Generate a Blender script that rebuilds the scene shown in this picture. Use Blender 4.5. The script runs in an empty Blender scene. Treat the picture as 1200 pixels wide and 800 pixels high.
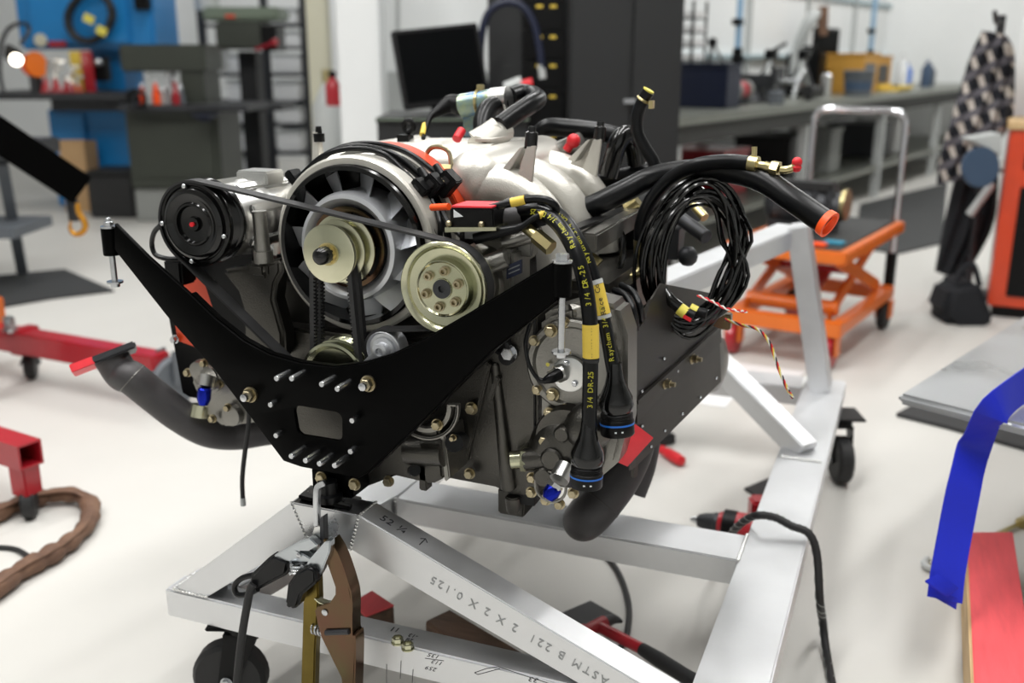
import bpy, bmesh, math, random
from mathutils import Vector, Matrix

random.seed(7)
S = bpy.context.scene
COL = S.collection
R = math.radians

# ------------------------------------------------------------------ camera
YAW = R(21.8)
cam_d = bpy.data.cameras.new('camera')
cam_d.sensor_width = 36.0
cam_d.lens = 35.01
cam_d.clip_start = 0.05
cam_d.dof.use_dof = True
cam_d.dof.focus_distance = 1.42
cam_d.dof.aperture_fstop = 2.8
cam = bpy.data.objects.new('camera', cam_d)
COL.objects.link(cam)
cam.location = (0, 0, 1.08)
cam.rotation_euler = (R(90 - 16), 0, YAW)
S.camera = cam

# ------------------------------------------------------------------ world, lights, exposure
S.view_settings.view_transform = 'Standard'
S.view_settings.look = 'None'
S.view_settings.exposure = -0.76
S.view_settings.gamma = 1.0
S.view_settings.use_curve_mapping = False
W = bpy.data.worlds.new('world')
S.world = W
W.use_nodes = True
W.node_tree.nodes['Background'].inputs[0].default_value = (0.8, 0.85, 0.9, 1)
W.node_tree.nodes['Background'].inputs[1].default_value = 0.0


def area(name, loc, sx, sy, power, color=(1, 0.995, 0.98), rot=(0, 0, 0)):
    d = bpy.data.lights.new(name, 'AREA')
    d.shape = 'RECTANGLE'
    d.size, d.size_y, d.energy, d.color = sx, sy, power, color
    o = bpy.data.objects.new(name, d)
    COL.objects.link(o)
    o.location = loc
    o.rotation_euler = rot
    return o


# the workshop's overhead fluorescent rows, just under the ceiling and above the frame; the same tubes everywhere (watts per metre)
ROOM = R(-13.1)
TUBE = 46.0
LIGHTS = [(-3.0, 0.8, 3.6), (-1.2, 1.0, 3.6), (0.6, 1.2, 3.6), (-3.6, 5.4, 1.8), (-1.5, 4.9, 1.8), (1.4, 6.2, 1.8), (-4.8, 8.6, 1.8), (0.9, 9.0, 3.6)]
for x, y, L in LIGHTS:
    area('ceiling_tube_row_offscreen', (x, y, 4.05), 0.30, L, TUBE * L, rot=(0, 0, ROOM))

# ------------------------------------------------------------------ materials
MATS = {}


def lin(h):
    h = h.lstrip('#')
    c = [int(h[i:i + 2], 16) / 255 for i in (0, 2, 4)]
    return tuple((x / 12.92 if x <= 0.04045 else ((x + 0.055) / 1.055) ** 2.4) for x in c) + (1,)


def mat(name, col, rough=0.5, metal=0.0, var=0.0, scale=8.0, stretch=None, bump=0.0, bscale=200.0, coat=0.0, emit=0.0, col2=None, spec=0.5, rvar=0.0, alpha=None):
    m = bpy.data.materials.new(name)
    m.use_nodes = True
    nt = m.node_tree
    b = nt.nodes['Principled BSDF']
    c = lin(col)
    b.inputs['Base Color'].default_value = c
    b.inputs['Roughness'].default_value = rough
    b.inputs['Metallic'].default_value = metal
    b.inputs['Specular IOR Level'].default_value = spec
    if coat:
        b.inputs['Coat Weight'].default_value = coat
        b.inputs['Coat Roughness'].default_value = 0.08
    if emit:
        b.inputs['Emission Color'].default_value = c
        b.inputs['Emission Strength'].default_value = emit
    tc = mp = None
    if var or bump or col2 or rvar:
        tc = nt.nodes.new('ShaderNodeTexCoord')
        mp = nt.nodes.new('ShaderNodeMapping')
        nt.links.new(tc.outputs['Object'], mp.inputs[0])
        if stretch:
            mp.inputs['Scale'].default_value = stretch
    if var or col2 or rvar:
        n = nt.nodes.new('ShaderNodeTexNoise')
        n.inputs['Scale'].default_value = scale
        n.inputs['Detail'].default_value = 5
        n.inputs['Roughness'].default_value = 0.6
        nt.links.new(mp.outputs[0], n.inputs['Vector'])
        if var or col2:
            mr = nt.nodes.new('ShaderNodeMapRange')
            mr.inputs[1].default_value = 0.3
            mr.inputs[2].default_value = 0.7
            nt.links.new(n.outputs[0], mr.inputs[0])
            mx = nt.nodes.new('ShaderNodeMix')
            mx.data_type = 'RGBA'
            nt.links.new(mr.outputs[0], mx.inputs[0])
            if col2:
                mx.inputs[6].default_value = c
                mx.inputs[7].default_value = lin(col2)
            else:
                mx.inputs[6].default_value = tuple(x * (1 - var) for x in c[:3]) + (1,)
                mx.inputs[7].default_value = tuple(min(1, x * (1 + var)) for x in c[:3]) + (1,)
            nt.links.new(mx.outputs[2], b.inputs['Base Color'])
        if rvar:
            m2 = nt.nodes.new('ShaderNodeMapRange')
            m2.inputs[1].default_value = 0.3
            m2.inputs[2].default_value = 0.7
            m2.inputs[3].default_value = max(0.03, rough - rvar)
            m2.inputs[4].default_value = min(1, rough + rvar)
            nt.links.new(n.outputs[0], m2.inputs[0])
            nt.links.new(m2.outputs[0], b.inputs['Roughness'])
    if bump:
        n2 = nt.nodes.new('ShaderNodeTexNoise')
        n2.inputs['Scale'].default_value = bscale
        n2.inputs['Detail'].default_value = 3
        nt.links.new(mp.outputs[0], n2.inputs['Vector'])
        bp = nt.nodes.new('ShaderNodeBump')
        bp.inputs['Strength'].default_value = bump
        bp.inputs['Distance'].default_value = 0.002
        nt.links.new(n2.outputs[0], bp.inputs['Height'])
        nt.links.new(bp.outputs[0], b.inputs['Normal'])
    MATS[name] = m
    return m


mat('floor', '#cccac5', 0.42, var=0.035, scale=1.3, rvar=0.04, spec=0.22)
mat('wall', '#f2f4f4', 0.7, var=0.02, scale=2)
mat('ceiling', '#d2d2cf', 0.8)
mat('alu', '#dadbdd', 0.46, 1.0, var=0.05, scale=7, rvar=0.06)
mat('alu_bare', '#cfd0d2', 0.3, 1.0, var=0.08, scale=10, rvar=0.08)
mat('weld', '#e6e6e4', 0.3, 1.0, bump=0.8, bscale=300)
mat('cast_dark', '#575551', 0.34, 0.95, var=0.08, scale=20, bump=0.35, bscale=420)
mat('cast_mid', '#8a8883', 0.33, 0.95, var=0.06, scale=20, bump=0.3, bscale=420)
mat('cast_light', '#cbc8c0', 0.36, 0.6, var=0.03, scale=20, bump=0.25, bscale=420)
mat('silver', '#d6d6d4', 0.28, 1.0, var=0.05, scale=20)
mat('fan_alu', '#cdcfd3', 0.36, 0.7, var=0.05, scale=30)
mat('black_gloss', '#050505', 0.36, 0.0, bump=0.05, bscale=500, spec=0.04)
mat('black_shiny', '#080808', 0.16, 0.0)
mat('black_plastic', '#080809', 0.4, 0.0, spec=0.2)
mat('rubber', '#0a0b0d', 0.30, 0.0, bump=0.05, bscale=300, spec=0.25)
mat('rubber_matt', '#1b1b1c', 0.6, 0.0, bump=0.15, bscale=400)
mat('belt', '#222223', 0.55, 0.0, bump=0.1, bscale=500)
mat('zinc_gold', '#d3d0b6', 0.24, 1.0, col2='#a9ac90', scale=7)
mat('zinc_rainbow', '#605940', 0.24, 1.0, col2='#6b4a40', scale=12)
mat('zinc_bar', '#766634', 0.28, 1.0, col2='#62552a', scale=12)
mat('zinc_plain', '#b7bcc0', 0.3, 1.0, var=0.05, scale=9)
mat('cardboard', '#b9966c', 0.7, var=0.05)
mat('pale_blue', '#86a9c6', 0.5)
mat('pale_rail', '#aabcc2', 0.5)
mat('bolt', '#b9ae93', 0.3, 1.0, col2='#8d8266', scale=60)
mat('bolt_steel', '#c6c8cb', 0.27, 1.0, var=0.1, scale=60)
mat('header', '#454344', 0.5, 0.35, var=0.12, scale=14, bump=0.12, bscale=500)
mat('sheet', '#4a4744', 0.38, 0.8, var=0.06, scale=8, rvar=0.05)
mat('red', '#d5202a', 0.45)
mat('red_tape', '#e8343f', 0.5, var=0.06, scale=40, bump=0.2, bscale=80)
mat('red_paint', '#a51a26', 0.35, var=0.06, scale=12, coat=0.3)
mat('red_wood', '#ea5a5f', 0.65, var=0.08, scale=10, stretch=(8, 1, 8), bump=0.35, bscale=60)
mat('orange', '#e06f1c', 0.4, var=0.05, scale=10, coat=0.2)
mat('orange_tin', '#d2431d', 0.35, var=0.06, scale=20, coat=0.2)
mat('orange_plastic', '#ff5a1f', 0.4)
mat('blue_anodised', '#12229a', 0.22, 0.85)
mat('blue_ring', '#1668c8', 0.35)
mat('blue_strap', '#0b22c0', 0.55, var=0.1, scale=300, stretch=(1, 1, 5), bump=0.3, bscale=500)
mat('yellow_label', '#e2c34c', 0.5, var=0.05, scale=60)
mat('yellow', '#ddd15a', 0.45)
mat('yellow_print', '#b9b52c', 0.5)
mat('ink', '#1d1d22', 0.6)
mat('ink_grey', '#6f7274', 0.6)
mat('ink_faint', '#9c9e9f', 0.5, 0.5)
mat('white_wire', '#e4e0d8', 0.45)
mat('wood_brown', '#6d5443', 0.7, col2='#4a3a2e', scale=9, stretch=(1, 7, 7), bump=0.35, bscale=60)
mat('wood_pale', '#d8bb8e', 0.65, col2='#bb9a6c', scale=7, stretch=(7, 1, 7), bump=0.2, bscale=60)
mat('leather', '#80604a', 0.7, col2='#5a4032', scale=14, bump=0.6, bscale=60)
mat('steel_table', '#bcbec0', 0.33, 0.9, var=0.08, scale=6, rvar=0.1)
mat('steel_dark', '#3c3d40', 0.45, 0.5, var=0.1, scale=10)
mat('chrome', '#d9d9de', 0.12, 1.0)
mat('mat_rubber', '#2d2e2f', 0.7, bump=0.4, bscale=150)
mat('blue_machine', '#0f7bbd', 0.4, var=0.04, scale=4, coat=0.2)
mat('green_machine', '#343830', 0.45, var=0.06, scale=6)
mat('green_pale', '#6f7b6b', 0.45, var=0.06, scale=6)
mat('grey_plinth', '#8b8d8a', 0.6)
mat('grey_box', '#5b6066', 0.55)
mat('cabinet_dark', '#262728', 0.45, 0.2, var=0.05, scale=4)
mat('bench_top', '#84877f', 0.35, 0.6, var=0.06, scale=4)
mat('bench_under', '#3b3c3a', 0.7)
mat('navy', '#0d1630', 0.45)
mat('screen', '#040506', 0.5, spec=0.03)
mat('cream', '#ccc9b4', 0.5)
mat('teal', '#2e8aa6', 0.5)
mat('mustard', '#c5923a', 0.55, var=0.05)
mat('paper', '#e8e8e8', 0.7)
mat('shirt_dark', '#20222c', 0.9)
mat('jacket', '#15171c', 0.9, bump=0.4, bscale=40)
mat('lamp_bulb', '#fff4e0', 0.4, emit=14.0)
mat('disc_blue', '#3b4e66', 0.6)
mat('amber', '#c58a2c', 0.35, 0.6)
mat('pale_grey', '#b9bcbb', 0.6)
mat('white_plain', '#dfe2e4', 0.6)
mat('brass', '#cbbd8c', 0.28, 1.0, var=0.1, scale=30)
mat('clear_fluid', '#3a6aa0', 0.2, 0.2, col2='#9aa66a', scale=30)


# plaid cloth: woven bands of two colours
def plaid():
    m = mat('plaid', '#1d2030', 0.9)
    nt = m.node_tree
    b = nt.nodes['Principled BSDF']
    tc = nt.nodes.new('ShaderNodeTexCoord')
    col = None
    prev = lin('#12141c')
    last = None
    for ax, sc in (('X', 16.0), ('Z', 13.0)):
        w = nt.nodes.new('ShaderNodeTexWave')
        w.wave_type = 'BANDS'
        w.bands_direction = ax
        w.inputs['Scale'].default_value = sc / 3.4
        w.inputs['Distortion'].default_value = 0.6
        mp = nt.nodes.new('ShaderNodeMapping')
        mp.inputs['Rotation'].default_value = (0.2, 0.45, 0.3)
        nt.links.new(tc.outputs['Object'], mp.inputs[0])
        nt.links.new(mp.outputs[0], w.inputs['Vector'])
        mr = nt.nodes.new('ShaderNodeMapRange')
        mr.inputs[1].default_value = 0.62
        mr.inputs[2].default_value = 0.74
        nt.links.new(w.outputs['Fac'], mr.inputs[0])
        mx = nt.nodes.new('ShaderNodeMix')
        mx.data_type = 'RGBA'
        nt.links.new(mr.outputs[0], mx.inputs[0])
        if last is None:
            mx.inputs[6].default_value = prev
        else:
            nt.links.new(last.outputs[2], mx.inputs[6])
        mx.inputs[7].default_value = lin('#b3aaa2') if last is None else lin('#57545a')
        last = mx
    nt.links.new(last.outputs[2], b.inputs['Base Color'])


plaid()

# ------------------------------------------------------------------ mesh helpers
I4 = Matrix.Identity(4)


def frame(axis):
    a = Vector(axis).normalized()
    h = Vector((0, 0, 1)) if abs(a.z) < 0.95 else Vector((1, 0, 0))
    u = a.cross(h).normalized()
    v = u.cross(a).normalized()
    return a, u, v


def crom(pts, res):
    """smooth path through the points"""
    P = [Vector(p) for p in pts]
    if len(P) < 3 or res < 2:
        return P
    out = []
    for i in range(len(P) - 1):
        p1, p2 = P[i], P[i + 1]
        p0 = P[i - 1] if i else p1 * 2 - p2
        p3 = P[i + 2] if i + 2 < len(P) else p2 * 2 - p1
        for k in range(res):
            t = k / res
            out.append(0.5 * ((2 * p1) + (p2 - p0) * t + (2 * p0 - 5 * p1 + 4 * p2 - p3) * t * t + (3 * p1 - p0 - 3 * p2 + p3) * t ** 3))
    out.append(P[-1])
    return out


class MB:
    def __init__(s, m=None):
        s.v, s.f, s.m = [], [], m or I4

    def add(s, vs, fs):
        n = len(s.v)
        s.v += [s.m @ Vector(p) for p in vs]
        s.f += [tuple(i + n for i in f) for f in fs]
        return s

    def bb(s, a, b):
        x0, y0, z0 = (min(a[i], b[i]) for i in range(3))
        x1, y1, z1 = (max(a[i], b[i]) for i in range(3))
        return s.add([(x0, y0, z0), (x1, y0, z0), (x1, y1, z0), (x0, y1, z0), (x0, y0, z1), (x1, y0, z1), (x1, y1, z1), (x0, y1, z1)],
                     [(0, 3, 2, 1), (4, 5, 6, 7), (0, 1, 5, 4), (1, 2, 6, 5), (2, 3, 7, 6), (3, 0, 4, 7)])

    def box(s, c, sz, rz=0.0, rx=0.0, ry=0.0):
        M = Matrix.Translation(c) @ Matrix.Rotation(rz, 4, 'Z') @ Matrix.Rotation(ry, 4, 'Y') @ Matrix.Rotation(rx, 4, 'X')
        hx, hy, hz = sz[0] / 2, sz[1] / 2, sz[2] / 2
        vs = [M @ Vector(p) for p in [(-hx, -hy, -hz), (hx, -hy, -hz), (hx, hy, -hz), (-hx, hy, -hz), (-hx, -hy, hz), (hx, -hy, hz), (hx, hy, hz), (-hx, hy, hz)]]
        return s.add(vs, [(0, 3, 2, 1), (4, 5, 6, 7), (0, 1, 5, 4), (1, 2, 6, 5), (2, 3, 7, 6), (3, 0, 4, 7)])

    def bar(s, p0, p1, w, h, up=(0, 0, 1)):
        """rectangular bar from p0 to p1: w across, h along up"""
        a = (Vector(p1) - Vector(p0)).normalized()
        side = a.cross(Vector(up)).normalized()
        u = side.cross(a).normalized()
        vs = []
        for p in (Vector(p0), Vector(p1)):
            for i, j in ((-1, -1), (1, -1), (1, 1), (-1, 1)):
                vs.append(p + side * (w / 2 * i) + u * (h / 2 * j))
        return s.add(vs, [(3, 2, 1, 0), (4, 5, 6, 7), (0, 1, 5, 4), (1, 2, 6, 5), (2, 3, 7, 6), (3, 0, 4, 7)])

    def lathe(s, prof, p, axis, n=32, closed=False):
        """profile [(t, r)] revolved about axis through p"""
        a, u, v = frame(axis)
        p = Vector(p)
        vs = []
        for t, r in prof:
            for k in range(n):
                an = 2 * math.pi * k / n
                vs.append(p + a * t + (u * math.cos(an) + v * math.sin(an)) * max(r, 1e-5))
        fs = []
        m = len(prof)
        for i in range(m if closed else m - 1):
            j = (i + 1) % m
            for k in range(n):
                l = (k + 1) % n
                fs.append((i * n + k, i * n + l, j * n + l, j * n + k))
        if not closed:
            if prof[0][1] > 1e-4:
                fs.append(tuple(range(n - 1, -1, -1)))
            if prof[-1][1] > 1e-4:
                fs.append(tuple((m - 1) * n + k for k in range(n)))
        return s.add(vs, fs)

    def cyl(s, p0, p1, r, r2=None, n=20):
        d = Vector(p1) - Vector(p0)
        return s.lathe([(0, r), (d.length, r if r2 is None else r2)], p0, d, n)

    def tube(s, pts, r, n=10, res=6, closed=False, cap=True):
        P = crom(pts, res)
        if closed:
            P = crom([pts[-1]] + list(pts) + [pts[0], pts[1]], res)[res:-res]
            P = P[:-1]
        N = len(P)
        rr = r if isinstance(r, (list, tuple)) else None
        vs, fs = [], []
        a0, u, v = frame(P[1] - P[0])
        for i, p in enumerate(P):
            if closed:
                t = (P[(i + 1) % N] - P[i - 1]).normalized()
            else:
                t = (P[min(i + 1, N - 1)] - P[max(i - 1, 0)]).normalized()
            u = (u - t * u.dot(t)).normalized()
            v = t.cross(u)
            if rr:
                x = i / (N - 1) * (len(rr) - 1)
                k = min(int(x), len(rr) - 2)
                q = rr[k] + (rr[k + 1] - rr[k]) * (x - k)
            else:
                q = r
            for k in range(n):
                an = 2 * math.pi * k / n
                vs.append(p + (u * math.cos(an) + v * math.sin(an)) * q)
        for i in range(N if closed else N - 1):
            j = (i + 1) % N
            for k in range(n):
                l = (k + 1) % n
                fs.append((i * n + k, i * n + l, j * n + l, j * n + k))
        if not closed and cap:
            fs.append(tuple(range(n - 1, -1, -1)))
            fs.append(tuple((N - 1) * n + k for k in range(n)))
        return s.add(vs, fs)

    def ribbon(s, pts, w, t, wdir, res=6):
        """flat strap along a path, w wide along wdir, t thick"""
        P = crom(pts, res)
        wd = Vector(wdir).normalized()
        vs, fs = [], []
        for i, p in enumerate(P):
            tg = (P[min(i + 1, len(P) - 1)] - P[max(i - 1, 0)]).normalized()
            nn = tg.cross(wd).normalized()
            for x, y in ((-1, -1), (1, -1), (1, 1), (-1, 1)):
                vs.append(p + wd * (w / 2 * x) + nn * (t / 2 * y))
        for i in range(len(P) - 1):
            for k in range(4):
                l = (k + 1) % 4
                fs.append((i * 4 + k, i * 4 + l, i * 4 + 4 + l, i * 4 + 4 + k))
        fs += [(3, 2, 1, 0), tuple(len(P) * 4 - 4 + k for k in range(4))]
        return s.add(vs, fs)

    def loop_band(s, path, y0, y1, t):
        """closed band from an XZ path (list of (x, z)), between y0 and y1, t thick outwards"""
        n = len(path)
        vs, fs = [], []
        for i, (x, z) in enumerate(path):
            xa, za = path[i - 1]
            xb, zb = path[(i + 1) % n]
            tx, tz = xb - xa, zb - za
            L = math.hypot(tx, tz) or 1
            nx, nz = tz / L * t, -tx / L * t
            vs += [(x, y0, z), (x, y1, z), (x + nx, y1, z + nz), (x + nx, y0, z + nz)]
        for i in range(n):
            j = (i + 1) % n
            for k in range(4):
                l = (k + 1) % 4
                fs.append((i * 4 + k, i * 4 + l, j * 4 + l, j * 4 + k))
        return s.add(vs, fs)

    def prism(s, poly, y0, y1):
        """XZ polygon (3-tuples, y ignored) extruded from y0 to y1"""
        n = len(poly)
        vs = [(p[0], y0, p[-1]) for p in poly] + [(p[0], y1, p[-1]) for p in poly]
        fs = [tuple(range(n)), tuple(range(2 * n - 1, n - 1, -1))]
        fs += [(i, (i + 1) % n, n + (i + 1) % n, n + i) for i in range(n)]
        return s.add(vs, fs)

    def loft(s, poly, d):
        """planar 3D polygon extruded by vector d"""
        n = len(poly)
        d = Vector(d)
        vs = [Vector(p) for p in poly] + [Vector(p) + d for p in poly]
        fs = [tuple(range(n)), tuple(range(2 * n - 1, n - 1, -1))]
        fs += [(i, (i + 1) % n, n + (i + 1) % n, n + i) for i in range(n)]
        return s.add(vs, fs)

    def hexa(s, p, axis, r, h, washer=True):
        if washer:
            s.lathe([(0, r * 1.3), (h * 0.22, r * 1.3)], p, axis, 14)
        s.lathe([(0, r), (h * 0.9, r), (h, r * 0.86)], p, axis, 6)
        return s

    def sph(s, c, r, n=14, sc=(1, 1, 1)):
        vs, fs = [], []
        m = n // 2
        for i in range(m + 1):
            th = math.pi * i / m
            for k in range(n):
                an = 2 * math.pi * k / n
                vs.append((c[0] + r * sc[0] * math.sin(th) * math.cos(an), c[1] + r * sc[1] * math.sin(th) * math.sin(an), c[2] + r * sc[2] * math.cos(th)))
        for i in range(m):
            for k in range(n):
                l = (k + 1) % n
                fs.append((i * n + k, (i + 1) * n + k, (i + 1) * n + l, i * n + l))
        return s.add(vs, fs)

    def torus(s, c, axis, Rm, r, n=32, k=10):
        prof = [(r * math.sin(2 * math.pi * i / k), Rm + r * math.cos(2 * math.pi * i / k)) for i in range(k)]
        return s.lathe(prof, c, axis, n, closed=True)


def link(name, me, parent=None, root=None):
    o = bpy.data.objects.new(name, me)
    COL.objects.link(o)
    if parent is not None:
        o.parent = parent
    return o


ROOTM = {}


def top_of(o):
    while o.parent is not None:
        o = o.parent
    return o


def part(name, mb, material, parent=None, bev=0.0, seg=2, ang=40, label=None):
    """one mesh object; builder coordinates are world coordinates"""
    me = bpy.data.meshes.new(name)
    vs = mb.v
    loc = None
    if parent is not None:
        inv = ROOTM.get(top_of(parent).name, I4).inverted()
        vs = [inv @ p for p in vs]
    me.from_pydata([tuple(p) for p in vs], [], mb.f)
    bm = bmesh.new()
    bm.from_mesh(me)
    bmesh.ops.remove_doubles(bm, verts=bm.verts, dist=2e-5)
    bmesh.ops.recalc_face_normals(bm, faces=bm.faces)
    if bev:
        ed = [e for e in bm.edges if len(e.link_faces) == 2 and e.calc_face_angle(0) > 0.6]
        bmesh.ops.bevel(bm, geom=ed, offset=bev, segments=seg, affect='EDGES', clamp_overlap=True)
    bm.to_mesh(me)
    bm.free()
    for p in me.polygons:
        p.use_smooth = True
    me.set_sharp_from_angle(angle=R(ang))
    me.materials.append(MATS[material])
    o = link(name, me, parent)
    if label:
        o['label'] = label
    return o


def thing(name, label, cat, loc=(0, 0, 0), rotz=0.0, group=None):
    o = bpy.data.objects.new(name, None)
    o.empty_display_size = 0.05
    COL.objects.link(o)
    o.location = loc
    o.rotation_euler = (0, 0, rotz)
    o['label'] = label
    o['category'] = cat
    if group:
        o['group'] = group
    ROOTM[o.name] = Matrix.Translation(loc) @ Matrix.Rotation(rotz, 4, 'Z')
    return o


def single(name, mb, material, label, cat, group=None, loc=None, **k):
    """a thing that is one mesh, its origin at loc"""
    if loc is not None:
        mb.v = [p - Vector(loc) for p in mb.v]
    o = part(name, mb, material, None, **k)
    if loc is not None:
        o.location = loc
    o['label'] = label
    o['category'] = cat
    if group:
        o['group'] = group
    return o


def struct(name, mb, material, **k):
    o = part(name, mb, material, None, **k)
    o['kind'] = 'structure'
    return o


def dup(src, parent=None, M=None):
    """copy a thing with its parts; M moves it in world space"""
    c = src.copy()
    COL.objects.link(c)
    if parent is not None:
        c.parent = parent
    for ch in [x for x in src.children]:
        dup(ch, c)
    return c


def text_mesh(body, size, M, depth=0.0003, spacing=1.0):
    """flat lettering as mesh; M places the text plane (x along the text, y up)"""
    cu = bpy.data.curves.new('lettering', 'FONT')
    cu.body = body
    cu.size = size
    cu.extrude = depth
    cu.space_character = spacing
    cu.resolution_u = 2
    cu.align_x = 'CENTER'
    cu.align_y = 'CENTER'
    o = bpy.data.objects.new('lettering', cu)
    COL.objects.link(o)
    bpy.context.view_layer.update()
    me = bpy.data.meshes.new_from_object(o)
    bpy.data.objects.remove(o)
    mb = MB(M)
    mb.add([v.co.copy() for v in me.vertices], [tuple(p.vertices) for p in me.polygons])
    bpy.data.meshes.remove(me)
    return mb


def plate_mesh(outer, holes, y0, y1, bevel=0.0):
    """plate in the XZ plane with holes (2D filled curve)"""
    cu = bpy.data.curves.new('plate', 'CURVE')
    cu.dimensions = '2D'
    cu.fill_mode = 'BOTH'
    cu.extrude = (y1 - y0) / 2 - bevel
    cu.bevel_depth = bevel
    cu.bevel_resolution = 1
    cu.offset = -bevel
    for lp in [outer] + holes:
        sp = cu.splines.new('POLY')
        sp.points.add(len(lp) - 1)
        for q, p in zip(sp.points, lp):
            q.co = (p[0], p[-1], 0, 1)
        sp.use_cyclic_u = True
    o = bpy.data.objects.new('plate', cu)
    COL.objects.link(o)
    bpy.context.view_layer.update()
    me = bpy.data.meshes.new_from_object(o)
    bpy.data.objects.remove(o)
    mb = MB()
    mb.add([(v.co.x, (y0 + y1) / 2 - v.co.z, v.co.y) for v in me.vertices], [tuple(p.vertices) for p in me.polygons])
    bpy.data.meshes.remove(me)
    return mb


def basis(o, x, y):
    """matrix with origin o, x axis and (roughly) y axis"""
    x = Vector(x).normalized()
    z = x.cross(Vector(y)).normalized()
    y = z.cross(x)
    M = Matrix((x, y, z)).transposed().to_4x4()
    M.translation = Vector(o)
    return M


def arc(cx, cz, r, a0, a1, n=16):
    return [(cx + r * math.cos(R(a0 + (a1 - a0) * k / n)), cz + r * math.sin(R(a0 + (a1 - a0) * k / n))) for k in range(n + 1)]


def hull_loop(circles, n=48):
    pts = [(c[0] + c[2] * math.cos(2 * math.pi * k / n), c[1] + c[2] * math.sin(2 * math.pi * k / n)) for c in circles for k in range(n)]
    pts = sorted(set(pts))
    def half(ps):
        h = []
        for p in ps:
            while len(h) > 1 and (h[-1][0] - h[-2][0]) * (p[1] - h[-2][1]) - (h[-1][1] - h[-2][1]) * (p[0] - h[-2][0]) <= 0:
                h.pop()
            h.append(p)
        return h[:-1]
    return half(pts) + half(pts[::-1])


# ------------------------------------------------------------------ the room
MY = Matrix.Rotation(YAW, 4, 'Z')          # frame turned with the line of sight, used for the far room

struct('floor', MB(MY).bb((-8, -4, -0.1), (9, 12, 0)), 'floor')
struct('ceiling', MB(MY).bb((-8, -4, 4.2), (9, 12, 4.3)), 'ceiling')
struct('wall_back', MB(MY).bb((-8, 11, 0), (9, 11.2, 4.2)), 'wall')
struct('wall_left', MB(MY).bb((-8.2, -4, 0), (-8, 12, 4.2)), 'wall')
struct('wall_right', MB(MY).bb((9, -4, 0), (9.2, 12, 4.2)), 'wall')
struct('wall_front', MB(MY).bb((-8, -4.2, 0), (9, -4, 4.2)), 'wall')

# partition behind the computer, with its white column
w = struct('wall_partition', MB(MY).bb((-0.835,6.3,0),(0.3131,6.42,3.1796)), 'wall')
struct('baseboard_partition', MB(MY).bb((-0.8245,6.26,0),(0.3059,6.3,0.9873)), 'pale_grey', bev=0.004)
struct('pillar_white', MB(MY).bb((-0.9417,5.6,0),(-0.7144,5.9,3.3017)), 'wall', bev=0.01)
MPIL = Matrix.Translation((0.389,5.2714,0.9487)) @ Matrix.Rotation(YAW - R(26), 4, 'Z')
struct('pillar_corner', MB(MPIL).bb((0, 0, -1.2), (0.4, 0.35, 3.3)), 'wall', bev=0.01)

# wall behind the long workbench
bd = Vector((math.sin(R(13.2)), math.cos(R(13.2)), 0))
bn = Vector((-bd.y, bd.x, 0))                # away from the camera
BA = Vector((-1.071, 4.729, 0))
MW = basis(BA, bd, bn)
struct('wall_bench', MB(MW).bb((0.1, 0.95, 0), (9.5, 1.07, 4.2)), 'wall')
rl = MB(MW)
rl.bb((0.1, 0.92, 1.56), (9.4, 0.95, 1.60))
struct('trim_1', rl, 'pale_rail')
t2 = MB(MW)
t2.bb((0.1, 0.90, 1.06), (9.4, 0.95, 1.09))
struct('trim_2', t2, 'pale_rail')
for i, x in enumerate((1.9, 3.1, 4.4, 5.7, 7.0)):
    struct('trim_%d' % (i + 3), MB(MW).bb((x, 0.92, 0.8), (x + 0.05, 0.95, 2.6)), 'pale_grey')

# rubber floor mats
single('rubber_floor_mat', MB().loft([(-0.3481,7.932,0.001), (0.285,9.5894,0.001), (0.2019,6.3997,0.001), (-0.0355,5.9616,0.001), (-0.2821,6.0877,0.001)][::-1], (0, 0, 0.01)), 'mat_rubber',
       'dark rubber floor mat lying along the front of the long workbench', 'floor mat')
single('rubber_floor_mat', MB().loft([(-3.7788,2.9418,0.001), (-3.6272,3.3544,0.001), (-3.4702,3.5844,0.001), (-4.0666,3.8729,0.001), (-4.3968,3.4543,0.001)], (0, 0, 0.01)), 'mat_rubber',
       'charcoal rubber mat on the floor under the hoist boom', 'floor mat')
single('rubber_floor_mat', MB().loft([(0.0272,3.1504,0.001), (0.1731,3.0897,0.001), (0.4939,2.9244,0.001), (0.543,3.3403,0.001), (0.0905,3.2947,0.001)], (0, 0, 0.012)), 'mat_rubber',
       'ribbed dark mat on the floor below the steel table', 'floor mat')


# ------------------------------------------------------------------ aluminium engine cart
cart = thing('engine_cart', 'bare aluminium square-tube cart with casters carrying the engine', 'cart', (-0.6, 1.9, 0))
ZT, TH = 0.231, 0.051
ZC = ZT - TH / 2


def weld(p0, p1, r=0.004):
    mb = MB()
    p0, p1 = Vector(p0), Vector(p1)
    n = max(3, int((p1 - p0).length / 0.006))
    for i in range(n + 1):
        p = p0.lerp(p1, i / n)
        mb.sph(p, r, 6, (1, 1, 0.7))
    return part('weld_bead', mb, 'weld', cart)


front = part('front_crossmember', MB().bb((-1.083, 1.155, ZT - TH), (0.0, 1.206, ZT)), 'alu', cart, bev=0.003)
rail_r = part('side_rail', MB().bb((-0.216, 1.2065, ZT - TH), (-0.112, 2.725, ZT)), 'alu', cart, bev=0.003)
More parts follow.
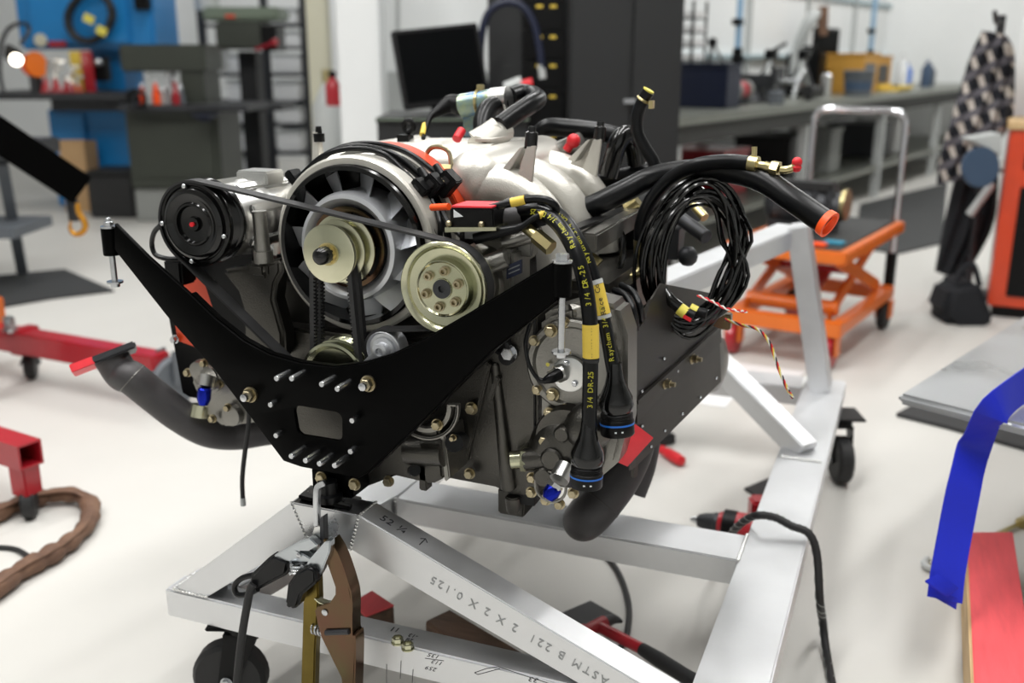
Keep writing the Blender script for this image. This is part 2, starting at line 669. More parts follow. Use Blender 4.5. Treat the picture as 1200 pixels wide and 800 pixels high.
# the other rail leaves the front corner at an angle and runs on behind the engine
part('side_rail', MB().loft([(-1.08, 1.2065, ZT - TH), (-0.97, 1.2065, ZT - TH), (-0.893, 1.637, ZT - TH), (-0.893, 2.62, ZT - TH), (-0.995, 2.62, ZT - TH), (-0.995, 1.637, ZT - TH)], (0, 0, TH)), 'alu', cart, bev=0.003)
part('middle_crossmember', MB().bb((-0.893, 1.606, ZT - TH), (-0.2165, 1.708, ZT)), 'alu', cart, bev=0.003)
part('rear_crossmember', MB().bb((-1.0, 2.62, ZT - TH), (-0.217, 2.722, ZT)), 'alu', cart, bev=0.003)
YA, YB = 1.158, 1.209
# front A-frame: short steep leg, flat bridge, long shallow leg
LTop, LBot = (-0.823, 1.158, 0.431), (-1.046, 1.158, 0.236)
part('front_leg', MB().prism([(-0.823, 0, 0.431), (-1.064, 0, 0.234), (-1.000, 0, 0.231), (-0.800, 0, 0.378)], YA, YB), 'alu', cart, bev=0.002)
part('bridge', MB().prism([(-0.823, 0, 0.431), (-0.800, 0, 0.3785), (-0.723, 0, 0.371), (-0.706, 0, 0.4305)], YA, YB), 'alu_bare', cart, bev=0.002)
RA = [(-0.706, 0, 0.4305), (-0.723, 0, 0.371), (-0.357, 0, 0.2315), (-0.212, 0, 0.2315)]
leg2 = part('front_leg', MB().prism(RA, YA, YB), 'alu', cart, bev=0.002)
weld((-0.823, YA, 0.431), (-0.800, YA, 0.3785), 0.0028)
weld((-0.706, YA, 0.43), (-0.723, YA, 0.371), 0.0028)
weld((-0.706, YA, 0.4305), (-0.706, YB, 0.4305), 0.0028)
weld((-1.064, YA - 0.001, 0.233), (-1.000, YA - 0.001, 0.233), 0.0035)
weld((-1.064, YA, 0.236), (-1.064, YB, 0.236), 0.0035)
weld((-0.216, 1.606, ZT + 0.001), (-0.216, 1.708, ZT + 0.001), 0.004)
weld((-0.893, 1.606, ZT - 0.045), (-0.893, 1.606, ZT), 0.003)
# rear A-frame and the tube that runs forward from it
AP = (-0.263, 2.64, 0.645)
part('rear_leg', MB().bar((-0.17, 2.65, 0.228), (-0.262, 2.65, 0.66), 0.102, 0.051, (1, 0, 0)), 'alu', cart, bev=0.003)
part('rear_leg', MB().bar((-0.95, 2.65, 0.22), (-0.30, 2.65, 0.625), 0.051, 0.051), 'alu', cart, bev=0.003)
part('support_tube', MB().bar((-0.285, 2.68, 0.63), (-0.52, 1.95, 0.59), 0.075, 0.051), 'alu', cart, bev=0.003)
part('brace', MB().bar((-0.1583,2.1678,0.228), (-0.4984,2.4,0.4258), 0.051, 0.051), 'alu', cart, bev=0.003)
weld((-0.205, 2.112, ZT + 0.002), (-0.125, 2.112, ZT + 0.002), 0.005)
weld((-0.216, 2.62, ZT + 0.001), (-0.216, 2.72, ZT + 0.001), 0.005)


def caster(x, y, rz, h=0.18):
    """swivel caster: plate, fork, wheel"""
    M = Matrix.Translation((x, y, 0)) @ Matrix.Rotation(rz, 4, 'Z')
    k = part('caster', MB(M).bb((-0.05, -0.05, h - 0.006), (0.05, 0.05, h)).lathe([(0, 0.03), (0.022, 0.028)], (0, 0, h - 0.028), (0, 0, 1), 20), 'black_plastic', cart, bev=0.002)
    f = MB(M)
    for s in (-1, 1):
        f.prism([(-0.028, 0, h - 0.028), (0.028, 0, h - 0.028), (0.045, 0, 0.062), (0.032, 0, 0.05), (0.012, 0, 0.062)], s * 0.024 - 0.002, s * 0.024 + 0.002)
    f.bb((-0.03, -0.026, h - 0.032), (0.03, 0.026, h - 0.027))
    part('fork', f, 'black_plastic', k)
    w = MB(M)
    w.lathe([(-0.02, 0.03), (-0.02, 0.056), (-0.012, 0.063), (0.012, 0.063), (0.02, 0.056), (0.02, 0.03)], (0.03, 0, 0.063), (0, 1, 0), 28)
    part('wheel', w, 'rubber_matt', k)
    part('axle_nut', MB(M).hexa((0.03, -0.027, 0.063), (0, -1, 0), 0.008, 0.008).hexa((0.03, 0.027, 0.063), (0, 1, 0), 0.008, 0.008), 'bolt_steel', k)


caster(-0.110, 2.60, R(-70))
caster(-0.97, 1.21, R(200))
caster(-0.94, 2.56, R(30))
caster(-0.16, 1.31, R(120))

# black steel mount plate on the bridge and the hand-written measures
part('mount_plate', MB().loft([(-0.8139,1.165,0.4358), (-0.725,1.165,0.4319), (-0.7612,1.26,0.4009), (-0.8559,1.26,0.4056)], (0, 0, 0.006)), 'black_gloss', cart, bev=0.001)

RD = (Vector((-0.357, 0, 0.2315)) - Vector((-0.723, 0, 0.371))).normalized()
RN = Vector((-RD.z, 0, RD.x))
if RN.z < 0:
    RN = -RN
mid = Vector((-0.455, 1.1572, 0.2995))
part('printed_mark', text_mesh('ASTM B 221  2 X 2 X 0.125', 0.0185, basis(mid, -RD, -RN), 0.0002, 1.35), 'ink_faint', leg2, label='faded grey mill print along the tube')
RT = (Vector((-0.212, 0, 0.2315)) - Vector((-0.706, 0, 0.4305))).normalized()
RTN = Vector((-RT.z, 0, RT.x))
if RTN.z < 0:
    RTN = -RTN
hw = Vector((-0.672, 1.182, 0.4168)) + RTN * 0.0004
part('handwriting', text_mesh('52 ¼', 0.021, basis(hw + RT * 0.012, RT, (0, 1, 0)), 0.0002, 1.1), 'ink', leg2, label='marker measure 52 1/4')
ar = MB()
a0 = hw + RT * 0.062
ar.tube([a0 - Vector((0, .010, 0)), a0 + Vector((0, .010, 0))], 0.0008, 5, 1)
ar.tube([a0 + Vector((0, .010, 0)) - RT * 0.006 - Vector((0, .006, 0)), a0 + Vector((0, .010, 0)), a0 + Vector((0, .010, 0)) + RT * 0.006 - Vector((0, .006, 0))], 0.0008, 5, 1)
part('handwritten_arrow', ar, 'ink', leg2)
zz = ZT + 0.0004
for tx, px, sz in (('11', (-0.6694,1.1888,0.2314), 0.016), ('28\n-13', (-0.6354,1.1772,0.2314), 0.012), ('135', (-0.5834,1.1474,0.2314), 0.013), ('113', (-0.5712,1.1338,0.2314), 0.012), ('259', (-0.5728,1.1173,0.2314), 0.012), ('33', (-0.4263,1.1473,0.2314), 0.015)):
    part('handwriting', text_mesh(tx, sz, basis(px, (-1, 0, 0), (0, -1, 0)), 0.0002), 'ink', front)
sk = MB()
for ln in ([(-0.5103,1.1312,0.2314), (-0.4985,1.147,0.2314), (-0.4841,1.1573,0.2314), (-0.4341,1.1507,0.2314), (-0.4005,1.1468,0.2314)],
           [(-0.5103,1.1312,0.2314), (-0.5041,1.1292,0.2314), (-0.4967,1.1366,0.2314), (-0.4802,1.1543,0.2314)],
           [(-0.5922,1.1369,0.2314), (-0.5638,1.1413,0.2314)]):
    sk.tube(ln, 0.0006, 5, 1)
for ln in ([(-0.6671,1.1546,0.1916), (-0.6685,1.1546,0.1583)], [(-0.6419,1.1546,0.2038), (-0.6445,1.1546,0.172)], [(-0.622,1.1546,0.194), (-0.6243,1.1546,0.1668)]):
    sk.tube(ln, 0.0005, 5, 1)
part('marker_sketch', sk, 'ink', front, label='black marker sketch of a bent lever')


# ------------------------------------------------------------------ the flat-six engine
eng = thing('flat_six_engine', 'air-cooled flat-six engine with belt-driven fan, hoses and wiring on aluminium cart', 'engine', (-0.767, 1.5, 0.437))
XE = -0.767
NY = (0, -1, 0)


def bolt(p, axis, r, h, parent, m='bolt', name='bolt'):
    return part(name, MB().hexa(p, axis, r, h), m, parent)


# --- mount block between cart and carrier plate
mb = MB().bb((-0.806, 1.19, 0.437), (-0.735, 1.25, 0.478))
mnt = part('mount_block', mb, 'black_gloss', eng, bev=0.003)
part('mount_bush', MB().lathe([(0, 0.022), (0.01, 0.022), (0.012, 0.015), (0.03, 0.015)], (-0.770, 1.178, 0.437), (0, 0, 1), 24), 'rubber', mnt)
for q in ((-0.7807,1.18,0.4701), (-0.7233,1.18,0.4685)):
    bolt(q, NY, 0.0075, 0.008, mnt)
bolt((-0.7786,1.17,0.4495), (0, 0, 1), 0.006, 0.008, mnt, 'black_gloss')

# --- carrier plate
YP = 1.17
outer = [(-1.1177,1.17,0.8353), (-1.1103,1.17,0.8293), (-1.0618,1.17,0.7894), (-0.9884,1.17,0.7364), (-0.9451,1.17,0.7023), (-0.8973,1.17,0.673), (-0.8535,1.17,0.6567), (-0.8024,1.17,0.6495), (-0.7449,1.17,0.6497),
         (-0.6954,1.17,0.6606), (-0.647,1.17,0.6798), (-0.5933,1.17,0.709), (-0.5291,1.17,0.7499), (-0.468,1.17,0.79), (-0.4121,1.17,0.8269), (-0.4092,1.17,0.7794), (-0.4986,1.17,0.7024), (-0.5963,1.17,0.5972),
         (-0.6991,1.17,0.4916), (-0.7109,1.17,0.4842), (-0.8107,1.17,0.486), (-0.8406,1.17,0.4909), (-0.8969,1.17,0.556), (-0.9562,1.17,0.6236), (-1.0357,1.17,0.6988), (-1.1162,1.17,0.7868), (-1.1232,1.17,0.7956)]
hole = []
for a, b, q0 in (((-0.8047,1.17,0.5726), 0, 180), ((-0.745,1.17,0.5715), 0, 90), ((-0.7463,1.17,0.5487), 0, 0), ((-0.8019,1.17,0.5488), 0, -90)):
    for k in range(6):
        an = R(q0 - 90 * k / 5)
        hole.append((a[0] + 0.011 * math.cos(an), 0, a[2] + 0.011 * math.sin(an)))
carrier = part('carrier_plate', plate_mesh(outer, [hole], YP, YP + 0.008, 0.0015), 'black_gloss', eng, ang=30, label='black powder-coated V-shaped carrier plate')
fl = MB()
for seg, w_ in (([(-0.6991,1.17,0.4916), (-0.5963,1.17,0.5972), (-0.4986,1.17,0.7024), (-0.4092,1.17,0.7794)], 0.030),
                ([(-0.9884,1.17,0.7364), (-0.9451,1.17,0.7023), (-0.8973,1.17,0.673), (-0.8535,1.17,0.6567), (-0.8024,1.17,0.6495), (-0.7449,1.17,0.6497), (-0.6954,1.17,0.6606), (-0.647,1.17,0.6798), (-0.5933,1.17,0.709), (-0.5291,1.17,0.7499), (-0.468,1.17,0.79), (-0.4121,1.17,0.8269)], 0.010)):
    fl.ribbon([(p[0], YP + 0.004 + w_ / 2, p[2]) for p in seg], w_, 0.004, (0, 1, 0), 1)
part('flange', fl, 'black_gloss', carrier)
for base, L in (((-0.8188,1.17,0.6349), 0.034), ((-0.7937,1.17,0.6375), 0.033), ((-0.7428,1.17,0.6358), 0.035), ((-0.7169,1.17,0.6325), 0.036), ((-0.801,1.17,0.5184), 0.036), ((-0.7768,1.17,0.5153), 0.036), ((-0.7534,1.17,0.5141), 0.036), ((-0.728,1.17,0.5153), 0.036),
                ((-0.8472,1.17,0.5844), 0.014), ((-0.8418,1.17,0.5363), 0.013), ((-0.7084,1.17,0.5792), 0.015), ((-0.7136,1.17,0.5309), 0.015)):
    part('stud', MB().lathe([(0, 0.0046), (L - 0.002, 0.0046), (L, 0.0038)], base, NY, 14), 'bolt_steel', carrier)
for q in ((-0.8907,1.17,0.5909), (-0.687,1.17,0.6336)):
    k = part('flange_nut', MB().lathe([(0, 0.0125), (0.003, 0.012)], q, NY, 20).lathe([(0.002, 0.0098), (0.010, 0.0098), (0.0115, 0.0085)], q, NY, 6), 'bolt', carrier)
    part('bolt_end', MB().lathe([(0.01, 0.0058), (0.019, 0.0058), (0.020, 0.0045)], q, NY, 14), 'bolt_steel', k)
# end tubes with long bolts
for c, zt, zb, zr in (((-1.1378,1.179,0.8222), 0.0, 0.0, 0), ((-0.4025,1.179,0.8138), 0.0, 0.0, 1)):
    x, y = c[0], YP + 0.009
    top, bot = (0.8265, 0.784) if zr == 0 else (0.828, 0.784)
    zlow = 0.740 if zr == 0 else 0.708
    tb = part('end_tube', MB().lathe([(0, 0.0125), (top - bot, 0.0125)], (x, y, bot), (0, 0, 1), 24), 'black_gloss', carrier, bev=0.0008)
    if zr == 0:
        part('acorn_nut', MB().lathe([(0, 0.0125), (0.003, 0.0125), (0.0031, 0.0075), (0.009, 0.0075), (0.010, 0.005), (0.0145, 0.004), (0.016, 0.0015)], (x, y, top), (0, 0, 1), 18), 'bolt_steel', tb)
    else:
        part('cap_screw', MB().lathe([(0, 0.013), (0.0025, 0.013)], (x, y, top), (0, 0, 1), 20).lathe([(0.0025, 0.0088), (0.010, 0.0088), (0.011, 0.008)], (x, y, top), (0, 0, 1), 6), 'bolt_steel', tb)
    part('long_bolt', MB().lathe([(0, 0.0046), (bot - zlow, 0.0046)], (x, y, zlow), (0, 0, 1), 14), 'bolt_steel', tb)
    part('washer', MB().lathe([(-0.006, 0.007), (-0.001, 0.0075), (0, 0.0125), (0.003, 0.0125)], (x, y, zlow), (0, 0, 1), 20), 'bolt_steel', tb)

# --- crankcase and front covers
case = part('crankcase', MB().bb((-1.02, 1.34, 0.50), (-0.53, 1.95, 0.735)), 'cast_dark', eng, bev=0.012)
part('upper_case', MB().bb((-0.93, 1.42, 0.72), (-0.60, 1.92, 0.80)), 'cast_dark', case, bev=0.012)
fc = part('front_cover', MB().prism([(-0.73,1.3,0.6562), (-0.6023,1.3,0.6764), (-0.512,1.3,0.718), (-0.4843,1.3,0.7232), (-0.4809,1.3,0.4336), (-0.52,1.3,0.4283), (-0.5511,1.3,0.4387), (-0.6354,1.3,0.4405), (-0.7554,1.3,0.4829), (-0.807,1.3,0.5484), (-0.9462,1.3,0.5302), (-0.9691,1.3,0.6596)], 1.305, 1.44), 'cast_dark', eng, bev=0.005)
part('crankcase_nose', MB().bb((-0.915, 1.245, 0.482), (-0.72, 1.345, 0.60)), 'cast_dark', eng, bev=0.01)
ribs = MB()
for a, b, w in (((-0.5541,1.3,0.6433), (-0.5967,1.3,0.4783), 0.006), ((-0.5545,1.3,0.5842), (-0.5404,1.3,0.6236), 0.008), ((-0.5919,1.3,0.6174), (-0.5541,1.3,0.6433), 0.005)):
    ribs.bar(a, b, 0.012, w, (1, 0, 0))
ribs.lathe([(0, 0.007), (0.08, 0.009), (0.20, 0.012)], (-0.5493,1.305,0.641), Vector((-0.5228,1.3,0.4164)) - Vector((-0.5493,1.305,0.641)), 14)
ribs.lathe([(0, 0.006), (0.006, 0.010), (0.02, 0.012), (0.03, 0.012)], (-0.5185,1.3,0.4028), (0, 0, 1), 14)
part('rib', ribs, 'cast_dark', fc, bev=0.002)
part('foot_flange', MB().bb((-0.5523,1.32,0.4315), (-0.5082,1.37,0.3882)), 'cast_dark', fc, bev=0.003)
# lower oil cover, drain boss and pipe under the carrier
part('oil_cover', MB().prism([(-0.7325,1.26,0.4941), (-0.6138,1.26,0.5599), (-0.607,1.26,0.4714), (-0.6274,1.26,0.4582), (-0.6888,1.26,0.4624), (-0.7537,1.26,0.4287), (-0.7593,1.26,0.4394)], 1.24, 1.34), 'cast_dark', eng, bev=0.004)
part('cover_gasket', MB().prism([(-0.6079,1.25,0.5439), (-0.5994,1.25,0.5492), (-0.5923,1.25,0.4778), (-0.6009,1.25,0.4695)], 1.232, 1.30), 'cast_mid', eng, bev=0.002)
part('oil_pipe', MB().cyl((-0.6624,1.235,0.51), (-0.6013,1.235,0.5166), 0.021, n=22), 'cast_dark', eng)
part('drain_lug', MB().bb((-0.6484,1.24,0.4867), (-0.6349,1.26,0.4457)), 'cast_dark', eng, bev=0.002)
part('rubber_plug', MB().cyl((-0.5909,1.27,0.5241), (-0.581,1.225,0.5382), 0.0135, n=18), 'rubber', eng)
part('rubber_plug', MB().cyl((-0.6627,1.25,0.4721), (-0.6439,1.22,0.4871), 0.009, n=16), 'rubber', eng)
for q, r in (((-0.5832,1.295,0.5685), 0.008), ((-0.6992,1.24,0.4532), 0.007), ((-0.5852,1.29,0.4642), 0.007), ((-0.5803,1.224,0.5479), 0.004)):
    bolt(q, NY, r, 0.010, eng)
# slotted adjuster arc
adj = MB()
cx, cz = (-0.6228,1.215,0.5978)[0], (-0.6228,1.215,0.5978)[2]
adj.loop_band(arc(cx, cz, 0.042, -115, 5, 20) + arc(cx, cz, 0.054, 5, -115, 20), 1.212, 1.222, 0.0025)
adj.prism([(x, 0, z) for x, z in arc(cx, cz, 0.052, -115, 5, 20) + arc(cx, cz, 0.056, 5, -115, 20)], 1.212, 1.220)
adj.prism([(x, 0, z) for x, z in arc(cx, cz, 0.038, -115, 5, 20) + arc(cx, cz, 0.042, 5, -115, 20)], 1.212, 1.220)
part('adjuster_arc', adj, 'cast_mid', eng)
bolt((-0.6001,1.212,0.5692), NY, 0.007, 0.010, eng)

# --- chain housing with round cover and sensor (both sides of the engine)
ch = part('chain_housing', MB().prism([(-0.479,1.3,0.7161), (-0.4674,1.3,0.7273), (-0.4041,1.3,0.7506), (-0.3643,1.3,0.7444), (-0.3495,1.3,0.7029), (-0.3452,1.3,0.5702), (-0.3572,1.3,0.509), (-0.3977,1.3,0.4659), (-0.4579,1.3,0.4641), (-0.4758,1.3,0.4861)], 1.305, 1.37), 'cast_mid', eng, bev=0.008)
part('housing_gasket', MB().bb((-0.4858,1.306,0.7165), (-0.5286,1.44,0.4189)), 'rubber_matt', ch)
c0 = (-0.4266,1.305,0.6513)
rc = part('round_cover', MB().lathe([(0, 0.070), (0.006, 0.070), (0.009, 0.067), (0.009, 0.060), (0.004, 0.056), (0.003, 0.02), (0.003, 0.0)], c0, NY, 48), 'cast_mid', ch)
for u in (40, 100, 150, 218, 262, 320):
    x, z = c0[0] + 0.066 * math.cos(R(u)), c0[2] + 0.066 * math.sin(R(u))
    bolt((x, 1.298, z), NY, 0.0065, 0.009, rc)
sen = part('sensor_flange', MB().lathe([(0, 0.026), (0.008, 0.026), (0.009, 0.024), (0.009, 0.012), (0.010, 0.0)], (-0.4286,1.3,0.6409), NY, 32), 'silver', ch)
part('sensor_plug', MB().lathe([(0, 0.013), (0.010, 0.013), (0.012, 0.010), (0.022, 0.009)], (-0.4373,1.291,0.6439), (-0.75, -0.55, -0.3), 20), 'silver', sen)
part('sensor_boot', MB().tube([(-0.4392,1.278,0.645), (-0.4464,1.262,0.6426), (-0.4564,1.258,0.6388), (-0.466,1.256,0.6445), (-0.4773,1.255,0.665), (-0.4809,1.254,0.6949), (-0.4757,1.26,0.7212)], [0.009, 0.008, 0.004, 0.003, 0.003, 0.003, 0.003], 10), 'rubber', sen)
for q in ((-0.4323,1.291,0.6585), (-0.419,1.291,0.6294)):
    bolt(q, NY, 0.004, 0.005, sen, 'bolt_steel')
part('yellow_dot', MB().lathe([(0, 0.003), (0.0006, 0.003)], (-0.4624,1.2955,0.6512), NY, 10), 'yellow', ch)
part('vent_pipe', MB().cyl((-0.4348,1.31,0.728), (-0.4131,1.33,0.7304), 0.012, n=18), 'cast_mid', ch)
for q in ((-0.4579,1.296,0.7027), (-0.4556,1.3,0.605), (-0.4592,1.3,0.5754)):
    bolt(q, NY, 0.008, 0.010, ch)
bolt((-0.524,1.3,0.6611), NY, 0.010, 0.012, eng, 'bolt_steel')
part('rubber_bung', MB().lathe([(0, 0.014), (0.012, 0.014), (0.014, 0.009), (0.008, 0.008)], (-0.5355,1.305,0.6716), NY, 20).lathe([(0, 0.012), (0.014, 0.012)], (-0.526,1.305,0.6556), NY, 20), 'rubber', eng)

# oil pump on the housing: body, bosses, ports and blue capped fitting
pc = (-0.4332,1.3,0.5215)
pump = part('oil_pump', MB().lathe([(0, 0.058), (0.010, 0.056), (0.022, 0.046), (0.030, 0.032), (0.032, 0.0)], pc, NY, 36).lathe([(0, 0.05), (0.02, 0.046)], (-0.4283,1.3,0.5451), NY, 30).sph((-0.3968,1.29,0.5664), 0.036, 18), 'cast_dark', eng)
for q, r in (((-0.4448,1.28,0.5179), 0.017), ((-0.4582,1.285,0.4854), 0.016), ((-0.4296,1.28,0.5587), 0.012)):
    part('boss', MB().lathe([(0, r), (0.015, r), (0.018, r * 0.8), (0.018, 0)], q, NY, 20), 'cast_dark', pump)
part('suction_port', MB().cyl((-0.4598,1.285,0.511), (-0.4907,1.285,0.5034), 0.0175, n=22), 'cast_dark', pump)
part('port_nut', MB().lathe([(0, 0.0185), (0.008, 0.0185)], (-0.4907,1.285,0.5034), (-1, -0.25, 0), 6).cyl((-0.4985,1.284,0.5026), (-0.5133,1.28,0.5005), 0.014, n=18), 'zinc_gold', pump)
for q in ((-0.4609,1.28,0.5409), (-0.4811,1.285,0.4762), (-0.4823,1.285,0.4524), (-0.4573,1.28,0.4464), (-0.4358,1.28,0.4432), (-0.4133,1.275,0.467), (-0.4557,1.29,0.5793)):
    bolt(q, NY, 0.0068, 0.009, pump)
ft = part('union_fitting', MB().cyl((-0.4234,1.268,0.5099), (-0.4267,1.248,0.4962), 0.0145, n=20).lathe([(0, 0.012), (0.007, 0.012)], (-0.4288,1.243,0.4913), (-0.35, -0.5, -0.7), 6), 'silver', pump)
part('blue_cap', MB().lathe([(0, 0.0095), (0.004, 0.0120), (0.014, 0.0120), (0.022, 0.0085), (0.023, 0.0)], (-0.4297,1.242,0.4889), (-0.35, -0.45, -0.75), 16), 'blue_anodised', ft)
part('pipe_clip', MB().torus((-0.4473,1.27,0.4729), NY, 0.024, 0.0022, 24, 6), 'cast_mid', pump)

# the other side's pump, seen past the carrier arm
p2 = part('oil_pump', MB().prism([(-1.1379,1.34,0.5317), (-1.1075,1.34,0.5775), (-1.0614,1.34,0.572), (-1.0106,1.34,0.5087), (-0.9957,1.34,0.4763), (-1.0779,1.34,0.4553), (-1.1109,1.34,0.4732)], 1.33, 1.42).lathe([(0, 0.03), (0.015, 0.028), (0.02, 0.015), (0.02, 0)], (-1.0959,1.335,0.5462), NY, 24), 'cast_mid', eng, bev=0.004)
part('boss', MB().lathe([(0, 0.018), (0.014, 0.016), (0.016, 0)], (-1.1106,1.33,0.5584), NY, 18), 'cast_mid', p2)
part('boss', MB().lathe([(0, 0.02), (0.012, 0.018), (0.014, 0)], (-1.0497,1.33,0.4833), NY, 18), 'cast_mid', p2)
f2 = part('union_fitting', MB().cyl((-1.0826,1.31,0.5553), (-1.0818,1.3,0.5386), 0.013, n=18), 'silver', p2)
part('blue_cap', MB().lathe([(0, 0.009), (0.003, 0.0118), (0.020, 0.0118), (0.030, 0.008), (0.031, 0)], (-1.0837,1.3,0.5368), (-0.05, -0.2, -1), 16), 'blue_anodised', f2)
part('port_nut', MB().lathe([(0, 0.017), (0.022, 0.017)], (-1.1237,1.335,0.4891), (-0.1, -0.3, -1), 18), 'zinc_gold', p2)
for q in ((-1.1409,1.33,0.5485), (-1.0957,1.32,0.5738), (-1.0671,1.32,0.5388), (-1.0532,1.32,0.4987), (-1.088,1.32,0.4736)):
    bolt(q, NY, 0.006, 0.009, p2)
part('dark_shroud', MB().prism([(-1.1986,1.36,0.6343), (-1.1745,1.36,0.6164), (-1.1114,1.36,0.5494), (-1.1176,1.36,0.4881), (-1.1699,1.36,0.4894), (-1.1844,1.36,0.4956)], 1.36, 1.37), 'black_plastic', eng)
tin = part('orange_tin', MB().prism([(-1.1812,1.34,0.7319), (-1.1015,1.34,0.738), (-1.0537,1.34,0.6532), (-1.0715,1.34,0.5785), (-1.1711,1.34,0.5985)], 1.345, 1.352), 'orange_tin', eng, label='orange painted cooling tin')
part('tin_screw', MB().hexa((-1.1706,1.34,0.6033), NY, 0.006, 0.01), 'bolt_steel', tin)
part('drip_tube', MB().tube([(-0.9942,1.3,0.5239), (-1,1.3,0.4773), (-1.0112,1.3,0.4291), (-1.0209,1.3,0.3802), (-1.0236,1.3,0.3396)], 0.0042, 10), 'rubber_matt', eng)
part('drip_tube_end', MB().cyl((-1.0233,1.3,0.3429), (-1.0238,1.3,0.3283), 0.0048, n=12), 'pale_grey', eng)

# --- cooling fan
F = Vector((-0.767, 1.262, 0.807))
fan = part('fan_housing', MB().lathe([(0, 0.1335), (0.003, 0.1335), (0.006, 0.130), (0.006, 0.121), (-0.02, 0.119), (-0.034, 0.119), (-0.034, 0.1325)], F + Vector((0, 0.022, 0)), NY, 72, closed=True), 'cast_light', eng, label='pale cast ring housing around the fan')
part('fan_drum', MB().lathe([(-0.034, 0.119), (-0.034, 0.128), (-0.12, 0.126), (-0.12, 0.119)], F + Vector((0, 0.0225, 0)), NY, 64, closed=True), 'black_plastic', fan)
part('fan_shroud', MB().lathe([(0, 0.1185), (0.004, 0.1215), (0.008, 0.1195), (0.008, 0.113), (-0.03, 0.111), (-0.085, 0.111), (-0.09, 0.118), (-0.01, 0.119)], F + Vector((0, 0.012, 0)), NY, 72, closed=True).lathe([(0, 0.112), (0.003, 0.112)], F + Vector((0, 0.095, 0)), NY, 40), 'black_shiny', fan)
hub = part('fan_hub', MB().lathe([(0, 0.060), (0.006, 0.060), (0.016, 0.067), (0.021, 0.073), (0.019, 0.079), (0.008, 0.0825), (-0.05, 0.083), (-0.05, 0.06)], F + Vector((0, 0.018, 0)), NY, 64, closed=True), 'fan_alu', fan)
for k in range(11):
    an = 2 * math.pi * k / 11 + 0.25
    u = Vector((math.cos(an), 0, math.sin(an)))
    t = Vector((-math.sin(an), 0, math.cos(an)))
    b = MB()
    vs = []
    for r_, w_, tw in ((0.080, 0.020, 0.022), (0.096, 0.019, 0.016), (0.1105, 0.017, 0.010)):
        c = F + u * r_ + Vector((0, 0.032, 0))
        vs.append([c - t * w_ + Vector((0, -tw, 0)), c + t * w_ + Vector((0, tw, 0))])
    pts, fs = [], []
    for off in (0, 0.003):
        for a_, b_ in vs:
            pts += [a_ + Vector((0, off, 0)), b_ + Vector((0, off, 0))]
    fs = [(0, 1, 3, 2), (2, 3, 5, 4), (6, 8, 9, 7), (8, 10, 11, 9), (0, 6, 7, 1), (4, 5, 11, 10), (0, 2, 8, 6), (2, 4, 10, 8), (1, 7, 9, 3), (3, 9, 11, 5)]
    b.add(pts, fs)
    part('fan_blade', b, 'fan_alu', fan)
inner = part('hub_flange', plate_mesh([(F.x + 0.061 * math.cos(R(a)), 0, F.z + 0.061 * math.sin(R(a))) for a in range(0, 360, 6)],
             [[(F.x + p[0], 0, F.z + p[1]) for p in arc(0, 0, 0.054, a0, a0 + 55, 8) + arc(0, 0, 0.046, a0 + 55, a0, 8)] for a0 in (-50, 25, 100, 175, 250)], 1.262, 1.266), 'zinc_rainbow', fan)
part('hub_backing', MB().lathe([(0, 0.062), (0.004, 0.062)], (F.x, 1.292, F.z), NY, 40), 'steel_dark', fan)
pul = part('fan_pulley', MB().lathe([(0, 0.052), (0.0025, 0.052), (0.006, 0.040), (0.0065, 0.028), (0.0145, 0.028), (0.018, 0.046), (0.0205, 0.046), (0.024, 0.034), (0.0255, 0.027), (0.031, 0.027), (0.0345, 0.0415), (0.041, 0.043), (0.043, 0.0425), (0.044, 0.040), (0.044, 0.0)], (F.x, 1.252, F.z), NY, 56), 'zinc_gold', eng)
part('shaft_nut', MB().lathe([(0, 0.0165), (0.003, 0.0165)], (F.x, 1.208, F.z), NY, 24).lathe([(0.003, 0.0145), (0.008, 0.0145)], (F.x, 1.208, F.z), NY, 6), 'brass', pul)
part('shaft_cap', MB().lathe([(0, 0.0128), (0.010, 0.0128), (0.018, 0.0118), (0.022, 0.008), (0.0235, 0.0)], (F.x, 1.203, F.z), NY, 24), 'black_shiny', pul)
CK = (-0.767, 0.622)
crank = part('crank_pulley', MB().lathe([(0, 0.055), (0.004, 0.055), (0.006, 0.052)] + [(0.006 + 0.0018 * k, 0.0525 if k % 2 else 0.0505) for k in range(12)] + [(0.029, 0.054), (0.033, 0.054), (0.036, 0.040), (0.041, 0.040), (0.044, 0.053), (0.048, 0.053), (0.049, 0.049), (0.043, 0.043), (0.043, 0.0)], (CK[0], 1.252, CK[1]), NY, 56), 'zinc_gold', eng)
vb = MB()
for y0 in (1.2105, 1.229):
    lp = hull_loop([(F.x, F.z, 0.0265), (CK[0], CK[1], 0.037)])
    vb.loop_band(lp, y0, y0 + 0.009, 0.007)
    n = len(lp)
    for i in range(n):
        (x0, z0), (x1, z1) = lp[i], lp[(i + 1) % n]
        L = math.hypot(x1 - x0, z1 - z0)
        m = int(L / 0.0055)
        for k in range(m):
            t = (k + 0.5) / m
            an = math.atan2(z1 - z0, x1 - x0)
            vb.box((x0 + (x1 - x0) * t - 0.0012 * -math.sin(an) * -1, y0 + 0.0045, z0 + (z1 - z0) * t + 0.0012 * math.cos(an)), (0.003, 0.0085, 0.003), ry=-an)
part('fan_belt', vb, 'belt', eng, label='pair of cogged black fan belts')

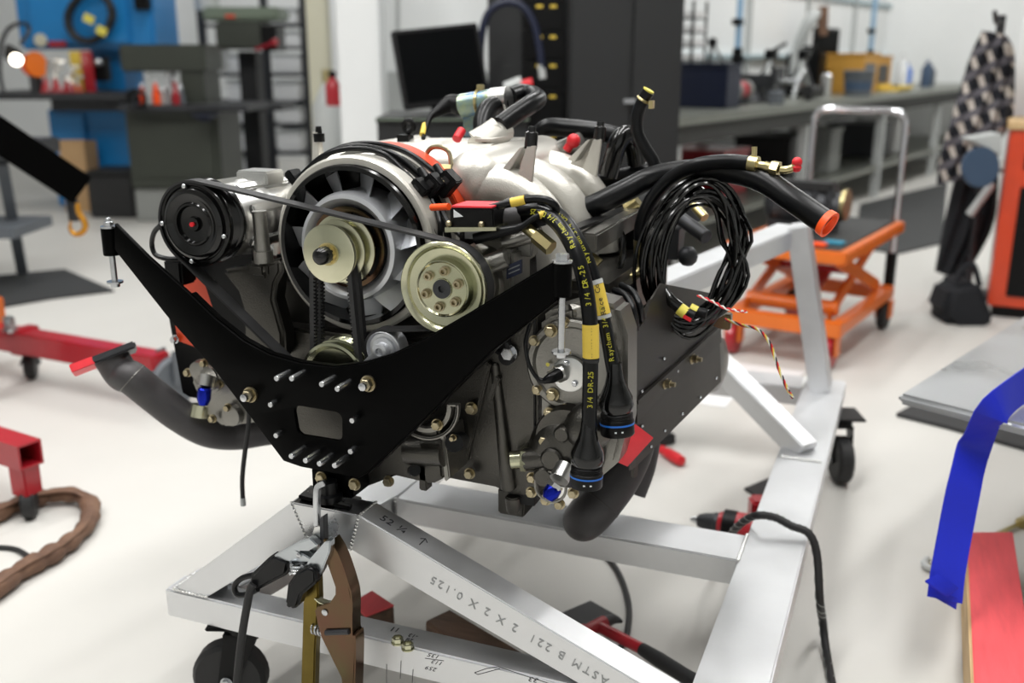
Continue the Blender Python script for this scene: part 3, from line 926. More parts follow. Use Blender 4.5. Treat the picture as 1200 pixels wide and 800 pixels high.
# --- compressor, drive pulley, idler and the ribbed belt around them
C1 = Vector((-1.012,1.226,0.8332))
comp = part('compressor_body', MB().lathe([(0, 0.050), (-0.01, 0.057), (-0.05, 0.058), (-0.055, 0.061), (-0.075, 0.061), (-0.08, 0.056), (-0.15, 0.055), (-0.16, 0.048)], C1 + Vector((0.008, 0.045, -0.004)), NY, 40), 'silver', eng)
cm = MB()
for a in (20, 60, 100, 330):
    u = Vector((math.cos(R(a)), 0, math.sin(R(a))))
    cm.bar(C1 + Vector((0.008, 0.055, -0.004)) + u * 0.058, C1 + Vector((0.008, 0.19, -0.004)) + u * 0.056, 0.016, 0.014, u)
cm.bb(C1 + Vector((-0.01, 0.12, 0.045)), C1 + Vector((0.05, 0.17, 0.068)))
part('body_rib', cm, 'silver', comp, bev=0.003)
part('mounting_lug', MB().lathe([(0, 0.0125), (0.05, 0.011), (0.075, 0.011)], (-0.9176,1.262,0.7778), (-0.03, 0, 1), 20).lathe([(-0.004, 0.015), (0.014, 0.015)], (-0.9176,1.262,0.7778), (-0.03, 0, 1), 20), 'cast_mid', comp)
clutch = part('compressor_clutch', MB().lathe([(-0.040, 0.030), (-0.040, 0.0645), (-0.034, 0.0665), (-0.030, 0.0645)] + [(-0.028 + 0.0022 * k, 0.0632 if k % 2 else 0.0612) for k in range(10)] + [(-0.005, 0.0665), (0.0, 0.0665), (0.003, 0.064), (0.003, 0.059), (0.001, 0.057), (0.001, 0.055), (0.006, 0.054), (0.0095, 0.049), (0.0095, 0.046), (0.006, 0.040), (0.0055, 0.034), (0.008, 0.032), (0.008, 0.029), (0.002, 0.027), (0.001, 0.012), (0.006, 0.010), (0.006, 0.0)], C1, NY, 64), 'black_shiny', comp)
for a in (100, 182, 262, 345):
    part('clutch_screw', MB().sph(C1 + Vector((0.058 * math.cos(R(a)), -0.006, 0.058 * math.sin(R(a)))), 0.0042, 10), 'bolt_steel', clutch)
part('clutch_bolt', MB().lathe([(0, 0.0038), (0.004, 0.0038)], C1 + Vector((0, -0.006, 0)), NY, 6), 'red', clutch)
part('clutch_lead', MB().tube([(-1.0969,1.25,0.8245), (-1.1229,1.26,0.8076), (-1.1393,1.27,0.7867), (-1.1346,1.27,0.7687), (-1.111,1.27,0.7634), (-1.0954,1.28,0.7627)], 0.0042, 8), 'rubber', comp)
part('clutch_foot', MB().bb((-1.1393,1.29,0.7562), (-1.1032,1.33,0.7134)), 'black_plastic', comp, bev=0.004)
brk = MB()
brk.prism([(-1.0112,1.27,0.7515), (-0.9548,1.27,0.7627), (-0.8934,1.27,0.7795), (-0.8935,1.27,0.7567), (-0.906,1.27,0.7367), (-0.9112,1.27,0.7116), (-0.8979,1.27,0.6575), (-0.8992,1.27,0.6179), (-0.9799,1.27,0.6088), (-0.9746,1.27,0.6495), (-0.9727,1.27,0.6893), (-0.9814,1.27,0.7192)], 1.272, 1.31)
brk.bb((-0.9513,1.262,0.7726), (-0.9165,1.3,0.7461))
part('compressor_bracket', brk, 'cast_dark', eng, bev=0.007, seg=3)
part('bracket_screw', MB().cyl((-1.026,1.28,0.7301), (-1.0108,1.255,0.7379), 0.003, n=8), 'bolt_steel', eng)
part('dark_gap_panel', MB().prism([(-1.1049,1.33,0.763), (-0.9878,1.33,0.7713), (-1.0153,1.33,0.5726), (-1.0605,1.33,0.613)], 1.33, 1.345).prism([(-0.9731,1.36,0.7613), (-0.6862,1.36,0.7822), (-0.601,1.36,0.6539), (-0.9699,1.36,0.5384)], 1.375, 1.39), 'black_plastic', eng)  # added black panels, extended upward so the gap below the compressor looks dark

C2 = Vector((-0.5887,1.214,0.7703))
dp = part('drive_pulley', MB().lathe([(-0.034, 0.030), (-0.034, 0.062), (-0.032, 0.064), (-0.030, 0.060), (-0.006, 0.060), (-0.004, 0.0655), (0.0, 0.0658), (0.0012, 0.0645), (-0.001, 0.059), (-0.007, 0.055), (-0.009, 0.0425), (-0.001, 0.0405), (0.0025, 0.040), (0.003, 0.0385), (0.001, 0.0365), (0.001, 0.015), (0.003, 0.0145), (0.003, 0.006), (-0.004, 0.0055), (-0.004, 0.0)], C2, NY, 64), 'zinc_gold', eng, label='gold zinc-plated drive pulley')
for k in range(6):
    a = R(60 * k + 20)
    q = C2 + Vector((0.026 * math.cos(a), -0.001, 0.026 * math.sin(a)))
    part('pulley_bolt', MB().lathe([(0, 0.0072), (0.002, 0.0072), (0.0022, 0.0058), (0.008, 0.0056), (0.008, 0.003), (0.004, 0.0028), (0.004, 0)], q, NY, 12), 'bolt', dp)
part('pulley_hub', MB().lathe([(0, 0.0135), (0.0045, 0.0135), (0.0045, 0.005), (0.001, 0.0048), (0.001, 0)], C2, NY, 24), 'steel_dark', dp)
IDc = Vector((-0.691,1.222,0.6681))
idl = part('idler', MB().lathe([(-0.026, 0.028), (0.0, 0.028), (0.001, 0.0265), (-0.003, 0.024), (-0.003, 0.019), (0.001, 0.018), (0.002, 0.013), (0.012, 0.012), (0.013, 0.0105), (0.013, 0.006), (0.008, 0.005), (0.008, 0)], IDc, NY, 40), 'fan_alu', eng)
part('idler_arm', MB().bar(IDc + Vector((0, -0.006, 0)), IDc + Vector((-0.03, -0.006, -0.03)), 0.016, 0.006, NY), 'fan_alu', idl, bev=0.002)
sp = arc(CK[0], CK[1], 0.0525, 232, 374, 24) + arc(IDc.x, IDc.z, 0.0315, 190, 82, 14) + arc(C2.x, C2.z, 0.061, 262, 442, 30) + arc(C1.x, C1.z, 0.0635, 82, 230, 30)
part('ribbed_belt', MB().loop_band(sp, 1.2215, 1.2445, 0.0035), 'belt', eng, label='long flat ribbed accessory belt')

# pump / alternator body behind the drive pulley, with blue data plate
alt = part('accessory_pump', MB().lathe([(0.0, 0.045), (-0.02, 0.05), (-0.08, 0.05), (-0.085, 0.04), (-0.13, 0.036)], C2 + Vector((0.02, 0.04, 0.0)), NY, 36).bb((-0.5363,1.27,0.8192), (-0.5061,1.34,0.7453)).bb((-0.5729,1.3,0.8313), (-0.5079,1.38,0.7916)), 'cast_mid', eng, bev=0.005)
part('pump_port', MB().cyl((-0.5409,1.262,0.7985), (-0.514,1.266,0.8095), 0.014, n=20).cyl((-0.529,1.29,0.8248), (-0.4749,1.3,0.8425), 0.011, n=16), 'cast_mid', alt)
dpl = part('data_plate', MB().prism([(-0.5137,1.265,0.7988), (-0.492,1.265,0.8089), (-0.4919,1.265,0.7896), (-0.5137,1.265,0.7793)], 1.2635, 1.2695), 'navy', alt)
part('plate_print', MB().prism([(-0.5103,1.263,0.7946), (-0.4937,1.263,0.8025), (-0.4937,1.263,0.8007), (-0.5103,1.263,0.7928)], 1.2628, 1.2634).prism([(-0.5103,1.263,0.7885), (-0.4937,1.263,0.7965), (-0.4937,1.263,0.7947), (-0.5103,1.263,0.7867)], 1.2628, 1.2634), 'ink_grey', dpl)
part('hydraulic_fitting', MB().cyl((-0.4726,1.27,0.8427), (-0.4472,1.262,0.8281), 0.011, n=6).cyl((-0.4916,1.28,0.8518), (-0.4669,1.268,0.8399), 0.008, n=14), 'brass', eng)

# --- intake manifold: two logs, six runners, cross pipes, lids
man = part('intake_plenum', MB().lathe([(0, 0.0), (0.003, 0.018), (0.010, 0.032), (0.022, 0.043), (0.04, 0.047), (0.34, 0.047), (0.37, 0.03), (0.375, 0)], (-0.6307,1.385,0.8948), (0, 1, 0), 36), 'cast_light', eng)
part('intake_plenum', MB().lathe([(0, 0.0), (0.010, 0.032), (0.022, 0.043), (0.04, 0.047), (0.34, 0.047), (0.37, 0.03), (0.375, 0)], (-0.90, 1.43, 0.885), (0, 1, 0), 36), 'cast_light', eng)
part('cross_plenum', MB().cyl((-0.89, 1.50, 0.895), (-0.62, 1.50, 0.905), 0.040, n=30).cyl((-0.89, 1.64, 0.895), (-0.62, 1.64, 0.905), 0.040, n=30).bb((-0.90, 1.48, 0.865), (-0.64, 1.68, 0.925)), 'cast_light', eng, bev=0.01)
XR = (-0.6307,1.385,0.8948)[0]
ZR = (-0.6307,1.385,0.8948)[2]
for k, y in enumerate((1.425, 1.545, 1.665)):
    part('intake_runner', MB().tube([(XR + 0.005, y, ZR - 0.012), (XR + 0.042, y, ZR - 0.008), (XR + 0.082, y, ZR - 0.022), (XR + 0.116, y, ZR - 0.056), (XR + 0.131, y, ZR - 0.10), (XR + 0.135, y, ZR - 0.145)], [0.035, 0.034, 0.0325, 0.031, 0.030, 0.030], 24, 8), 'cast_light', eng)
    part('intake_runner', MB().tube([(-0.905, y + .04, 0.875), (-0.945, y + .04, 0.865), (-0.975, y + .04, 0.84), (-0.995, y + .04, 0.80), (-1.005, y + .04, 0.76), (-1.01, y + .04, 0.72)], [0.040, 0.037, 0.033, 0.031, 0.030, 0.030], 20, 8), 'cast_light', eng)
part('plenum_lid', MB().lathe([(0, 0.034), (0.010, 0.034), (0.014, 0.030), (0.014, 0)], (-0.8567,1.55,0.9192), (0, 0, 1), 32), 'cast_light', eng, bev=0.001)
part('plenum_lid', MB().lathe([(0, 0.040), (0.010, 0.040), (0.014, 0.036), (0.014, 0)], (-0.7228,1.53,0.9184), (0, 0, 1), 32).cyl((-0.6683,1.52,0.9337), (-0.6556,1.6,0.959), 0.021, n=20).bb((-0.6655,1.5,0.9463), (-0.6368,1.6,0.951)), 'cast_light', eng, bev=0.001)
part('lifting_eye', MB().tube([(-0.703,1.4,0.9005), (-0.7037,1.4,0.9293), (-0.6931,1.4,0.944), (-0.6756,1.4,0.9445), (-0.6628,1.4,0.9346), (-0.6605,1.4,0.9023), (-0.6608,1.4,0.8839)], 0.0038, 8, 5), 'bolt', eng, label='gold wire lifting eye')
part('brass_valve', MB().cyl((-0.6792,1.4,0.9132), (-0.6588,1.4,0.9141), 0.007, n=6).sph((-0.6821,1.4,0.9118), 0.006, 10), 'brass', eng)
# gusset brackets with capped stems
for wall, web, fin, top, y in (([(-0.5516,1.41,0.9477), (-0.5447,1.41,0.9492), (-0.5737,1.41,0.9049), (-0.5863,1.41,0.9082)], [(-0.5619,1.44,0.9424), (-0.5479,1.44,0.9441), (-0.5589,1.44,0.8906), (-0.5931,1.44,0.8982)], [(-0.5406,1.41,0.9506), (-0.5257,1.41,0.9511), (-0.5334,1.41,0.881), (-0.5584,1.41,0.8979)], (-0.5376,1.42,0.9499), 1.41),
                               ([(-0.5063,1.6,0.9463), (-0.5004,1.6,0.9479), (-0.5279,1.6,0.9092), (-0.54,1.6,0.913)], [(-0.5142,1.63,0.941), (-0.5023,1.63,0.9428), (-0.5117,1.63,0.8927), (-0.5454,1.63,0.9029)], [(-0.496,1.6,0.948), (-0.4814,1.6,0.9484), (-0.4886,1.6,0.8854), (-0.5127,1.6,0.8985)], (-0.4888,1.61,0.9475), 1.60)):
    br = part('gusset_bracket', MB().prism(wall, y, y + 0.034), 'cast_light', eng, bev=0.001)
    part('gusset_web', MB().prism(web, y + 0.030, y + 0.034), 'cast_light', br)
    part('gusset_fin', MB().prism(fin, y, y + 0.005), 'cast_light', br, bev=0.001)
    part('stem_cap', MB().lathe([(-0.004, 0.0098), (0.020, 0.0098), (0.022, 0.0065), (0.029, 0.006), (0.030, 0)], top, (0.08, 0, 1), 18), 'black_shiny', br)
st = part('breather_stem', MB().lathe([(0, 0.011), (0.05, 0.0075)], (-0.9626,1.5,0.9037), (0, 0, 1), 16), 'cast_light', eng)
part('stem_cap', MB().lathe([(0, 0.010), (0.014, 0.010), (0.0145, 0.006), (0.026, 0.005), (0.027, 0)], (-0.9588,1.5,0.9374), (0, 0, 1), 16), 'black_plastic', st)

# idle valve and hoses on top of the manifold
iv = part('idle_valve', MB().cyl((-0.7607,1.66,0.9942), (-0.7012,1.66,1.004), 0.021, n=24), 'clear_fluid', eng)
part('valve_end', MB().cyl((-0.7012,1.66,1.004), (-0.6704,1.66,1.0074), 0.022, n=24), 'silver', iv)
part('valve_bracket', MB().bb((-0.7614,1.665,0.985), (-0.7284,1.68,0.9398)), 'clear_fluid', iv, bev=0.002)
part('hose_clamp', MB().torus((-0.7258,1.66,0.9992), (1, 0, 0.1), 0.0225, 0.003, 24, 6).bb((-0.7298,1.655,1.0315), (-0.7179,1.665,1.0211)), 'brass', iv, bev=0.001)
part('valve_plug', MB().tube([(-0.7607,1.66,0.9942), (-0.7825,1.66,0.9968), (-0.7968,1.64,0.9855), (-0.8041,1.62,0.9746), (-0.803,1.6,0.9552), (-0.7983,1.58,0.942)], [0.018, 0.017, 0.010, 0.005, 0.004, 0.004], 12), 'black_plastic', iv)
part('yellow_sleeve', MB().cyl((-0.8095,1.61,0.9632), (-0.8023,1.585,0.9474), 0.0055, n=10), 'yellow_label', iv)
part('air_hose', MB().tube([(-0.6551,1.58,0.966), (-0.6417,1.62,0.9838), (-0.6289,1.66,0.9994), (-0.6311,1.7,1.0065), (-0.656,1.74,1.0121), (-0.6792,1.74,1.0148), (-0.6865,1.7,1.0101)], 0.0165, 18, 8), 'rubber', eng, label='glossy black bent air hose')
part('air_hose', MB().tube([(-0.685,1.58,0.9482), (-0.6934,1.6,0.9752), (-0.6934,1.63,0.9938), (-0.6833,1.66,0.9985)], 0.0165, 16, 8), 'rubber', eng)
part('hose_stub', MB().tube([(-0.6858,1.56,0.9383), (-0.6713,1.57,0.9521), (-0.6567,1.58,0.9659)], [0.024, 0.020, 0.018], 18), 'cast_light', eng)
part('red_cap', MB().cyl((-0.7346,1.58,0.9425), (-0.7338,1.6,0.9555), 0.008, n=14), 'red', eng)
part('cross_hose', MB().tube([(-0.6711,1.8,0.925), (-0.6507,1.8,0.9493), (-0.6084,1.8,0.9504), (-0.5501,1.8,0.9457), (-0.4928,1.8,0.9334)], 0.017, 16), 'rubber', eng)
part('fuel_valve', MB().cyl((-0.5921,1.72,0.9167), (-0.5537,1.72,0.933), 0.018, n=18), 'cast_mid', eng)
part('red_cap', MB().sph((-0.5631,1.7,0.9357), 0.013, 12).cyl((-0.5756,1.7,0.919), (-0.5632,1.7,0.9372), 0.008, n=10), 'red', eng)
part('wire_bracket', MB().bb((-0.8716,1.62,0.9431), (-0.8478,1.64,0.9302)).torus((-0.8521,1.63,0.958), NY, 0.010, 0.005, 20, 8), 'black_plastic', eng)

# --- plug leads arching over the fan, their clips, and the coil box with red top
for a, b, c, d, e in (((-0.8675,1.3,0.9041), (-0.8264,1.305,0.9359), (-0.7772,1.31,0.9473), (-0.7243,1.31,0.9391), (-0.6804,1.31,0.9011)), ((-0.8744,1.32,0.9056), (-0.8344,1.33,0.9373), (-0.7844,1.335,0.9488), (-0.7236,1.335,0.9382), (-0.668,1.33,0.9032)),
                      ((-0.8795,1.34,0.9073), (-0.8391,1.355,0.939), (-0.7869,1.36,0.9506), (-0.7194,1.36,0.9413), (-0.6538,1.35,0.9066)), ((-0.8554,1.3,0.9033), (-0.8244,1.32,0.9244), (-0.7793,1.325,0.9346), (-0.7304,1.32,0.9242), (-0.6891,1.31,0.8932))):
    part('plug_lead', MB().tube([a, b, c, d, e], 0.0042, 10, 8), 'rubber', eng)
part('lead_clip', MB().box((-0.8754,1.3,0.9012), (0.012, 0.03, 0.026), ry=R(-40)), 'black_plastic', eng, bev=0.002)
for q in ((-0.6712,1.305,0.8884), (-0.6574,1.325,0.8942), (-0.6418,1.345,0.8976)):
    lc = part('lead_connector', MB().box(q, (0.027, 0.026, 0.036), ry=R(42)), 'black_plastic', eng, bev=0.002)
    part('connector_clip', MB().box(Vector(q) + Vector((0.0, -0.012, 0.002)), (0.012, 0.006, 0.020), ry=R(42)), 'rubber_matt', lc, bev=0.001)
    part('connector_boot', MB().cyl(Vector(q) + Vector((-0.012, 0.004, 0.012)), Vector(q) + Vector((-0.022, 0.006, 0.026)), 0.0075, 0.005, n=12), 'rubber', lc)
bolt((-0.6439,1.335,0.9012), (0.3, -0.6, 0.7), 0.005, 0.006, eng)
tn = part('orange_tin', MB().prism([(x, 0, z) for x, z in arc(F.x, F.z, 0.130, 15, 100, 24) + arc(F.x, F.z, 0.1445, 100, 15, 24)], 1.365, 1.40), 'orange_tin', eng, bev=0.002)
part('tin_screw', MB().hexa((F.x + 0.138 * math.cos(R(42)), 1.364, F.z + 0.138 * math.sin(R(42))), NY, 0.006, 0.006), 'brass', tn)
part('duct_edge', MB().lathe([(0, 0.1315), (0, 0.139), (-0.012, 0.139), (-0.012, 0.1315)], (F.x, 1.345, F.z), NY, 64, closed=True), 'cast_light', eng)
part('wire_bundle', MB().tube([(-0.6699,1.31,0.8791), (-0.6542,1.3,0.8588), (-0.6415,1.29,0.8385), (-0.6386,1.3,0.8169)], 0.004, 8).tube([(-0.6594,1.32,0.8834), (-0.6425,1.31,0.8605), (-0.6325,1.3,0.8413), (-0.6331,1.3,0.8148)], 0.004, 8).tube([(-0.6519,1.33,0.8724), (-0.6187,1.3,0.8458), (-0.5953,1.29,0.8315)], 0.004, 8), 'rubber', eng)
cb = part('coil_box', MB().prism([(-0.5932,1.25,0.8776), (-0.5276,1.25,0.88), (-0.5264,1.25,0.8531), (-0.5937,1.25,0.8489)], 1.25, 1.305), 'black_plastic', eng, bev=0.002)
part('box_top', MB().prism([(-0.5911,1.25,0.8801), (-0.5301,1.25,0.8822), (-0.5301,1.25,0.8799), (-0.5912,1.25,0.8775)], 1.2515, 1.303), 'red_tape', cb, label='bright red sealed box top')
part('box_base', MB().prism([(-0.5979,1.245,0.8506), (-0.5205,1.245,0.8554), (-0.5206,1.245,0.8507), (-0.598,1.245,0.8434)], 1.243, 1.31), 'zinc_gold', cb)
for q in ((-0.5935,1.247,0.8554), (-0.5442,1.247,0.8572)):
    part('box_screw', MB().sph(q, 0.005, 10), 'bolt', cb)
part('red_lead', MB().cyl((-0.6358,1.28,0.8712), (-0.6039,1.27,0.8755), 0.005, n=12), 'orange_plastic', cb)
part('white_sticker', MB().prism([(-0.5866,1.247,0.8748), (-0.5724,1.247,0.8662), (-0.5868,1.247,0.8641)], 1.2485, 1.2495), 'white_plain', cb)
part('throttle_pipe', MB().cyl((-0.5461,1.3,0.8551), (-0.5083,1.31,0.8607), 0.022, n=20), 'header', eng)
part('support_bracket', MB().bb((-0.5122,1.3,0.8523), (-0.4899,1.31,0.8056)), 'cast_mid', eng, bev=0.002)

# --- the sheathed harness: two legs with connectors hanging down the front
VIEW = Vector((0.371, -0.928, 0.15)).normalized()
LEG_A = [(-0.524,1.31,0.8647), (-0.4841,1.29,0.8722), (-0.4498,1.275,0.8657), (-0.4165,1.25,0.8416), (-0.3929,1.235,0.8011), (-0.3806,1.23,0.7451), (-0.3766,1.225,0.6899), (-0.3755,1.222,0.6305), (-0.3751,1.22,0.5881)]
LEG_B = [(-0.5267,1.33,0.8691), (-0.482,1.315,0.8784), (-0.4411,1.3,0.8613), (-0.4108,1.285,0.8278), (-0.3884,1.275,0.7839), (-0.3722,1.27,0.7326), (-0.3582,1.265,0.6746), (-0.3506,1.263,0.6428)]
har = part('wiring_harness', MB().tube([(-0.5587,1.33,0.8474), (-0.53,1.325,0.861), (-0.5025,1.315,0.8676), (-0.4739,1.3,0.869)], [0.020, 0.024, 0.025, 0.018], 18), 'rubber', eng, label='black sheathed harness with two hanging connector legs')
part('leg_sheath', MB().tube(LEG_A, 0.0105, 16, 8), 'rubber', har)
part('leg_sheath', MB().tube(LEG_B, 0.0095, 16, 8), 'rubber', har)
part('harness_band', MB().torus((-0.5182,1.322,0.8597), (1, 0.1, 0.1), 0.024, 0.004, 24, 8).torus((-0.5083,1.32,0.8617), (1, 0.1, 0), 0.0245, 0.003, 24, 8), 'rubber', har)


def sleeve(p0, p1, r, m='yellow_label'):
    return part('label_sleeve', MB().cyl(p0, p1, r, n=18), m, har)


def print_along(path, body, size, r, i0, step, mname, parent, flip=False):
    """lettering set letter by letter along a cable, on the side that faces out"""
    P = crom(path, 24)
    L = [0]
    for i in range(1, len(P)):
        L.append(L[-1] + (P[i] - P[i - 1]).length)
    mbx = MB()
    s = i0
    for chh in body:
        if s > L[-1]:
            break
        k = min(next((j for j in range(len(L)) if L[j] >= s), len(L) - 1), len(P) - 2)
        t = (P[k + 1] - P[max(k - 1, 0)]).normalized()
        nrm = (VIEW - t * VIEW.dot(t)).normalized()
        if chh != ' ':
            tm = text_mesh(chh, size, basis(P[k] + nrm * (r + 0.0003), t, nrm.cross(t)), 0.0002)
            mbx.v += tm.v
            n0 = len(mbx.v) - len(tm.v)
            mbx.f += [tuple(i + n0 for i in f) for f in tm.f]
        s += step
    return part('cable_print', mbx, mname, parent)


print_along([Vector(p) for p in LEG_A[::-1]], '   3/4 DR-25               3/4 DR-25    Raychem 3/4 DR-25', 0.0105, 0.0105, 0.02, 0.0058, 'yellow_print', har)
print_along([Vector(p) for p in LEG_B[::-1]], '     Raychem 3/4 DR          Raychem 3/4 DR-25', 0.0100, 0.0095, 0.01, 0.0056, 'yellow_print', har)
sa = sleeve((-0.3791,1.2295,0.736), (-0.376,1.225,0.6912), 0.0114)
part('cable_band', MB().cyl((-0.376,1.225,0.6912), (-0.3764,1.2248,0.6864), 0.0116, n=18), 'rubber_matt', har)
sb = sleeve((-0.3863,1.2745,0.7806), (-0.3739,1.271,0.7406), 0.0104)
part('cable_band', MB().cyl((-0.3739,1.271,0.7406), (-0.3726,1.271,0.7359), 0.0106, n=18), 'pale_grey', har)
part('cable_band', MB().cyl((-0.3884,1.275,0.7863), (-0.3863,1.2745,0.7806), 0.0106, n=18), 'pale_grey', har)
print_along([(-0.374,1.271,0.7418), (-0.3797,1.2725,0.759), (-0.3863,1.2745,0.7795)], 'Race Co', 0.0105, 0.0106, 0.001, 0.0062, 'ink', sb)
print_along([(-0.376,1.225,0.6924), (-0.3777,1.227,0.7131), (-0.379,1.2295,0.7324)], '-- ---- ----', 0.0055, 0.0116, 0.001, 0.0038, 'ink', sa)


def connector(p, d, s, parent):
    p, d = Vector(p), Vector(d).normalized()
    k = part('connector_boot', MB().lathe([(0, 0.0105 * s), (0.018 * s, 0.012 * s), (0.030 * s, 0.015 * s), (0.050 * s, 0.024 * s), (0.062 * s, 0.0255 * s), (0.070 * s, 0.0225 * s), (0.073 * s, 0.021 * s)], p, d, 32), 'black_shiny', parent)
    rg = MB().lathe([(0.072 * s, 0.0215 * s)] + [(0.073 * s + 0.0012 * i, (0.0235 if i % 2 else 0.0228) * s) for i in range(8)] + [(0.083 * s, 0.0245 * s), (0.103 * s, 0.0245 * s), (0.105 * s, 0.023 * s), (0.105 * s, 0.020 * s), (0.100 * s, 0.019 * s), (0.1, 0.0)], p, d, 40)
    part('connector_shell', rg, 'black_plastic', k)
    part('blue_band', MB().lathe([(0.0865 * s, 0.0248 * s), (0.0890 * s, 0.0248 * s)], p, d, 40), 'blue_ring', k)
    return k


def marks(p, d, s, parent):
    p, d = Vector(p), Vector(d).normalized()
    nrm = (VIEW - d * VIEW.dot(d)).normalized()
    M_ = basis(p + d * 0.096 * s + nrm * 0.0242 * s, d.cross(nrm), -d)
    return part('connector_print', MB(M_).bb((-0.006, -0.001, 0), (-0.003, 0.001, 0.001)).bb((0.0, -0.001, 0), (0.006, 0.001, 0.001)), 'white_plain', parent)


k1 = connector((-0.3759,1.221,0.6062), Vector((-0.3757,1.215,0.5207)) - Vector((-0.3759,1.221,0.6062)), 0.93, har)
marks((-0.3759,1.221,0.6062), Vector((-0.3757,1.215,0.5207)) - Vector((-0.3759,1.221,0.6062)), 0.93, k1)
k2 = connector((-0.3548,1.266,0.6747), Vector((-0.3444,1.258,0.5662)) - Vector((-0.3548,1.266,0.6747)), 0.97, har)
marks((-0.3548,1.266,0.6747), Vector((-0.3444,1.258,0.5662)) - Vector((-0.3548,1.266,0.6747)), 0.97, k2)
thin = part('branch_loom', MB().tube([(-0.5424,1.27,0.8765), (-0.5125,1.275,0.8845), (-0.4804,1.28,0.8914), (-0.4568,1.28,0.8891), (-0.4486,1.285,0.8784), (-0.4589,1.29,0.8689)], 0.0058, 10).tube([(-0.5583,1.255,0.8348), (-0.5238,1.262,0.8455), (-0.4945,1.268,0.8535), (-0.4736,1.272,0.8683), (-0.4554,1.28,0.874)], [0.008, 0.008, 0.005, 0.004, 0.004], 10), 'rubber', har)
part('label_sleeve', MB().cyl((-0.5106,1.2735,0.8854), (-0.4916,1.2765,0.8901), 0.0066, n=14).cyl((-0.4684,1.2715,0.8704), (-0.4605,1.277,0.8736), 0.0050, n=12), 'yellow_label', har)

# --- side of the engine: fuel rail, hoses, cylinder shields
part('injector_rail', MB().bar((-0.4492,1.43,0.8065), (-0.4358,1.72,0.8177), 0.03, 0.03), 'cast_mid', eng, bev=0.003)
part('rail_strip', MB().bar((-0.468,1.42,0.829), (-0.4516,1.72,0.8259), 0.02, 0.005), 'black_plastic', eng)
part('head_cover', MB().bb((-0.53, 1.42, 0.66), (-0.40, 1.78, 0.745)), 'cast_dark', eng, bev=0.015)
part('head_cover', MB().bb((-1.13, 1.42, 0.55), (-1.0, 1.78, 0.745)), 'cast_dark', eng, bev=0.015)
part('cylinder_bank', MB().bb((-0.56, 1.44, 0.55), (-0.40, 1.76, 0.68)), 'cast_dark', eng, bev=0.01)
for a, b, c, d in (((-0.4046,1.4,0.7332), (-0.387,1.38,0.7341), (-0.3666,1.36,0.715), (-0.363,1.37,0.6792)), ((-0.4013,1.42,0.7397), (-0.3771,1.4,0.737), (-0.3593,1.38,0.7186), (-0.3595,1.4,0.6822)), ((-0.3965,1.44,0.7438), (-0.3722,1.42,0.7396), (-0.3557,1.4,0.722), (-0.3571,1.42,0.688)), ((-0.4121,1.39,0.7296), (-0.3888,1.36,0.7282), (-0.3697,1.35,0.7005), (-0.365,1.36,0.6661))):
    part('plug_lead', MB().tube([a, b, c, d], 0.0052, 10, 8), 'rubber', eng)
# sheet metal shield
P0, P1, P2, P3 = (Vector(p) for p in ((-0.3569,1.38,0.6851), (-0.2966,1.72,0.6764), (-0.2829,1.72,0.5169), (-0.3495,1.385,0.4738)))
Pa, Pb = Vector((-0.3532,1.4,0.7222)), Vector((-0.3478,1.46,0.733))
dx = (P1 - P0).normalized()
nrm = (P1 - P0).cross(P3 - P0).normalized()
if nrm.x < 0:
    nrm = -nrm
shield = part('heat_shield', MB().loft([P0, Vector((-0.3511,1.42,0.7019)), Vector((-0.3503,1.45,0.7243)), Vector((-0.3484,1.5,0.7379)), P1, P2, P3], -nrm * 0.003), 'sheet', eng, label='dark riveted sheet-metal shield on the engine side')
part('shield_return', MB().loft([P0, P3, P3 + Vector((-0.004, -0.022, 0.002)), P0 + Vector((-0.004, -0.022, 0.012))], -nrm * 0.002 + Vector((0, 0.002, 0))).loft([Vector((-0.3704,1.4,0.6943)), Vector((-0.3511,1.42,0.7019)), P0, Vector((-0.3658,1.37,0.6854))], (0, 0.003, 0)).loft([Vector((-0.3511,1.42,0.7019)), Vector((-0.3503,1.45,0.7243)), Vector((-0.3544,1.44,0.7235)), Vector((-0.3564,1.41,0.7038))], (0, 0.003, 0)), 'sheet', shield)
r0, r1 = P0.lerp(P3, 0.50), P1.lerp(P2, 0.36)
part('shield_rib', MB().bar(r0 + nrm * 0.002, r1 + nrm * 0.002, 0.006, 0.006, nrm), 'sheet', shield)
part('shield_strip', MB().loft([r0 + nrm * 0.001, r1 + nrm * 0.001, r1 + nrm * 0.001 + (P2 - P1) * 0.18, r0 + nrm * 0.001 + (P3 - P0) * 0.16], nrm * 0.002), 'sheet', shield)
for u, v in ((0.06, 0.45), (0.30, 0.31), (0.52, 0.20), (0.82, 0.18), (0.45, 0.50), (0.72, 0.42), (0.06, 0.72), (0.30, 0.93), (0.50, 0.93), (0.72, 0.94), (0.93, 0.90), (0.15, 0.95)):
    q = P0.lerp(P1, u).lerp(P3.lerp(P2, u), v)
    part('rivet', MB().sph(q + nrm * 0.001, 0.003, 8), 'bolt_steel', shield)
for u in (0.30, 0.62):
    q = r0.lerp(r1, u) + (P3 - P0) * 0.05
    part('shield_nut', MB().lathe([(0, 0.010), (0.002, 0.010)], q + nrm * 0.002, nrm, 16).lathe([(0.002, 0.007), (0.010, 0.007)], q + nrm * 0.002, nrm, 6).lathe([(0.01, 0.004), (0.018, 0.004)], q + nrm * 0.002, nrm, 10), 'bolt', shield)
part('red_tape', MB().loft([(-0.3853,1.33,0.5471), (-0.3507,1.38,0.5452), (-0.3248,1.385,0.5264), (-0.3565,1.36,0.4854), (-0.387,1.33,0.5103)], (0, 0.002, -0.003)), 'red_tape', eng)
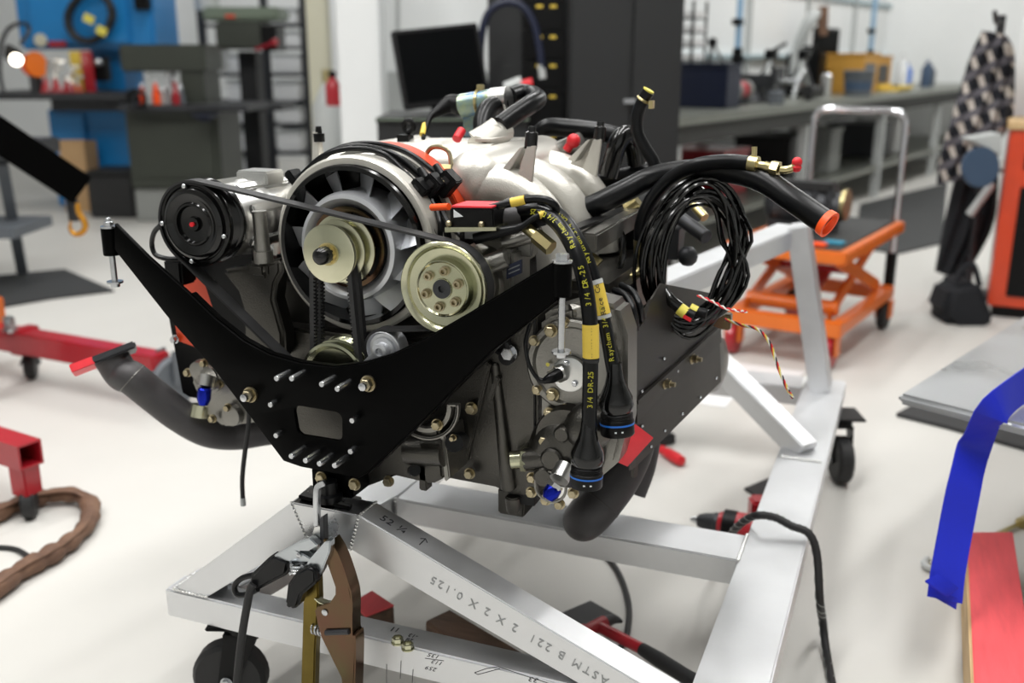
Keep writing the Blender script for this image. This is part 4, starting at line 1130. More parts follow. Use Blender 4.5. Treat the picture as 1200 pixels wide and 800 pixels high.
# muffler can behind the shield
part('muffler', MB().lathe([(0, 0.0), (0.004, 0.03), (0.012, 0.048), (0.03, 0.058), (0.22, 0.058), (0.24, 0.03)], (-0.282,1.76,0.5359), (-1, 0.1, 0), 32), 'cast_mid', eng)

# --- exhaust headers
he = part('exhaust_header', MB().tube([(-0.4024,1.6,0.4716), (-0.3968,1.55,0.4353), (-0.4056,1.5,0.3991), (-0.4254,1.46,0.3662), (-0.4454,1.45,0.3408), (-0.4684,1.5,0.3107), (-0.4915,1.62,0.2777), (-0.5177,1.75,0.2508)], 0.0345, 28, 10), 'header', eng, label='dark coated curved exhaust pipe under the shield')
part('header_seam', MB().torus((-0.4254,1.46,0.3662), Vector((-0.4454,1.45,0.3408)) - Vector((-0.4056,1.5,0.3991)), 0.0347, 0.0008, 36, 6), 'sheet', he)
part('header_bracket', MB().loft([(-0.3656,1.42,0.5105), (-0.3577,1.42,0.5188), (-0.3604,1.42,0.4393), (-0.366,1.42,0.4413)], (0.003, 0.01, 0)), 'sheet', he)
part('exhaust_pipe', MB().tube([(-0.4047,1.64,0.4167), (-0.4073,1.62,0.3745), (-0.4177,1.6,0.3313)], 0.034, 20), 'header', eng)
fx, fy, pd = Vector((0.626, 0.732, 0.267)), Vector((-0.63, 0.677, -0.38)), Vector((-0.459, 0.07, 0.886))
fcen = Vector((-1.2737,1.275,0.5771)) + fy * 0.036
hl = part('exhaust_header', MB().tube([(-1.019,1.46,0.4213), (-1.0641,1.43,0.4171), (-1.1086,1.4,0.4131), (-1.1366,1.36,0.4301), (-1.175,1.335,0.4629), (-1.2147,1.32,0.4997), (-1.2448,1.305,0.5325), fcen - pd * 0.035 + fx * 0.016, fcen + fx * 0.010], 0.0300, 28, 8), 'header', eng, label='dark coated curved exhaust pipe ending in a square flange')
part('header_seam', MB().torus((-1.2448,1.305,0.5325), Vector((-1.261,1.3,0.5479)) - Vector((-1.2147,1.32,0.4997)), 0.0302, 0.0008, 36, 6), 'cast_mid', hl)
M = Matrix((fx, fy, pd)).transposed().to_4x4()
M.translation = fcen
fg = part('header_flange', MB(M).bb((-0.056, -0.038, -0.005), (0.056, 0.038, 0.008)), 'steel_dark', hl, bev=0.003)
part('red_tape', MB(M).bb((-0.0575, -0.039, -0.0055), (-0.018, 0.0385, 0.0085)), 'red_tape', fg, bev=0.001)

# --- large hoses, cable coil and fittings at the rear
part('coolant_hose', MB().tube([(-0.4953,1.55,0.8379), (-0.4654,1.56,0.8521), (-0.43,1.58,0.8708), (-0.3973,1.6,0.888), (-0.3446,1.6,0.9012), ((-0.2731,1.58,0.9075)), (-0.2119,1.55,0.899), (-0.1601,1.52,0.8745), (-0.1102,1.5,0.8476)], 0.0185, 22, 8), 'rubber', eng, label='thick black hose with a red end plug')
part('hose_plug', MB().lathe([(0, 0.0198), (0.010, 0.0205), (0.010, 0.016), (0.003, 0.014), (0.003, 0)], (-0.1128,1.501,0.8492), Vector((-0.1102,1.5,0.8476)) - Vector((-0.1336,1.51,0.8598)), 28), 'orange_plastic', eng)
ah = part('return_hose', MB().tube([(-0.404,1.58,0.7854), (-0.4037,1.58,0.8165), (-0.3909,1.58,0.8534), (-0.3603,1.58,0.8905), (-0.3183,1.57,0.9147), (-0.2705,1.56,0.924), (-0.2327,1.55,0.9238)], 0.0115, 16, 8), 'rubber', eng, label='black return hose with gold end fitting')
e = [Vector(p) for p in ((-0.2327,1.55,0.9238), (-0.2194,1.547,0.922), (-0.2089,1.545,0.9207), (-0.1984,1.543,0.9182), (-0.1854,1.54,0.9165), (-0.1755,1.54,0.9169), (-0.166,1.54,0.921), (-0.1616,1.54,0.9287))]
gf = part('end_fitting', MB().cyl(e[0], e[1], 0.0125, n=14).cyl(e[1], e[2], 0.0065, n=12).cyl(e[2], e[3], 0.008, n=12).lathe([(0, 0.0125), (0.012, 0.0125)], e[3], e[4] - e[3], 6).tube(e[4:], 0.006, 10), 'brass', ah)
part('fitting_stem', MB().cyl(e[1] + Vector((-0.006, 0, 0.008)), (-0.2266,1.55,0.9482), 0.0042, n=12), 'brass', gf)
part('red_cap', MB().sph(e[7], 0.008, 10).sph(e[6] + Vector((0.004, 0, 0)), 0.008, 8), 'red', gf)
part('elbow_fitting', MB().cyl((-0.4042,1.58,0.7897), (-0.4033,1.58,0.767), 0.012, n=14).tube([(-0.4034,1.58,0.7684), (-0.4026,1.58,0.7456), (-0.4096,1.57,0.7326), (-0.4299,1.56,0.7287), (-0.4503,1.55,0.7276)], 0.0065, 12), 'brass', ah)
vh = part('vent_hose', MB().tube([(-0.4039,1.66,0.894), (-0.409,1.66,0.9109), (-0.4245,1.66,0.933), (-0.4372,1.66,0.9566), (-0.4382,1.66,0.9845), (-0.4303,1.66,1.0083), (-0.4207,1.66,1.0235)], 0.0105, 16, 8), 'rubber', eng, label='upright black vent hose with yellow plug')
part('hose_plug', MB().lathe([(0, 0.0098), (0.003, 0.0098)], (-0.4214,1.66,1.0235), Vector((-0.418,1.66,1.029)) - Vector((-0.4248,1.66,1.0166)), 20), 'yellow', vh)
part('hose_clamp', MB().torus((-0.4281,1.66,1.0097), Vector((-0.418,1.66,1.029)) - Vector((-0.4303,1.66,1.0083)), 0.0112, 0.0025, 20, 6).bb((-0.4163,1.645,1.0091), (-0.4095,1.66,0.9962)), 'brass', vh, bev=0.0005)
part('bypass_hose', MB().tube([(-0.4989,1.7,0.8771), (-0.4905,1.7,0.9071), (-0.482,1.7,0.9338), (-0.4715,1.71,0.9479), (-0.4643,1.73,0.935), (-0.4606,1.75,0.8976)], 0.0175, 16, 8), 'black_shiny', eng)
part('rear_block', MB().bb((-0.62, 1.72, 0.70), (-0.40, 1.92, 0.83)), 'black_plastic', eng, bev=0.02)
part('rear_hose', MB().tube([(-0.5297,1.74,0.8654), (-0.4877,1.76,0.8727), (-0.4457,1.78,0.8801), (-0.3873,1.8,0.8712)], 0.016, 14), 'rubber', eng)

coil = MB()
cc = Vector((-0.3129,1.56,0.7688))
U = Vector((0.93, 0.37, 0))
V = Vector((0.05, 0.10, 1)).normalized()
NN = U.cross(V)
rnd = random.Random(3)
pts = []
for k in range(19):
    rx, rz = 0.068 + rnd.uniform(-0.014, 0.017), 0.108 + rnd.uniform(-0.016, 0.014)
    ox, oz, on = rnd.uniform(-0.010, 0.010), rnd.uniform(-0.012, 0.008), rnd.uniform(-0.020, 0.020)
    for j in range(12):
        a = 2 * math.pi * j / 12 + 0.3
        pts.append(cc + U * (ox + rx * math.cos(a)) + V * (oz + rz * math.sin(a)) + NN * (on + 0.006 * math.sin(2 * a + k)))
coil.tube(pts, 0.0032, 7, 3)
ck = part('cable_coil', coil, 'black_shiny', eng, label='coiled thin black cable hung on the engine')
part('cable_coil', MB().tube([Vector((-0.4517,1.55,0.7788)) + U * (0.026 * math.cos(0.5236 * j) + 0.003 * math.sin(j * 1.7)) + V * (0.052 * math.sin(0.5236 * j) - 0.01) + NN * 0.003 * math.cos(j * 0.7) for j in range(60)], 0.0032, 7, 3), 'black_shiny', eng)
dng = part('cable_end', MB().tube([(-0.3641,1.53,0.7747), (-0.3532,1.52,0.7361), (-0.3361,1.51,0.7121), (-0.3205,1.51,0.6997)], [0.004, 0.005, 0.009, 0.010], 12), 'black_shiny', ck)
part('plug_seal', MB().cyl((-0.3205,1.51,0.6983), (-0.3093,1.51,0.6911), 0.010, n=14).cyl((-0.3062,1.52,0.696), (-0.2952,1.52,0.6914), 0.010, n=14), 'yellow', dng)
part('plug_shell', MB().cyl((-0.3107,1.51,0.6923), (-0.2969,1.51,0.6867), 0.0095, n=12).cyl((-0.2979,1.52,0.6926), (-0.2789,1.52,0.6902), 0.0085, n=12), 'black_plastic', dng)
part('plug_lock', MB().box((-0.3052,1.505,0.6858), (0.014, 0.01, 0.006), ry=R(25)), 'red', dng)


def twisted(path, cols):
    P = crom(path, 14)
    for c, m in enumerate(cols):
        q = []
        for i, p in enumerate(P):
            a = i * 0.55 + c * 2 * math.pi / len(cols)
            q.append(p + Vector((math.cos(a), 0, math.sin(a))) * 0.0014)
        part('twisted_wire', MB().tube(q, 0.0013, 5, 1), m, eng)


twisted([Vector(p) for p in ((-0.29,1.5,0.7239), (-0.2654,1.49,0.7189), (-0.2437,1.48,0.7125), (-0.2229,1.47,0.7128), (-0.2102,1.47,0.7127))], ['white_wire', 'red'])
twisted([Vector(p) for p in ((-0.2657,1.62,0.6588), (-0.2342,1.6,0.6567), (-0.2066,1.58,0.6573), (-0.1851,1.57,0.6395), (-0.1695,1.56,0.6071), ((-0.153,1.55,0.578)), (-0.1411,1.55,0.5595))], ['yellow', 'red', 'ink', 'white_wire'])
part('rear_bracket', MB().bar((-0.3241,1.66,0.66), (-0.2677,1.66,0.6443), 0.012, 0.03).bb((-0.2723,1.64,0.6622), (-0.2599,1.66,0.6346)), 'zinc_rainbow', eng, bev=0.002)
part('throttle_cluster', MB().cyl((-0.382,1.72,0.8147), (-0.3118,1.66,0.7869), 0.012, n=14).cyl((-0.3744,1.75,0.8321), (-0.3542,1.75,0.7938), 0.020, n=14).bb((-0.3884,1.7,0.7903), (-0.3676,1.74,0.7362)).sph((-0.3502,1.7,0.7447), 0.018, 12), 'steel_dark', eng, bev=0.001)
for a, b, r in (((-0.3457,1.7,0.8343), (-0.3202,1.68,0.8166), 0.008), ((-0.4506,1.66,0.8266), (-0.4316,1.66,0.8423), 0.012), ((-0.4678,1.5,0.7726), (-0.4505,1.5,0.7601), 0.010)):
    part('brass_union', MB().cyl(a, b, r, n=12), 'brass', eng)
part('transmission_bell', MB().lathe([(0, 0.17), (0.05, 0.17), (0.10, 0.12), (0.16, 0.10), (0.20, 0.06)], (-0.767, 1.94, 0.63), (0, 1, 0), 32), 'cast_dark', eng)


# ------------------------------------------------------------------ clamps on the cart's front
def strip(mb, pts, w, t, n):
    """flat strip along a path, its broad face turned to n"""
    P = crom(pts, 6)
    n = Vector(n).normalized()
    vs, fs = [], []
    for i, p in enumerate(P):
        tg = (P[min(i + 1, len(P) - 1)] - P[max(i - 1, 0)]).normalized()
        wd = tg.cross(n).normalized()
        nn = wd.cross(tg).normalized()
        for x, y in ((-1, -1), (1, -1), (1, 1), (-1, 1)):
            vs.append(p + wd * (w / 2 * x) + nn * (t / 2 * y))
    for i in range(len(P) - 1):
        for k in range(4):
            l = (k + 1) % 4
            fs.append((i * 4 + k, i * 4 + l, i * 4 + 4 + l, i * 4 + 4 + k))
    fs += [(3, 2, 1, 0), tuple(len(P) * 4 - 4 + k for k in range(4))]
    return mb.add(vs, fs)


gc = thing('spring_clamp', 'zinc spring clamp with black dipped handles and cable gripping the locking clamp', 'clamp', (-0.7727,1.1,0.3679))
part('jaw', MB().prism([(-0.8198,1.1,0.371), (-0.7702,1.1,0.4041), (-0.7523,1.1,0.413), (-0.74,1.1,0.4045), (-0.7566,1.1,0.3917), (-0.7742,1.1,0.3883), (-0.7572,1.1,0.382), (-0.746,1.1,0.3774), (-0.7725,1.1,0.3707), (-0.7963,1.1,0.3673)], 1.098, 1.112), 'zinc_plain', gc, bev=0.0015)
part('jaw', MB().prism([(-0.7546,1.1,0.3784), (-0.7237,1.1,0.4157), (-0.7135,1.1,0.4204), (-0.7145,1.1,0.404), (-0.7309,1.1,0.3667), (-0.742,1.1,0.3493), (-0.7554,1.1,0.3659)], 1.09, 1.104), 'zinc_plain', gc, bev=0.0015)
part('pivot', MB().lathe([(0, 0.004), (0.003, 0.004), (0.004, 0.002)], (-0.7718,1.098,0.3829), NY, 12), 'bolt_steel', gc)
hA = part('handle', MB().prism([(-0.8149,1.1,0.3761), (-0.7887,1.1,0.3702), (-0.7948,1.1,0.3466), (-0.8555,1.1,0.3054), (-0.8641,1.1,0.3122), (-0.8591,1.1,0.3348), (-0.826,1.1,0.3683)], 1.094, 1.116), 'rubber', gc, bev=0.005, seg=3)
part('handle_loop', MB().tube([(-0.8562,1.104,0.3304), (-0.8819,1.104,0.3193), (-0.8974,1.104,0.303), (-0.894,1.104,0.2891), (-0.8749,1.104,0.2933), (-0.8552,1.104,0.3062)], 0.0045, 10), 'rubber', hA)
part('inner_arm', MB().prism([(-0.8081,1.12,0.3492), (-0.7404,1.12,0.392), (-0.7352,1.12,0.382), (-0.8032,1.12,0.3346)], 1.114, 1.122), 'zinc_plain', gc)
part('handle', MB().prism([(-0.7474,1.1,0.3785), (-0.7333,1.1,0.3745), (-0.7345,1.1,0.3536), (-0.7608,1.1,0.3286), (-0.7696,1.1,0.3055), (-0.7849,1.1,0.2993), (-0.7919,1.1,0.3049), (-0.7849,1.1,0.3403), (-0.7687,1.1,0.3632)], 1.080, 1.102), 'rubber', gc, bev=0.005, seg=3)
sp_ = MB()
c = Vector((-0.7761,1.1,0.3616))
sp_.tube([c + Vector((0.0115 * math.cos(k * 0.8), 0.0115 * math.sin(k * 0.8), -0.008 + 0.00055 * k)) for k in range(30)], 0.0021, 7, 2)
part('spring', sp_, 'bolt_steel', gc)
part('cable', MB().tube([(-0.8529,1.092,0.3217), (-0.857,1.088,0.3115), (-0.8618,1.083,0.2845), (-0.8697,1.078,0.242), (-0.874,1.07,0.1972), (-0.8758,1.06,0.1479), (-0.866, 1.03, 0.06), (-0.85, 0.95, 0.008), (-0.84, 0.80, 0.007), (-0.9, 0.6, 0.007)], 0.0062, 12), 'rubber_matt', gc)

lk = thing('locking_clamp', 'gold zinc locking clamp hanging from the cart bridge', 'clamp', (-0.7361,1.11,0.2861))
part('body_bar', MB().prism([(-0.7739,1.115,0.3432), (-0.7498,1.115,0.3538), (-0.7511,1.115,0.3084), (-0.7626,1.115,0.2191), (-0.7744,1.115,0.08), (-0.7997,1.115,0.0729), (-0.7836,1.115,0.2434)], 1.108, 1.124), 'zinc_bar', lk, bev=0.002)
part('upper_jaw', strip(MB(), [(-0.739,1.125,0.4914), (-0.749,1.122,0.4844), (-0.7508,1.12,0.4689), (-0.7524,1.12,0.4444), (-0.753,1.12,0.4225)], 0.008, 0.010, NY), 'bolt_steel', lk, bev=0.001)
part('jaw_tongue', MB().prism([(-0.754,1.115,0.4246), (-0.7438,1.115,0.4265), (-0.7452,1.115,0.4045), (-0.76,1.115,0.3768), (-0.7702,1.115,0.3775), (-0.7628,1.115,0.4011)], 1.114, 1.122), 'silver', lk, bev=0.001)
part('jaw_knuckle', MB().prism([(-0.745,1.118,0.4385), (-0.7375,1.118,0.4439), (-0.7384,1.118,0.4043), (-0.7483,1.118,0.3845)], 1.114, 1.126), 'steel_dark', lk, bev=0.001)
part('lever', MB().prism([(-0.7314,1.11,0.4149), (-0.7186,1.11,0.4146), (-0.7071,1.11,0.3925), (-0.6937,1.11,0.3514), (-0.6893,1.11,0.3246), (-0.6919,1.11,0.2735), (-0.6865,1.11,0.2662), (-0.6878,1.11,0.2402), (-0.6936,1.11,0.1807), (-0.6988,1.11,0.1348), (-0.7105,1.11,0.1376), (-0.7136,1.11,0.1902), (-0.7454,1.11,0.2538), (-0.7533,1.11,0.2937), (-0.7483,1.11,0.3019), (-0.7258,1.11,0.3139), (-0.7163,1.11,0.3286), (-0.7156,1.11,0.3412), (-0.7278,1.11,0.3788)], 1.100, 1.106), 'zinc_rainbow', lk, bev=0.001)
part('lever_edge', strip(MB(), [(-0.7186,1.11,0.4146), (-0.7056,1.11,0.3927), (-0.6922,1.11,0.3517), (-0.6879,1.11,0.3249), (-0.6904,1.11,0.2738), (-0.6853,1.11,0.2623), (-0.6906,1.11,0.1814), (-0.6973,1.11,0.1352)], 0.024, 0.0025, (1, 0, 0)), 'zinc_rainbow', lk)
part('rivet', MB().lathe([(0, 0.005), (0.002, 0.005), (0.003, 0.003)], (-0.7351,1.1,0.2962), NY, 14), 'bolt_steel', lk)
part('link_rod', MB().cyl((-0.7344,1.098,0.2635), (-0.6948,1.098,0.2742), 0.0042, n=12), 'steel_dark', lk)
c = Vector((-0.7528,1.108,0.2576))
part('spring', MB().tube([c + Vector((-0.012 + 0.0008 * k, 0.007 * math.cos(k * 0.9), 0.007 * math.sin(k * 0.9))) for k in range(30)], 0.0015, 6, 2), 'bolt_steel', lk)
part('cross_web', strip(MB(), [(-0.7551,1.11,0.3117), (-0.7466,1.11,0.3065), (-0.7334,1.11,0.3066), (-0.7242,1.11,0.3156)], 0.012, 0.002, (0, 0, 1)), 'zinc_gold', lk)

for q in ((-0.6485,1.1579,0.231), (-0.6269,1.1496,0.231)):
    single('hex_nut', MB().lathe([(0, 0.0085), (0.0095, 0.0085), (0.0095, 0.0052), (0.0, 0.0052)], q, (0, 0, 1), 6, closed=True).lathe([(0, 0.0098), (0.002, 0.0098), (0.002, 0.0055), (0, 0.0055)], q, (0, 0, 1), 20, closed=True), 'zinc_gold',
           'gold flanged hex nut standing loose on the front crossmember', 'nut', 'loose nuts on the crossmember')

# ------------------------------------------------------------------ things lying on the floor under the cart
rb = thing('timber_offcut', 'short timber offcut with red painted top under the cart front', 'timber', (-0.9395,1.5803,0))
q = [(-0.9136,1.4581,0.075), (-0.8993,1.5115,0.075), (-0.8335,1.4802,0.075), (-0.8651,1.4255,0.075)]
part('wood_body', MB().loft([Vector((p[0], p[1], 0.0)) for p in q], (0, 0, 0.072)), 'wood_brown', rb, bev=0.002)
part('painted_top', MB().loft([Vector((p[0], p[1], 0.0722)) for p in q], (0, 0, 0.004)), 'red_wood', rb, bev=0.001)
q = [(-0.7475,1.4393,0.085), (-0.723,1.4934,0.085), (-0.475,1.3809,0.085), (-0.5086,1.3167,0.085)]
single('timber_block', MB().loft([Vector((p[0], p[1], 0)) for p in q], (0, 0, 0.085)), 'wood_brown', 'dark brown weathered timber block on the floor beside the hammer', 'timber', bev=0.003)
single('steel_plate', MB().loft([(-0.5712,1.6667,0.001), (-0.5244,1.7445,0.001), (-0.4604,1.711,0.001), (-0.4957,1.6312,0.001)], (0, 0, 0.008)), 'rubber_matt', 'dark flat square plate lying on the floor by the hammer head', 'plate', bev=0.001)
hm = thing('hammer', 'claw hammer with red shaft and black grip on the floor', 'hammer', (-0.4003,1.6061,0))
h0, h1, h2, h3 = (Vector(p) for p in ((-0.4739,1.6254,0.03), (-0.4332,1.6133,0.03), (-0.3759,1.5848,0.028), (-0.2441,1.5096,0.028)))
part('shaft', MB().cyl(h0, h2, 0.011, n=16), 'red_paint', hm)
part('grip', MB().tube([h2, h2.lerp(h3, 0.3), h2.lerp(h3, 0.7), h3], [0.012, 0.014, 0.0135, 0.0155], 16), 'rubber_matt', hm)
hd_ = (h3 - h0).normalized().cross(Vector((0, 0, 1)))
part('head', MB().cyl(h0 - hd_ * 0.02, h0 + hd_ * 0.035, 0.013, n=16).cyl(h0 + hd_ * 0.033, h0 + hd_ * 0.048, 0.017, n=16), 'red_paint', hm)
part('claw', MB().tube([h0 - hd_ * 0.018, h0 - hd_ * 0.045 + Vector((0, 0, -0.004)), h0 - hd_ * 0.068 + Vector((0, 0, -0.018))], [0.013, 0.010, 0.004], 10), 'steel_dark', hm)
single('floor_cable', MB().tube([(-0.5633,1.9504,0.006), (-0.5269,1.9144,0.006), (-0.4838,1.8439,0.006), (-0.4466,1.7559,0.006), (-0.4272,1.6791,0.006), (-0.4213,1.6274,0.006), (-0.4282,1.5644,0.006)], 0.006, 8), 'rubber_matt', 'thin dark cable curling on the floor behind the hammer', 'cable')
dr = thing('cordless_drill', 'red and black cordless drill lying on the floor by the rail', 'drill', (-0.3281,2.1839,0))
d0, d1 = Vector((-0.3535,2.1144,0.045)), Vector((-0.2255,2.1103,0.045))
da = (d1 - d0).normalized()
part('chuck', MB().lathe([(-0.03, 0.008), (-0.028, 0.014), (-0.012, 0.020), (0.008, 0.023), (0.010, 0.026), (0.02, 0.026)], d0, da, 20), 'steel_dark', dr)
part('chuck_tip', MB().lathe([(-0.045, 0.005), (-0.03, 0.009)], d0, da, 14), 'bolt_steel', dr)
part('motor_body', MB().lathe([(0.02, 0.028), (0.04, 0.036), (0.16, 0.036), (0.175, 0.026)], d0, da, 20), 'red_paint', dr)
part('body_band', MB().lathe([(0.03, 0.034), (0.032, 0.0375), (0.06, 0.0375), (0.062, 0.034)], d0, da, 20), 'black_plastic', dr)
sd_ = Vector((0.3, -1, 0)).normalized()
part('handle', MB().bar(d0 + da * 0.13 + Vector((0, 0, -0.008)), d0 + da * 0.15 - sd_ * 0.13 + Vector((0, 0, -0.008)), 0.04, 0.034), 'black_plastic', dr, bev=0.008)
part('battery', MB().box(d0 + da * 0.15 - sd_ * 0.14 + Vector((0, 0, -0.006)), (0.08, 0.05, 0.06), rz=R(20)), 'red_paint', dr, bev=0.006)

bc = MB()
BCP = [(-0.2937,1.9326,0.06), (-0.2755,1.877,0.13), (-0.2431,1.7872,0.21), (-0.2071,1.7303,0.262), (-0.1724,1.7365,0.262), (-0.1407,1.7334,0.252), (-0.110, 1.733, 0.243), (-0.092, 1.722, 0.21), (-0.078, 1.70, 0.13), (-0.073,1.7592,0.06), (-0.0607,1.7323,0.015), (-0.0417,1.6371,0.008), (-0.0073,1.456,0.008)]
brd = thing('braided_hose', 'black braided hose looped over the cart side rail', 'hose', (-0.24,2.127,0))
part('hose_body', MB().tube(BCP, 0.0072, 12, 8), 'rubber_matt', brd)
P = crom(BCP, 30)
for s in range(2):
    part('braid_tracer', MB().tube([p + Vector((math.cos(i * 0.32 + s * 3.14) * 0.0070, math.sin(i * 0.32 + s * 3.14) * 0.0070 * 0.6, math.sin(i * 0.32 + s * 3.14) * 0.0055)) for i, p in enumerate(P)], 0.0016, 4, 1), 'grey_plinth', brd)
single('steel_plate', MB().loft([(-0.3227,2.4232,0.001), (-0.2474,2.5592,0.001), (-0.193,2.4695,0.001), (-0.2431,2.3459,0.001)], (0, 0, 0.006)), 'rubber_matt', 'dark triangular plate on the floor beside the braided hose', 'plate')
sdv = thing('screwdriver', 'screwdriver with bright red handle on the floor under the engine', 'screwdriver', (-0.56,2.584,0))
s0, s1 = Vector((-0.5033,2.5104,0.017)), Vector((-0.607,2.6024,0.017))
part('handle', MB().lathe([(0, 0.008), (0.004, 0.014), (0.03, 0.0165), (0.07, 0.015), (0.085, 0.010), (0.095, 0.0135), (0.105, 0.010)], s0, s1 - s0, 18), 'red', sdv)
part('blade', MB().cyl(s1, s1 + (s1 - s0) * 1.2, 0.004, n=10), 'bolt_steel', sdv)
single('rubber_wedge', MB().loft([(-0.6339,2.5747,0), (-0.5586,2.6743,0), (-0.6169,2.7386,0), (-0.6735,2.6863,0)], (0, 0, 0.03)), 'rubber_matt', 'dark rubber wedge on the floor beside the red screwdriver', 'wedge', bev=0.004)
single('paper_sheet', MB().loft([(-0.5405,3.3683,0.001), (-0.3314,3.3303,0.001), (-0.2804,3.5146,0.001), (-0.533,3.5347,0.001)], (0, 0, 0.002)), 'paper', 'white paper sheet lying on the floor behind the cart', 'paper')
single('paper_sheet', MB().loft([(-0.6207,3.0457,0.001), (-0.4801,3.0316,0.001), (-0.4626,3.2198,0.001), (-0.6145,3.2171,0.001)], (0, 0, 0.002)), 'paper', 'white paper sheet on the floor under the aluminium brace', 'paper')

# ------------------------------------------------------------------ leather-sheathed torch hose
lt = thing('torch_hose', 'brown leather sheathed welding hose looped on the floor', 'hose', (-1.7468,1.5243,0))
LP = [(-1.9792,1.4532,0.022), (-1.9659,1.5588,0.022), (-1.9553,1.6448,0.022), (-1.9163,1.6985,0.024), (-1.8572,1.7175,0.026), (-1.7848,1.6875,0.024), (-1.7194,1.6086,0.022), (-1.6882,1.52,0.022), (-1.6826,1.4535,0.022), (-1.6858,1.387,0.022), (-1.674,1.3003,0.022), (-1.6757,1.2014,0.022)]
lm = MB()
rn = random.Random(5)
lm.tube(LP, [0.021 + rn.uniform(-0.005, 0.006) for _ in range(44)], 12, 5)
lm.v = [Vector((p.x, p.y, max(0.001, 0.022 + (p.z - 0.022) * 0.9))) for p in lm.v]
part('leather_sheath', lm, 'leather', lt)
part('zip_flap', strip(MB(), [Vector(p) + Vector((0.012, -0.012, 0.016)) for p in LP], 0.016, 0.004, (0, 0, 1)), 'leather', lt)
part('inner_cable', MB().tube([(-1.9537,1.4292,0.006), (-1.851,1.4658,0.006), (-1.796,1.4747,0.006), (-1.719,1.4464,0.012)], 0.006, 8), 'rubber_matt', lt)

# ------------------------------------------------------------------ engine hoist
ho = thing('engine_hoist', 'engine hoist with red legs, black boom and amber hook', 'hoist', (-2.8521,2.447,0))
A, B = Vector((-3.2788,2.4477,0.15)), Vector((-2.1194,2.3535,0.15))
dn = (B - A).normalized()
part('leg', MB().bar(A, B, 0.075, 0.075), 'red_paint', ho, bev=0.005)
C0 = Vector((-2.757,2.4131,0.15))
part('leg_collar', MB().bar(C0 - dn * 0.02, C0 + dn * 0.03, 0.088, 0.088), 'red_paint', ho, bev=0.003)
part('leg_bolt', MB().hexa(Vector((-2.7658,2.3712,0.19)), (0, 0, 1), 0.02, 0.05), 'bolt_steel', ho)
part('upright', MB().bar(Vector((-2.9834,2.4876,0.1)), Vector((-2.9834,2.4876,0.1)) + Vector((0, 0, 0.16)), 0.07, 0.07, (0, 1, 0)), 'orange', ho, bev=0.005)
wc = Vector((-2.7788,2.4452,0)) + Vector((0, 0, 0.052))
w1 = part('caster', MB().lathe([(-0.018, 0.02), (-0.018, 0.045), (-0.01, 0.052), (0.01, 0.052), (0.018, 0.045), (0.018, 0.02)], wc, (0.75, 0.6, 0), 24), 'rubber_matt', ho)
part('caster_fork', MB().bar(wc + Vector((0.024, 0.02, 0)), wc + Vector((0.0, 0.0, 0.07)), 0.03, 0.006, (0.75, 0.6, 0)).bar(wc - Vector((0.024, 0.02, 0)), wc + Vector((0.0, 0.0, 0.07)), 0.03, 0.006, (0.75, 0.6, 0)), 'steel_dark', w1)
wc = Vector((-2.1137,2.3812,0)) + Vector((0, 0, 0.085))
w2 = part('caster', MB().lathe([(-0.022, 0.03), (-0.022, 0.078), (-0.012, 0.085), (0.012, 0.085), (0.022, 0.078), (0.022, 0.03)], wc, (0.95, -0.2, 0), 28), 'grey_box', ho)
part('caster_fork', MB().bar(wc + Vector((0.03, 0, 0)), wc + Vector((0.03, 0, 0.11)), 0.04, 0.006, (1, 0, 0)).bar(wc - Vector((0.03, 0, 0)), wc + Vector((-0.03, 0, 0.11)), 0.04, 0.006, (1, 0, 0)), 'grey_box', w2)
A2, B2 = Vector((-2.3251,1.6903,0.17)), Vector((-1.8759,1.6156,0.17))
dn = (B2 - A2).normalized()
# open-ended tube: solid shank, then four walls around a real bore
lb, sd2 = B2 - dn * 0.16, dn.cross(Vector((0, 0, 1))).normalized()
lg = MB().bar(A2, lb, 0.062, 0.062)
for k in (-1, 1):
    lg.bar(lb + sd2 * 0.0285 * k, B2 + sd2 * 0.0285 * k, 0.005, 0.062)
    lg.bar(lb + Vector((0, 0, 0.0285 * k)), B2 + Vector((0, 0, 0.0285 * k)), 0.052, 0.005)
l2 = part('leg', lg, 'red_paint', ho)
b3 = B2 - dn * 0.035 - Vector((0, 0, 0.031))
part('caster_post', MB().bar(b3, b3 - Vector((0, 0, 0.075)), 0.05, 0.05, (0, 1, 0)), 'red_paint', l2, bev=0.003)
wc = b3 * 1
wc.z = 0.04
part('caster', MB().lathe([(-0.016, 0.02), (-0.016, 0.034), (-0.01, 0.04), (0.01, 0.04), (0.016, 0.034), (0.016, 0.02)], wc, (0.75, 0.6, 0), 22), 'rubber_matt', ho)
D0, D1 = Vector((-2.7716,2.1225,1.0451)), Vector((-2.511,2.496,0.6621))
bo = part('boom', MB().bar(D0, D1, 0.075, 0.105), 'black_gloss', ho, bev=0.004)
part('boom_edge', MB().bar(D0 + Vector((0, 0, 0.055)), D1 + Vector((0, 0, 0.055)), 0.07, 0.004), 'steel_table', bo)
mf = Vector((D0.x, D0.y, 0.0))
part('mast', MB().bar(mf + Vector((0, 0, 0.10)), D0 + Vector((0, 0, 0.05)), 0.09, 0.09, (0, 1, 0)), 'black_gloss', ho)
part('base_beam', MB().bar(A2 - (A2 - A).normalized() * -0.05, A - (A2 - A).normalized() * 0.05, 0.09, 0.08), 'red_paint', ho, bev=0.004)
md = A.lerp(A2, 0.5)
part('base_beam', MB().bar((mf.x, mf.y, 0.15), md, 0.09, 0.08), 'red_paint', ho, bev=0.004)
